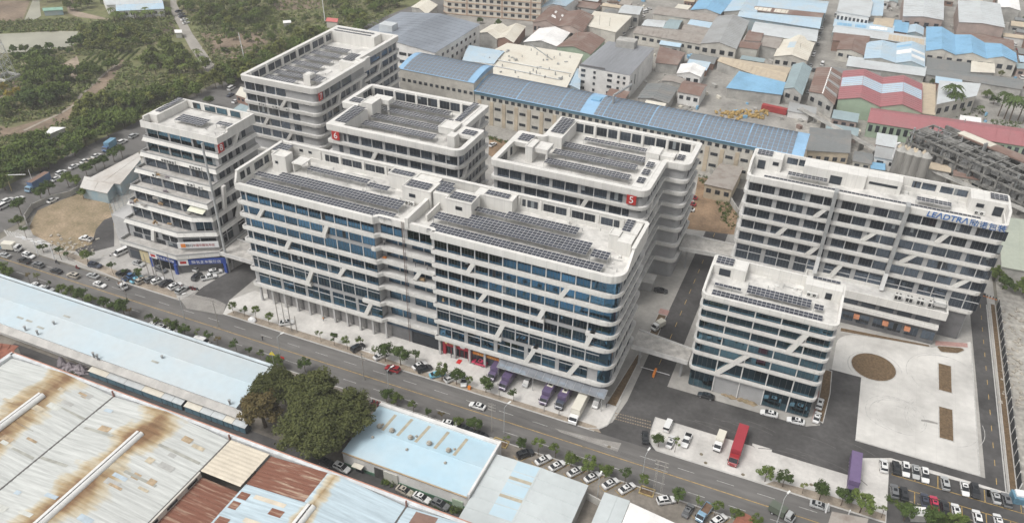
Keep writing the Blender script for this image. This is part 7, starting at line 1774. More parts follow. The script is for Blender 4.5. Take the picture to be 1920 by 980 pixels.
def car_proto(kind):
 s = SPEC[kind];t = thing('parked_car','','car',(0,0,0))
 b = MB();loft(b,s['st']);b.build('body',PC['white'],t)
 x0,x1,x2,x3,w0,w1,z0,z1 = s['cab']
 b = MB();cabin(b,x0,x1,x2,x3,w0,w1,z0-.03,z1,0);b.build('windows',cglass,t)
 b = MB();b.prism([(x1-.05,-w1-.02),(x2+.05,-w1-.02),(x2+.16,0),(x2+.05,w1+.02),(x1-.05,w1+.02),(x1-.12,0)],z1-.02,z1+.045)
 for sg in (-1,1):                                                    # pillars
  for xa,xb in ((x0,x1),(x3,x2),((x0+x3)/2-.1,(x1+x2)/2-.1)):
   wd = .07;b.add([(xa-wd,sg*(w0+.012),z0-.02),(xa+wd,sg*(w0+.012),z0-.02),(xb+wd,sg*(w1+.012),z1),(xb-wd,sg*(w1+.012),z1)],[(0,1,2,3)])
 b.build('roof',PC['white'],t)
 if kind in ('sedan','suv'):
  b = MB();b.box((x1+x2)/2-.05,x2-.12,-w1*.62,w1*.62,z1+.046,z1+.052);b.build('sunroof',cglass,t)
 if kind == 'pickup':
  b = MB();b.box(-2.5,-.85,-.8,.8,.98,1.072);b.build('load_bed',black,t)
 r = s['r'];me = wheel_mesh(r,.22)
 for ax in s['ax']:
  for sg in (-1,1):
   o = bpy.data.objects.new('wheel',me);link(o);o.parent = t;o.location = (ax,sg*(s['W']-.11),r)
 xf = s['st'][-2][0];xr = s['st'][1][0];zf = s['st'][-2][4];zr = s['st'][1][4]
 for sg in (-1,1):
  b = MB();b.box(xf-.22,xf+.06,sg*.62-.14,sg*.62+.14,zf-.06,zf+.06);b.build('headlight',lampw,t)
  b = MB();b.box(xr-.06,xr+.12,sg*.66-.14,sg*.66+.14,zr-.02,zr+.14);b.build('tail_light',lampr,t)
  b = MB();b.box(x3-.35,x3-.18,sg*(w0+.02),sg*(w0+.2),z0-.02,z0+.12);b.build('mirror',black,t)
 # plain copy for distant streets: one mesh
 b = MB();loft(b,s['st'],0);cabin(b,x0,x1,x2,x3,w0,w1,z0-.03,z1,1);b.box(x1,x2,-w1,w1,z1-.01,z1+.03,0)
 for ax in s['ax']:
  for sg in (-1,1):b.tube((ax,sg*(s['W']-.2),r),(ax,sg*(s['W']+.01),r),r,n=8,mi=2)
 return t,b.mesh('small_car',[PC['white'],cglass,rubber])
for k in SPEC:CARS[k] = list(car_proto(k))+[False]
def repaint(o,m):
 if o.name.split('.')[0] in ('body','roof'):
  o.material_slots[0].link = 'OBJECT';o.material_slots[0].material = m
def car(kind,colr,px_,py_,hdg,label,group=None,z=.03,cat='car',name=None,s=1.0,roof=None):
 src,me,used = CARS[kind];x,y = P(px_,py_,.7)
 t = copy_tree(src) if used else src
 CARS[kind][2] = True
 t.location = (x,y,z);t.rotation_euler = (0,0,R(hdg));t.scale = (s,s,s);t['label'] = label;t['category'] = cat
 if name:t.name = name
 if group:t['group'] = group
 for c in t.children:repaint(c,PC[colr])
 return t
def small(kind,colr,px_,py_,hdg,label,group,s=1.0):
 x,y = P(px_,py_,.6);o = bpy.data.objects.new('parked_car',CARS[kind][1]);link(o);o.location = (x,y,.03);o.rotation_euler = (0,0,R(hdg));o.scale = (s,s,s)
 o.material_slots[0].link = 'OBJECT';o.material_slots[0].material = PC[colr];return tag(o,label,'car',group)
# --- the main road and its pavements
V_ = [
 ('sedan','white',895,760,180,'white sedan driving left on the main road below the purple trucks'),('suv','red',736,691,180,'dark red car on the main road beside a scooter'),
 ('sedan','white',187,533,0,'white sedan driving right near the left end of the main road'),('suv','beige',137,516,180,'cream car with red tail lights on the main road'),('sedan','silver',174,516,180,'silver sedan on the main road behind the cream one'),
 ('sedan','black',105,507,180,'dark sedan on the main road left of the cream car'),('suv','grey',71,496,180,'grey off-roader on the main road'),('pickup','black',45,488,180,'dark pickup on the main road at the crossing'),('suv','white',54,479,0,'white off-roader below the white box van'),
 ('sedan','silver',8,478,180,'silver car at the left edge of the main road'),('sedan','lblue',2,461,180,'pale blue car cut by the left edge'),('sedan','silver',1537,947,0,'silver sedan on the main road at the verge trees'),
 ('sedan','white',70,535,0,'white car behind the long warehouse, left end'),('sedan','silver',89,541,0,'silver car behind the long warehouse beside the white one'),('sedan','white',291,609,0,'first white car of three behind the parapet'),('suv','white',306,615,0,'second white car of three behind the parapet'),('sedan','white',320,619,0,'third white car behind the parapet'),('van','white',379,640,0,'white van half hidden behind the parapet'),
 ('suv','black',231,511,78,'black off-roader first in the row before tower eight'),('pickup','blue',244,518,78,'blue pickup under a small tree before tower eight'),('sedan','cyan',257,523,78,'cyan car hidden under the small round tree'),('suv','beige',267,525,78,'beige off-roader in the row before tower eight'),('suv','grey',284,523,75,'dark grey car between the beige and white off-roaders'),
 ('suv','white',297,526,67,'white off-roader in the middle of the row before tower eight'),('sedan','black',311,530,78,'black car with pale roof reflections in the row before tower eight'),('suv','white',329,536,72,'white car second from the right of the row before tower eight'),('suv','silver',341,543,86,'silver-grey car at the right end of the row before tower eight'),
 ('sedan','silver',260,493,0,'silver car by the cream shop front of tower eight'),('suv','grey',302,505,-5,'dark car under the left blue shop sign'),('suv','white',372,501,95,'white car under the right blue shop sign'),('suv','black',369,518,100,'black car beside the white cars under the blue sign'),('pickup','white',392,519,48,'white pickup-like car by the corner pavement'),('suv','white',404,509,49,'white car with a black roof window by the corner pavement'),
 ('van','white',227,473,255,'small white van by the speed humps of the loop drive'),('suv','navy',178,497,10,'dark car by the red flowered bush'),('pickup','white',161,447,188,'white pickup with a dark bed on the loop drive'),
 ('suv','black',671,651,68,'black off-roader on the pale pavement of the long block'),('sedan','white',714,666,64,'white car hidden under the broad dark tree'),('sedan','white',787,684,62,'white car behind the densest pavement tree'),('suv','black',796,691,50,'black car in front of the white one on the pavement'),('sedan','cyan',820,701,45,'bright cyan car under the olive tree'),
 ('suv','white',847,708,60,'white car under the wide dark tree before the red shop'),('sedan','white',870,713,293,'white car parked nose-on beside the orange box'),('sedan','pink',899,679,178,'red and white car in the orange fronted shop'),('sedan','white',537,604,40,'white and black car between the leaning poles'),
 ('van','white',1120,753,268,'white van at the right end of the truck row'),('van','silver',990,714,268,'white van between the purple trucks'),
 ('van','white',1253,797,87,'white van at the yard corner'),('sedan','white',1258,827,86,'white sedan below the white van in the yard'),('pickup','white',1287,825,268,'white pickup with an open dark bed in the yard'),('suv','black',1210,819,107,'black off-roader turning in over the speed humps'),
 ('sedan','black',1324,741,180,'black sedan at the kerb of the glass block'),('sedan','white',1442,774,184,'white sedan at the kerb of the glass block, left'),('sedan','white',1492,788,184,'white sedan at the kerb of the glass block, right'),('suv','white',1537,756,86,'white off-roader on the pink paving, upper'),('sedan','white',1532,781,85,'white car on the pink paving, lower with a dark windscreen'),
 ('sedan','black',1239,544,10,'black car on the pavement behind the long block'),
 ('suv','black',985,850,46,'black off-roader, first of the diagonal parking row'),('sedan','white',1019,861,57,'first white sedan of the diagonal parking row'),('sedan','white',1045,872,57,'second white sedan of the diagonal parking row'),('sedan','white',1079,883,57,'third white sedan of the diagonal parking row'),('sedan','white',1111,893,57,'fourth white sedan of the diagonal parking row'),('sedan','white',1145,905,57,'fifth white sedan of the diagonal parking row'),('sedan','white',1176,914,57,'sixth white sedan of the diagonal parking row'),('suv','white',1249,937,34,'white off-roader alone right of the diagonal row'),
 ('sedan','grey',1290,956,80,'dark grey car standing across at the bottom'),('suv','white',1348,974,58,'white car in a yellow bay at the bottom edge'),
 ('sedan','white',844,794,5,'white car behind the light blue roof'),('sedan','black',872,803,0,'black car behind the light blue roof, left'),('sedan','black',900,814,0,'black car behind the light blue roof, right'),
 ('suv','white',641,876,-6,'white car with a sunroof by the dark trees'),('sedan','black',611,865,-6,'black car in the shade of the big dark trees'),('sedan','beige',759,919,-6,'champagne car by the white warehouse wall'),('sedan','white',791,932,-6,'white car between champagne and grey by the wall'),('suv','grey',826,945,-6,'dark grey car by the green door of the wall'),('sedan','white',895,971,-6,'white car at the bottom below the wall corner'),
 ('suv','white',1657,872,94,'white car standing alone left of the car park'),('suv','black',1680,876,95,'first car of the upper bay row, dark grey'),('suv','white',1698,880,275,'white car with a dark windscreen, second in the upper bay row'),('sedan','silver',1717,884,275,'silver car with a tan covered bonnet in the upper bay row'),('suv','white',1734,891,275,'white car with an open sunroof in the upper bay row'),
 ('suv','silver',1772,905,96,'silver car with a dark tailgate alone between empty bays'),('sedan','white',1809,915,276,'white car beside the black one in the upper bay row'),('suv','black',1828,920,276,'black car in the upper bay row'),('sedan','silver',1867,930,97,'silver car with a dark rear near the end of the upper bay row'),('suv','grey',1887,937,97,'grey-blue car at the end of the upper bay row'),
 ('suv','grey',1677,920,95,'first dark car of the lower bay row'),('suv','black',1695,925,95,'second dark car of the lower bay row, in the tree shade'),('sedan','navy',1734,937,95,'dark blue car left of the red one'),('sedan','pink',1752,942,96,'red car in the lower bay row'),('suv','black',1771,950,96,'black car right of the red one'),('suv','white',1792,957,96,'white car with a black sunroof in the lower bay row'),('suv','white',1832,969,96,'white car beside empty bays in the lower bay row'),('sedan','white',1872,976,97,'white car at the bottom right corner'),
]
for k,c,a,d,h,l in V_:car(k,c,a,d,h,l)
# --- distant cars
SM = [('sedan','white',35,373,90,'white car level with the long blue trailer truck'),('suv','white',15,376,90,'white car left of the trailer truck'),('van','white',6,387,90,'white van at the left edge of the side street'),('sedan','white',106,335,90,'white car behind the long trailer truck'),('suv','white',115,324,90,'white car second behind the trailer truck'),('sedan','white',139,312,90,'white car in the middle of the side street queue'),('sedan','white',160,302,90,'white car beside the beige one in the queue'),('sedan','beige',169,301,90,'beige car in the side street queue'),('sedan','white',181,292,90,'white car before the blue lorry'),('suv','white',230,266,90,'white car beyond the blue lorry'),('suv','silver',251,255,90,'silver car farthest in the left street queue'),('sedan','grey',93,372,90,'grey car on the pavement of the side street'),('sedan','white',99,375,90,'white car on the pavement of the side street'),
 ('sedan','white',394,187,95,'white car turning behind tower eight'),('van','white',434,166,95,'white van left of tower seven'),('sedan','navy',432,178,95,'dark car left of tower seven'),('sedan','white',442,190,95,'white car before the brick gatehouse'),
 ('sedan','navy',335,21,75,'dark car on the curving road edge'),('sedan','grey',340,26,75,'grey car on the curving road edge'),('sedan','navy',342,31,75,'dark blue car on the curving road edge'),('sedan','white',346,37,75,'white car on the curving road edge'),('sedan','white',349,43,75,'nearest white car on the curving road edge'),
 ('sedan','red',1297,370,180,'red car at the brown lot, upper'),('sedan','red',1294,382,180,'red car at the brown lot, lower'),('sedan','white',1291,392,180,'white car at the brown lot'),('sedan','white',924,271,80,'white car between towers six and five')]
for i in SM:small(i[0],i[1],i[2],i[3],i[4],i[5],'cars far down the side streets')
for i,(a,d,h,c,k) in enumerate(((1204,31,60,'white','sedan'),(1210,23,60,'white','van'),(1217,17,60,'white','sedan'),(1182,52,60,'white','sedan'),(1167,65,60,'white','van'),(1182,76,60,'white','suv'),(1260,95,0,'navy','sedan'),(1271,98,0,'white','sedan'),
   (1567,28,88,'silver','van'),(1546,37,88,'silver','sedan'),(1541,53,88,'white','sedan'),(1538,62,88,'grey','sedan'),(1535,71,88,'white','sedan'),(1534,83,88,'grey','suv'),(1527,98,88,'white','sedan'),(1525,103,88,'white','suv'),(1520,122,88,'silver','sedan'),(1542,120,88,'white','van'),(1527,131,70,'black','sedan'),(1515,172,88,'silver','sedan'),(1904,60,100,'white','sedan'),(1898,72,100,'silver','sedan'),(1903,84,100,'white','sedan'),(1909,93,100,'red','sedan'),(1913,105,100,'white','suv'),(1915,145,100,'white','suv'),(1665,3,88,'white','sedan'),(1916,270,10,'white','sedan'),(1911,312,10,'white','van'))):
 g = 'cars along the streets of the factory quarter'
 small(k,c,a,d,h,'small car parked along a street of the factory quarter, upper right',g)
# --- lorries
def truck(px_,py_,hdg,L,W,H,cabc,boxc,label,z=.03,cat='truck',bed=False,cabL=1.9,name='box_truck',stripe=None,zc=1.2,chrome=None):
 x,y = P(px_,py_,zc);t = thing(name,label,cat,(x,y,z),R(hdg))
 loc = lambda b,n,m:b.build(n,m,t,None,False)
 bx0,bx1 = -L/2,L/2-cabL-.25
 b = MB();b.box(bx0+.1,L/2-.3,-W*.32,W*.32,.55,.85);loc(b,'chassis',black)
 if bed:
  b = MB();b.box(bx0,bx1,-W/2,W/2,.9,1.05);
  for a in ((bx0,bx1,-W/2,-W/2+.06),(bx0,bx1,W/2-.06,W/2),(bx0,bx0+.06,-W/2+.07,W/2-.07),(bx1-.06,bx1,-W/2+.07,W/2-.07)):b.box(a[0],a[1],a[2],a[3],1.06,1.5+bed)
  loc(b,'load_bed',PC[boxc])
  b = MB();b.box(bx0+.08,bx1-.08,-W/2+.08,W/2-.08,1.06,1.16);loc(b,'load',mat('bed_floor',(.19,.12,.08),.9,.1,1))
 else:
  b = MB();b.box(bx0,bx1,-W/2,W/2,.9,H);bo = loc(b,'cargo_box',PC[boxc] if isinstance(boxc,str) else boxc)
  b = MB();n = max(3,int((bx1-bx0)/1.2))
  for i in range(n+1):
   xx = bx0+.05+(bx1-bx0-.1)*i/n;b.box(xx-.03,xx+.03,-W/2-.03,W/2+.03,.92,H-.02)
  b.box(bx0,bx1,-W/2-.02,W/2+.02,H+.002,H+.035);loc(b,'box_rib',PC[boxc] if isinstance(boxc,str) else boxc)
 cx0,cx1 = L/2-cabL,L/2;hc = 1.15+min(1.4,cabL*.62);w = W*.96/2
 b = MB();loft(b,[(cx0,w,w*.96,.5,hc-.2,hc),(cx0+cabL*.55,w,w*.96,.5,hc-.25,hc),(cx1-.18,w,w*.97,.5,1.3,1.42),(cx1,w*.95,w*.92,.5,1.15,1.28)]);loc(b,'cab',PC[cabc])
 b = MB();b.add([(cx1-.16,-w*.9,1.45),(cx1-.16,w*.9,1.45),(cx0+cabL*.55+.03,w*.86,hc-.05),(cx0+cabL*.55+.03,-w*.86,hc-.05)],[(0,1,2,3)])
 for s in (-1,1):b.add([(cx0+.35,s*(w+.012),1.4),(cx1-.35,s*(w+.012),1.4),(cx0+cabL*.55+.05,s*(w*.985),hc-.22),(cx0+.35,s*(w*.99),hc-.22)],[(0,1,2,3)])
 loc(b,'windscreen',cglass)
 for s in (-1,1):
  b = MB();b.box(cx1-.05,cx1+.03,s*w*.72-.16,s*w*.72+.16,.82,1.0);loc(b,'headlight',lampw)
  b = MB();b.box(cx1-.4,cx1-.3,s*(w+.16)-.1,s*(w+.16)+.1,1.5,2.0);loc(b,'mirror',black)
 b = MB();b.box(cx1-.02,cx1+.05,-w*.9,w*.9,.45,.68);loc(b,'bumper',PC[chrome] if chrome else black)
 r = .42 if L < 7 else .5
 me = wheel_mesh(r,.34 if L < 7 else .4);axs = [cx1-.75,bx0+1.1]+([bx0+2.25] if L > 9 else [])+([bx0+3.4] if L > 13 else [])
 for a in axs:
  for s in (-1,1):
   o = bpy.data.objects.new('wheel',me);link(o);o.parent = t;o.location = (a,s*(W/2-.24),r)
 if stripe:
  for col_,u0,u1,v0,v1,top in stripe:
   b = MB();
   if top:b.box(bx0+(bx1-bx0)*u0,bx0+(bx1-bx0)*u1,-W/2+W*v0,-W/2+W*v1,H+.036,H+.042)
   else:
    for s in (-1,1):b.box(bx0+(bx1-bx0)*u0,bx0+(bx1-bx0)*u1,s*(W/2+.035)-.006,s*(W/2+.035)+.006,.9+(H-.9)*v0,.9+(H-.9)*v1)
   loc(b,'print_panel',PC[col_])
 return t
truck(930,695,268,7.2,2.3,3.3,'purple','purple','purple lorry half under the front canopy, leftmost')
truck(953,711,267,8.2,2.35,3.4,'purple','purple','purple lorry second from the left with a pale round print',stripe=[('cream',.0,.02,.35,.65,False)])
truck(1028,738,268,8.0,2.35,3.4,'purple','purple','purple lorry with a cream printed roof, right of the white van',stripe=[('cream',.25,.6,.15,.85,True),('brown',.35,.5,.3,.7,True)])
truck(1057,746,268,8.0,2.35,3.3,'navy','purple','dark lorry with orange and cream print, next to the long white lorry',stripe=[('cream',.3,.7,.2,.8,True),('brown',.05,.25,.2,.8,True),('purple',.45,.6,.35,.65,True)])
truck(1087,763,270,12.2,2.5,3.9,'white','cream','long white lorry with a cream box, largest of the front row',chrome='white')
truck(1349,828,267,5.8,2.0,2.9,'white','cream','white box lorry left of the red truck')
truck(1383,838,268,12.4,2.5,3.7,'red',mat('paint_red_box',(.36,.045,.06),.5,.05,.5),'long red box truck with a red cab in the pale yard',cabL=2.3,chrome='red')
truck(1600,893,270,12.8,2.5,3.7,'purple',mat('paint_purple_box',(.17,.125,.235),.5,.06,.5),'purple trailer truck parked at the car park entrance',cabL=2.1,chrome='white')
truck(1234,610,243,4.8,1.9,2.5,'white','cream','small white box lorry leaving under the walkway')
truck(23,464,15,6.4,2.2,3.1,'white','cream','white box lorry on the main road at the crossing')
truck(229,534,340,4.6,1.8,1.9,'white','silver','small white flatbed on the main road',bed=.02)
truck(1466,961,343,6.0,2.2,2.7,'silver','green','lorry with a green tarpaulin on the main road')
truck(1321,959,256,6.0,2.0,1.6,'lblue','lblue','pale blue open lorry with a brown bed at the bottom',bed=.02)
truck(71,345,277,11.5,2.5,3.7,'lblue',mat('container_blue',(.10,.17,.30),.6,.1,.5),'long blue trailer truck with a red roof in the side street',stripe=[('brown',.0,1.0,.02,.98,True)])
truck(205,275,281,7.5,2.4,3.6,'blue',mat('container_cyan',(.17,.32,.44),.6,.1,.5),'blue lorry farther up the side street')
t = thing('shipping_container','red container with white lettering-free sides in the storage yard','container',(*P(1452,205),0));t['label'] = 'red ribbed container standing in the storage yard behind the solar factory'
x,y = P(1451,210);b = MB();b.obox(x,y,-.12,12,2.5,.1,2.8);b.build('shell',mat('container_red',(.36,.05,.05),.6,.1,.4),t)
b = MB()
for i in range(14):b.obox(x-5.6*math.cos(.12)+i*.86*math.cos(.12),y+5.6*math.sin(.12)-i*.86*math.sin(.12),-.12,.2,2.6,.15,2.75)
b.build('side_rib',MATS['container_red'],t)
# --- scooters with riders, people at work: one skinned body mesh each
def skin_body(name,joints,edges,rad):
 me = bpy.data.meshes.new(name);me.from_pydata(joints,edges,[]);o = bpy.data.objects.new(name+'_tmp',me);link(o)
 m = o.modifiers.new('skin','SKIN')
 for v,r_ in zip(me.skin_vertices[0].data,rad):v.radius = (r_,r_)
 me.skin_vertices[0].data[0].use_root = True
 s = o.modifiers.new('sub','SUBSURF');s.levels = 1;s.render_levels = 1
 dg = bpy.context.evaluated_depsgraph_get();r = bpy.data.meshes.new_from_object(o.evaluated_get(dg));r.name = name
 bpy.data.objects.remove(o);return r
J = [(0,0,.95),(0,0,1.2),(0,0,1.42),(0,0,1.52),(.02,0,1.66),(0,.2,1.4),(.06,.27,1.14),(.16,.24,.92),(0,-.2,1.4),(.02,-.27,1.12),(.1,-.26,.88),(0,.1,.9),(.02,.11,.5),(0,.12,.06),(.12,.12,.04),(0,-.1,.9),(.05,-.11,.5),(-.03,-.12,.06),(.1,-.12,.04)]
E_ = [(0,1),(1,2),(2,3),(3,4),(2,5),(5,6),(6,7),(2,8),(8,9),(9,10),(0,11),(11,12),(12,13),(13,14),(0,15),(15,16),(16,17),(17,18)]
Rd = [.15,.15,.16,.06,.11,.07,.05,.04,.07,.05,.04,.09,.065,.045,.04,.09,.065,.045,.04]
standing = skin_body('person',J,E_,Rd)
J2 = [(0,0,.85),(.04,0,1.1),(.12,0,1.32),(.15,0,1.42),(.2,0,1.55),(.12,.2,1.3),(.3,.25,1.12),(.5,.22,1.05),(.12,-.2,1.3),(.3,-.25,1.12),(.5,-.22,1.05),(.05,.12,.82),(.42,.16,.78),(.36,.16,.38),(.5,.16,.34),(.05,-.12,.82),(.42,-.16,.78),(.36,-.16,.38),(.5,-.16,.34)]
riding = skin_body('rider',J2,E_,Rd)
clothes = [mat('clothes_dark',(.05,.055,.07),.9,0),mat('clothes_red',(.32,.05,.05),.9,0),mat('clothes_orange',(.6,.25,.06),.9,0),mat('clothes_white',(.6,.6,.58),.9,0)]
skinm = mat('skin',(.42,.27,.2),.7,0)
def person(me,x,y,z,rz,label,k,par=None,group=None):
 o = bpy.data.objects.new('person',me.copy());link(o);o.location = (x,y,z);o.rotation_euler = (0,0,R(rz));m_ = o.data;m_.materials.clear()
 for q in (clothes[k],clothes[0],skinm):m_.materials.append(q)
 ztop = 1.5 if me is standing else 1.43
 m_.polygons.foreach_set('material_index',[2 if p.center.z > ztop else (1 if p.center.z < .9 else 0) for p in m_.polygons]);return tag(o,label,'person',group)
def scooter(px_,py_,hdg,label,rider=None,col='red',group=None):
 x,y = P(px_,py_,.4);t = thing('scooter',label,'scooter',(x,y,.02),R(hdg),group);loc = lambda b,n,m:b.build(n,m,t,None,False)
 for a in (-.62,.62):
  b = MB();b.tube((a,-.06,.28),(a,.06,.28),.28,n=12);loc(b,'wheel',rubber)
 b = MB();b.box(-.8,.05,-.17,.17,.42,.7);b.box(.05,.42,-.2,.2,.26,.36);b.box(.4,.52,-.2,.2,.3,.95);loc(b,'body',PC[col])
 b = MB();b.box(-.72,.1,-.14,.14,.71,.8);loc(b,'seat',black)
 b = MB();b.tube((.46,0,.9),(.40,0,1.08),.03,n=6);b.tube((.38,-.33,1.08),(.38,.33,1.08),.025,n=6);loc(b,'handlebar',black)
 if rider is not None:person(riding,x,y,.02,hdg,'person in '+('dark','red','orange','white')[rider]+' clothes riding: '+label,rider)
for a,d,h,l,r_,c in ((107,492,180,'dark scooter on the main road left end',0,'grey'),(145,502,180,'red scooter on the main road',1,'red'),(200,523,180,'pale scooter right of the silver car on the main road',3,'white'),(729,698,180,'scooter beside the dark red car',0,'black'),(210,477,250,'white scooter by the small white van',None,'white')):scooter(a,d,h,l,r_,c)
for i in range(26):
 f = i/25;scooter(694+f*142,752+f*46,70+rw.uniform(-12,12),'scooter in the long row parked behind the light blue roof',None,rw.choice(('grey','black','red','navy','silver')),'scooters parked behind the light blue roof')
for i in range(12):
 f = i/11;scooter(322+f*46,530+f*8+rw.uniform(-2,2)+4,rw.uniform(0,90),'scooter crowded on the verge before tower eight',None,rw.choice(('grey','black','red','navy')),'scooters on the verge before tower eight')
for px_,py_,rz,l,k in ((492,634,0,'person in dark clothes standing in the middle of the main road',0),(606,598,90,'person in orange at the ground floor of the long block',2),(846,666,0,'person in dark clothes at the red shop door',0),(1137,759,0,'person in dark clothes right of the white van',0)):
 x,y = P(px_,py_,.8);person(standing,x,y,.03,rz,l,k)
for x,y,z,rz,l,k in ((-106.0,161.6,32.5,0,'worker in white on the upper balcony of the recess',3),(-96.3,161.4,28.1,40,'worker in dark clothes on the balcony right of the rain pipe',0),(-92.6,161.4,28.1,0,'worker in white crouched edge of the recess balcony',3)):
 person(standing,x,y,z,rz,l,k)
# ---------------------------------------------------------------- street furniture, signs, small things
polem = mat('pole_grey',(.45,.46,.46),.6,.1,1)
conc = mat('pole_concrete',(.38,.36,.33),.9,.15,1)
def lamp(px_,py_,h,arm,rz,label):
 x,y = P(px_,py_);t = thing('street_lamp',label,'street lamp',(x,y,0));c,s = math.cos(R(rz)),math.sin(R(rz))
 b = MB();b.tube((x,y,0),(x,y,h),.13,.08,n=8);b.build('pole',polem,t)
 b = MB();b.tube((x,y,h),(x+c*arm,y+s*arm,h+.6),.06,n=6);b.build('arm',polem,t)
 b = MB();b.obox(x+c*(arm+.4),y+s*(arm+.4),R(rz),1.1,.4,h+.52,h+.68);b.build('lamp_head',mat('lamp_white',(.78,.78,.76),.5,0),t)
lamp(528,677,9,1.2,60,'street lamp on the verge by the yellow flag');lamp(730,742,9,1.4,70,'street lamp between the big dark trees and the light blue roof');lamp(945,811,9,1.4,70,'street lamp beside the yellow kerbed bed');lamp(1203,901,9,1.4,80,'street lamp at the end of the diagonal parking row');lamp(1456,982,9,1.4,70,'street lamp at the bottom by the green tarpaulin lorry');lamp(347,601,9,1.2,60,'street lamp on the far side near the patched concrete');lamp(1120,931,7,.5,90,'short lamp above the yard wall')
def pole(px_,py_,h,label,r=.14,m=conc,lean=(0,0),arms=0,name='utility_pole',group=None):
 x,y = P(px_,py_);t = thing(name,label,'pole',(x,y,0),group=group);top = (x+lean[0],y+lean[1],h)
 b = MB();b.tube((x,y,0),top,r,r*.7,n=8);b.build('shaft',m,t)
 for i in range(arms):
  b = MB();z = h-.5-i*1.0;b.box(top[0]-1.1,top[0]+1.1,y-.06,y+.06,z,z+.12);b.build('cross_arm',conc,t)
  for k in (-1,-.4,.4,1):
   b = MB();b.tube((top[0]+k,y,z+.12),(top[0]+k,y,z+.4),.06,n=5);b.build('insulator',conc,t)
 return t
for a,d,h,l in ((524,611,13,'first leaning pole before the long block'),(535,610,9,'shorter pole between the leaning ones'),(547,620,13,'second leaning pole before the long block'),(557,622,6,'short pole right of the leaning ones'),
                   (282,524,10,'first pole in the row before tower eight'),(297,528,10,'second pole in the row before tower eight'),(310,527,10,'third pole in the row before tower eight'),(328,533,12,'tallest pole before tower eight'),(290,519,8,'thin pole behind the beige car before tower eight'),(1020,771,2.2,'tree stump post beside the third purple lorry'),(1048,778,2.4,'tree stump post before the long white lorry'),(936,742,2.2,'short post by the round tree and purple lorry')):pole(a,d,h,l)
t = thing('signal_frame','steel ladder frame between the leaning poles','frame',(*P(535,612),0));b = MB()
(x0,y0),(x1,y1) = P(527,612),P(546,618)
for z in (3,5,7):b.tube((x0,y0,z),(x1,y1,z),.06,n=5)
b.build('rung',polem,t)
pole(240,566,10,'power pole with cross arms on the main road, left',arms=3);pole(410,612,10,'power pole with cross arms by the patched concrete',arms=3);pole(683,712,10,'power pole with cross arms behind the big dark trees',arms=3);pole(922,808,10,'power pole with cross arms near the light blue roof corner',arms=3)
t = thing('lattice_pole','twin lattice power pole on the verge right of the diagonal parking row','pole',(*P(1233,928),0));x,y = P(1231,929)
for k in (-.9,.9):
 b = MB();
 for i in (-.22,.22):b.tube((x+k+i,y,0),(x+k+i*.6,y,12),.05,n=4)
 for z in range(0,12):b.tube((x+k-.22,y,z),(x+k+.2,y,z+1),.03,n=4)
 b.build('lattice_leg',conc,t)
for z in (9,10.5,11.8):
 b = MB();b.box(x-1.6,x+1.6,y-.07,y+.07,z,z+.14);b.build('cross_arm',conc,t)
# wires between the power poles
b = MB();ps = [P(240,566),P(410,612),P(683,712),P(922,808),(x,y)]
for (xa,ya),(xb_,yb_) in zip(ps,ps[1:]):
 for k in (-1,-.4,.4,1):
  prev = None
  for i in range(9):
   f = i/8;p = (xa+(xb_-xa)*f+k*.4,ya+(yb_-ya)*f+k*.5,9.9-1.2*4*f*(1-f)*.6)
   if prev:b.tube(prev,p,.018,n=3,caps=False)
   prev = p
tag(b.build('power_line',black),'thin power lines strung along the main road','power line')
# pylon at the left edge
x,y = P(14,148);t = thing('pylon','grey lattice power pylon on a walled base at the left edge','pylon',(x,y,0));b = MB();H_ = 32
for sx in (-1,1):
 for sy in (-1,1):b.tube((x+sx*3.4,y+sy*3.4,0),(x+sx*.8,y+sy*.8,H_),.16,n=5)
for i in range(9):
 z0,z1 = i*H_/9,(i+1)*H_/9;a0,a1 = 3.4-2.6*z0/H_,3.4-2.6*z1/H_
 for (ax,ay),(bx_,by_) in (((-1,-1),(1,-1)),((1,-1),(1,1)),((1,1),(-1,1)),((-1,1),(-1,-1))):
  b.tube((x+ax*a0,y+ay*a0,z0),(x+bx_*a1,y+by_*a1,z1),.08,n=4);b.tube((x+bx_*a0,y+by_*a0,z0),(x+ax*a1,y+ay*a1,z1),.08,n=4)
b.build('lattice',polem,t)
for z in (18,24,30):
 b = MB();b.tube((x-6,y,z+.4),(x+6,y,z+.4),.12,n=5);b.tube((x-6,y,z+.4),(x,y,z+1.8),.08,n=4);b.tube((x+6,y,z+.4),(x,y,z+1.8),.08,n=4);b.build('cross_arm',polem,t)
b = MB();pq = [(x-4.5,y-4.5),(x+4.5,y-4.5),(x+4.5,y+4.5),(x-4.5,y+4.5)];strip(b,pq,offset(pq,.3),0,1.8);b.build('base_wall',ledge,t)
pole(460,118,16,'white lamp mast in the tree belt behind tower seven',.25,whitep,(-1.2,0),name='mast');pole(610,43,20,'white mast beyond tower seven near the red roofed hut',.3,whitep,(-.5,0),name='mast')
pole(1122,70,13,'thin bare pole before the cream flat-roofed hall',.15);pole(1141,72,12,'second thin bare pole before the cream hall',.15);pole(1081,97,13,'pole at the corner of the dark brown roof',.18);pole(1494,118,11,'pole before the cream gabled shed',.15);pole(1764,128,9,'pole beside the grey lean-to roofs',.15);pole(1797,262,10,'grey pole before the long red roof',.3,steel)
x,y = P(1667,318);t = thing('standing_pipe','white bent pipe standing behind the lettered block','pipe',(x,y,0));b = MB();b.tube((x,y,0),(x,y,12),.35,n=8);b.tube((x,y,12),(x+1.2,y,12.6),.35,n=8);b.build('tube',whitep,t)
x,y = P(1645,318);shed('small blue roofed tank house behind the lettered block',[(1634,316),(1658,319),(1658,308),(1634,305)],3,None,0,r_blue,w_grey,'tank_house','hut',ribs=3)
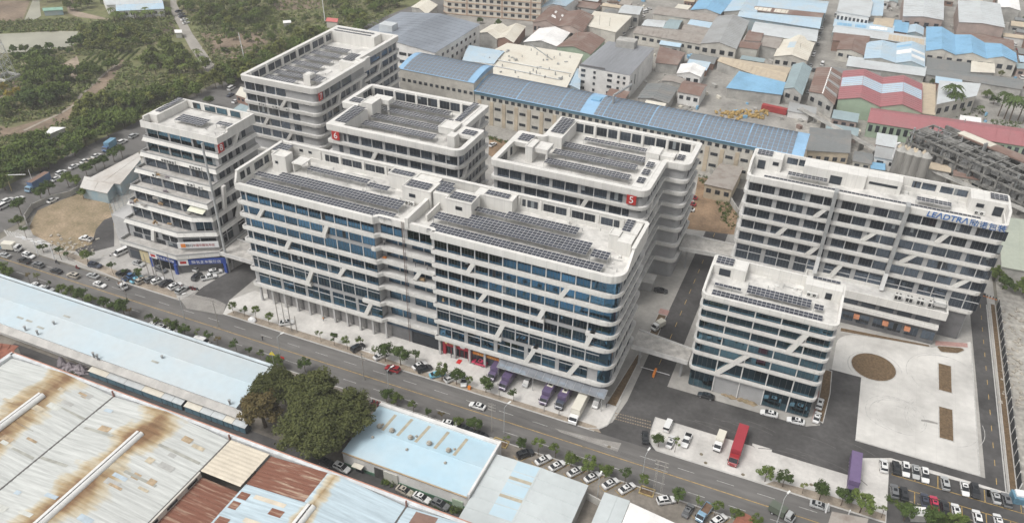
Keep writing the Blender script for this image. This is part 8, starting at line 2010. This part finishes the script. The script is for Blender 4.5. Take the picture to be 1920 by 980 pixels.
# traffic gantries at the crossing
for (a,d,c,e,l) in ((72,478,40,460,'white traffic gantry over the crossing, left'),(103,487,68,468,'white traffic gantry over the crossing, right')):
 x,y = P(a,d);x2,y2 = P(c,e+14);t = thing('traffic_gantry',l,'traffic gantry',(x,y,0));b = MB();b.tube((x,y,0),(x,y,6.4),.16,n=8);b.build('post',whitep,t);b = MB();b.tube((x,y,6.3),(x2,y2,6.6),.12,n=6);b.build('arm',whitep,t)
 b = MB();b.obox((x+x2)/2,(y+y2)/2,math.atan2(y2-y,x2-x),1.6,.2,5.8,7.0);b.build('signal_board',whitep,t)
x,y = P(22,358);t = thing('traffic_gantry','white signal arm over the side street, far left','traffic gantry',(x,y,0));b = MB();b.tube((x,y,0),(x,y,7),.16,n=8);b.build('post',mat('yellow_post',(.5,.4,.2),.6,.1,1),t);b = MB();b.tube((x,y,6.9),(x+7,y+3,7.3),.14,n=6);b.build('arm',whitep,t)
pole(65,352,8,'lamp post among the roadside trees by the trailer truck',.12,whitep);pole(430,509,47,'tall grey lamp mast standing against the corner of tower eight',.45,polem,(0,0),name='mast')
# flags
x,y = P(517,700);t = thing('flag_pole','pole with a yellow triangular flag behind the parapet','flag',(x,y,0));b = MB();b.tube((x,y,0),(x,y,8.4),.06,n=6);b.build('pole',polem,t)
b = MB();b.add([(x,y,8.3),(x-1.1,y-.1,6.7),(x+.9,y+.1,6.9),(x,y+.04,8.3),(x-1.1,y-.06,6.7),(x+.9,y+.14,6.9)],[(0,1,2),(5,4,3)]);b.build('flag',mat('flag_yellow',(.75,.6,.04),.8,0),t)
x,y = P(530,692);t = thing('flag_pole','short pole with a red flag beside the yellow flag','flag',(x,y,0));b = MB();b.tube((x,y,0),(x,y,5),.05,n=6);b.build('pole',polem,t);b = MB();b.box(x,x+1.3,y-.02,y+.02,4.2,5);b.build('flag',red,t)
# bollards, barrier gate, bins, beds
for i in range(6):
 x,y = P(680+i*3.4,655+i*1.2);t = thing('bollard','white bollard in the short row beside the black off-roader','bollard',(x,y,0),group='white bollards by the black off-roader');b = MB();b.tube((x,y,0),(x,y,.85),.12,n=8);b.tube((x,y,.85),(x,y,.95),.14,.06,n=8);b.build('post',whitep,t)
x,y = P(1227,701);t = thing('barrier_gate','orange and white barrier gate under the walkway','barrier',(x,y,0));b = MB();b.box(x-.3,x+.3,y-1.5,y+1.5,.02,1.1);b.build('cabinet',orange,t)
for s in (-1,1):
 b = MB();b.box(x+s*.35 if s > 0 else x-4.2,x+4.2 if s > 0 else x-.35,y+.3,y+.42,.9,1.0);b.build('boom',whitep,t)
for a,d,l in ((880,727,'orange box at the kerb beside the small tree'),):
 x,y = P(a,d,.4);t = thing('bin',l,'bin',(x,y,0));b = MB();b.box(x-.4,x+.4,y-.3,y+.3,.05,.95);b.build('body',orange,t);b = MB();b.box(x-.44,x+.44,y-.34,y+.34,.96,1.06);b.build('lid',orange,t)
x,y = P(473,599,.6);t = thing('covered_scooter','white dome-like covered vehicle under the third young tree','vehicle',(x,y,0));b = MB();loft(b,[(-1.3,.5,.3,.1,.5,.8),(-.7,.7,.5,.1,.9,1.3),(.5,.7,.5,.1,.9,1.3),(1.2,.5,.3,.1,.5,.8)]);o = b.build('cover',whitep,t,None,False)
ybed = mat('yellow_kerb',(.50,.38,.17),.8,.2,1)
for a,d,w,h,l in ((938,830,4.2,2.6,'yellow kerbed tree bed beside the lamp'),(1213,921,3.6,2.6,'yellow kerbed tree bed under the lattice pole')):
 x,y = P(a,d);pq = [(x-w/2,y-h/2),(x+w/2,y-h/2),(x+w/2,y+h/2),(x-w/2,y+h/2)];t = thing('tree_bed',l,'tree bed',(x,y,0));b = MB();strip(b,pq,offset(pq,.25),0,.25);b.build('kerb',ybed,t);b = MB();b.prism(offset(pq,.25),-.05,.08);b.build('soil',bark,t)
# parking bay lines
mb = MB()
for a,d in ((1019,862),(1045,873),(1079,884),(1111,894),(1145,906),(1176,915),(985,851),(1348,975),(1318,961)):
 x,y = P(a,d);c_,s_ = math.cos(R(57)),math.sin(R(57));L_,W_2 = 5.6,2.5
 q = [(x+c_*u*L_/2-s_*v*W_2/2,y+s_*u*L_/2+c_*v*W_2/2) for u,v in ((1,-1),(-1,-1),(-1,1))]
 pl_line(mb,q[0],q[1],.13,.034);pl_line(mb,q[1],q[2],.13,.034)
for i in range(13):xx = 34.8+i*2.62;pl_line(mb,(xx,165.8),(xx,170.0),.2,.036)
pl_line(mb,(34.6,165.8),(67,165.8),.2,.036)
for i in range(13):xx = 34.8+i*2.62;pl_line(mb,(xx,158.4),(xx,162.2),.2,.036)
pl_line(mb,(34.6,162.2),(66,162.2),.2,.036)
mb.build('bay_line',yellow,kind='structure')
mb = MB()
for i in range(12):x = 35.4+i*2.62;mb.box(x,x+1.7,158.5,158.62,.02,.14)
mb.build('wheel_stop',mat('wheel_stop',(.45,.4,.3),.8,.1,1),kind='structure')
# manholes, gully grids, stains in the yard
for a,d in ((1323,867),(1393,889),(1315,851),(1521,908),(1142,837),(1094,838)):
 x,y = P(a,d);t = thing('manhole_cover','dark iron cover set in the paving','manhole cover',(x,y,.02),group='iron covers in the paving');b = MB();b.tube((x,y,.0),(x,y,.045),.45,n=16);b.build('lid',mat('iron_cover',(.20,.17,.12),.8,.2,2),t)
# red shop front and orange shop on the long block, glass canopy over the lorries
RS = thing('shop_sign','red shop front with white lettering on the long block ground floor','shop front',(-83,161.5,0))
xa,xb_ = -88.4,-79.4
b = MB();b.box(xa,xb_,160.9,161.3,3.4,6.0);board = b.build('sign_board',mat('shop_red',(.40,.025,.045),.5,.05,.6),RS)
b = MB();b.box(xa,xa+.9,160.95,161.9,.02,3.39);b.build('side_pillar',MATS['shop_red'],RS);b = MB();b.box(xb_-.9,xb_,160.95,161.9,.02,3.39);b.build('side_pillar',MATS['shop_red'],RS)
b = MB();b.box(xa+.95,xb_-.95,161.6,161.7,.05,3.3);b.build('door_glass',glassd,RS)
b = MB()
for i in range(1,5):b.box(xa+.95+i*1.42-.06,xa+.95+i*1.42+.06,161.5,161.59,.05,3.3)
b.build('door_frame',MATS['shop_red'],RS)
chars(['zhong','hua','guo','fu','che','qi','bao','dian','li','hang','zhuang'],.55,whitep,board,((xa+xb_)/2+.2,160.9,5.45),0,.03,1.3)
chars(['bao','fu','li','che'],.6,mat('gold_print',(.72,.55,.2),.5,0),board,(-84.8,160.9,4.5),0,.03,1.2)
b = MB();b.box(-87.6,-86.9,160.84,160.89,4.1,4.7);b.build('emblem',MATS['gold_print'],board,None,False)
b = MB();n = 12;b.add([(-82.0+.8*math.cos(6.283*i/n),160.86,4.4+.45*math.sin(6.283*i/n)) for i in range(n)],[tuple(range(n))]);b.build('emblem',whitep,board,None,False)
t = thing('red_carpet','small red carpet at the red shop door','carpet',(-82.4,159,0));b = MB();b.box(-83.1,-81.8,158.6,160.5,.02,.045);b.build('cloth',mat('carpet_red',(.55,.03,.03),.9,0),t)
t = thing('shop_banner','orange banner strip over the open shop right of the red one','banner',(-75,161,0));b = MB();b.box(-78.6,-69.6,160.6,160.8,3.6,4.5);ob = b.build('board',mat('banner_orange',(.60,.20,.035),.6,.05,1),t)
chars(['che','fu','bao','hang','qi','li','dian','guo'],.5,MATS['gold_print'],ob,(-74,160.6,4.05),0,.03,1.5)
GC = thing('glass_canopy','long glass canopy with steel ribs over the lorry row','canopy',(-53,158,0));x0,x1 = -69.4,-38.0
for i in range(14):
 a_ = x0+i*(x1-x0)/14;b = MB();b.add([(a_+.06,156.9,4.9),(a_+2.18,156.9,4.9),(a_+2.18,160.1,5.5),(a_+.06,160.1,5.5),(a_+.06,156.9,4.84),(a_+2.18,156.9,4.84),(a_+2.18,160.1,5.44),(a_+.06,160.1,5.44)],[(0,1,2,3),(7,6,5,4),(0,4,5,1)]);b.build('glass_pane',mat('canopy_glass',(.22,.235,.26),.15,.1,.5,spec=.5),GC)
b = MB()
for i in range(15):a_ = x0+i*(x1-x0)/14;b.tube((a_,156.8,4.8),(a_,160.2,5.4),.07,n=5)
b.tube((x0,156.85,4.85),(x1,156.85,4.85),.08,n=5);b.tube((x0,158.5,5.1),(x1,158.5,5.1),.06,n=5);b.build('canopy_rib',steel,GC)
for a_ in (-69,-58.5,-48.5,-38.6):
 b = MB();b.tube((a_,157.1,0),(a_,157.1,4.8),.1,n=6);b.build('post',steel,GC)
# goods on the balconies and terraces
tim = mat('timber',(.42,.29,.17),.9,.2,2);junk = mat('grey_goods',(.42,.40,.37),.9,.2,1)
for x,y,z,w,h,m_,l in ((-94.4,161.6,24.0,1.6,.8,tim,'stack of pale boards on the recess balcony'),(-106.4,161.8,28.1,1.2,.3,orange,'orange sheet lying on the recess balcony'),(-87.2,160.3,19.8,.7,1.2,tim,'tan box standing in a window of the right half')):
 t = thing('goods_stack',l,'goods',(x,y,z));b = MB();
 for k in range(3):b.box(x-w/2+.1*k,x+w/2-.08*k,y-.35,y+.35,z+h*k/3+.01,z+h*(k+1)/3)
 b.build('board',m_,t)
for i,(px_,py_,z) in enumerate(((292,326,28.2),(296,329,28.2),(305,331,28.2),(312,333,28.2),(246,381,19),(255,378,19),(268,385,19),(300,383,19),(316,420,14.2),(290,418,14.2),(352,400,19),(290,373,23.6),(310,360,23.6))):
 x,y = P(px_,py_,z);t = thing('terrace_goods','small odd goods lying on a terrace of tower eight','goods',(x,y,z),group='goods on the terraces of tower eight');b = MB();b.obox(x,y,rw.uniform(0,2),rw.uniform(.6,1.6),rw.uniform(.4,.8),z,z+rw.uniform(.3,.9));b.obox(x+.9,y+.1,rw.uniform(0,2),.5,.5,z,z+.5);b.build('box',rw.choice((tim,junk,junk,MATS['mauve_tarpaulin'])),t)
for i,(px_,py_) in enumerate(((1360,738),(1372,744),(1390,748),(1400,752),(1410,756))):
 x,y = P(px_,py_);heap(px_,py_,1.3,.7,20+i,('first','second','third','fourth','fifth')[i]+' sand heap from the left at the open ground floor of the glass block',sand)
# logs and signs at the right-hand turning
for i in range(5):
 x,y = P(1845+i*5.5,555+i*1.6);t = thing('road_post','short orange-footed post in the row at the end of the east road','post',(x,y,0),group='posts at the end of the east road');b = MB();b.tube((x,y,0),(x,y,.9),.12,n=7);b.build('post',black,t);b = MB();b.box(x-.3,x+.3,y-.2,y+.2,0,.12);b.build('foot',orange,t)
t = thing('wrapped_goods','blue and white wrapped goods at the far right corner of the car park','goods',(*P(1914,938),0));x,y = P(1916,938)
b = MB();b.obox(x,y,.2,5,3,0,1.8);b.build('wrap',mat('blue_wrap',(.14,.28,.38),.5,.2,.6),t);b = MB();b.obox(x-.5,y+.2,.2,3,2,1.81,2.3);b.build('sheet',whitep,t)
t = thing('white_tent','white tilted box roof in the hedge before the car park','hut',(*P(1722,962),0));x,y = P(1722,962,1.5);b = MB();b.obox(x,y,.35,3.6,2.4,0,2.2);b.build('wall',w_grey,t);b = MB();b.obox(x,y,.35,3.9,2.7,2.21,2.35);b.build('roof',r_white,t)
t = thing('entrance_hut','grey guard hut behind the long block beside the pavement','hut',(*P(1212,535),0));x,y = P(1214,532);b = MB();b.box(x-1.8,x+2.2,y-4,y+1,0,3.2);b.build('wall',lgrey,t);b = MB();b.box(x-2.1,x+2.5,y-4.3,y+1.3,3.21,3.5);b.build('roof',roofc,t)
shed('grey gate building at the bottom edge below the silver sedan',[(1556,982),(1618,996),(1624,974),(1562,962)],3,None,0,r_tan,w_tan,'gate_building','gatehouse',ribs=0)
for kx,ky in ((1548,960),(1588,972)):
 pole(kx,ky,3.2,('left' if kx < 1560 else 'right')+' white gate post at the bottom edge',.2,whitep,name='gate_post')
# remove prototypes that were never placed
for d in (PROTO,):
 for k_,(t,used) in d.items():
  if not used:
   for c in list(t.children):bpy.data.objects.remove(c)
   bpy.data.objects.remove(t)
for k_,(t,me_,used) in CARS.items():
 if not used:
  for c in list(t.children):bpy.data.objects.remove(c)
  bpy.data.objects.remove(t)
# ---------------------------------------------------------------- thin haze
b = MB();b.box(-1500,1100,-160,1500,-1.5,162)
hz = b.build('haze',[],None,'stuff')
hm = bpy.data.materials.new('haze');hm.use_nodes = True;hn = hm.node_tree;hn.nodes.clear()
vo = hn.nodes.new('ShaderNodeVolumePrincipled');vo.inputs['Color'].default_value = (.95,.95,.95,1);vo.inputs['Density'].default_value = 0.0003;vo.inputs['Anisotropy'].default_value = .2
mo = hn.nodes.new('ShaderNodeOutputMaterial');hn.links.new(vo.outputs[0],mo.inputs['Volume'])
hz.data.materials.append(hm)
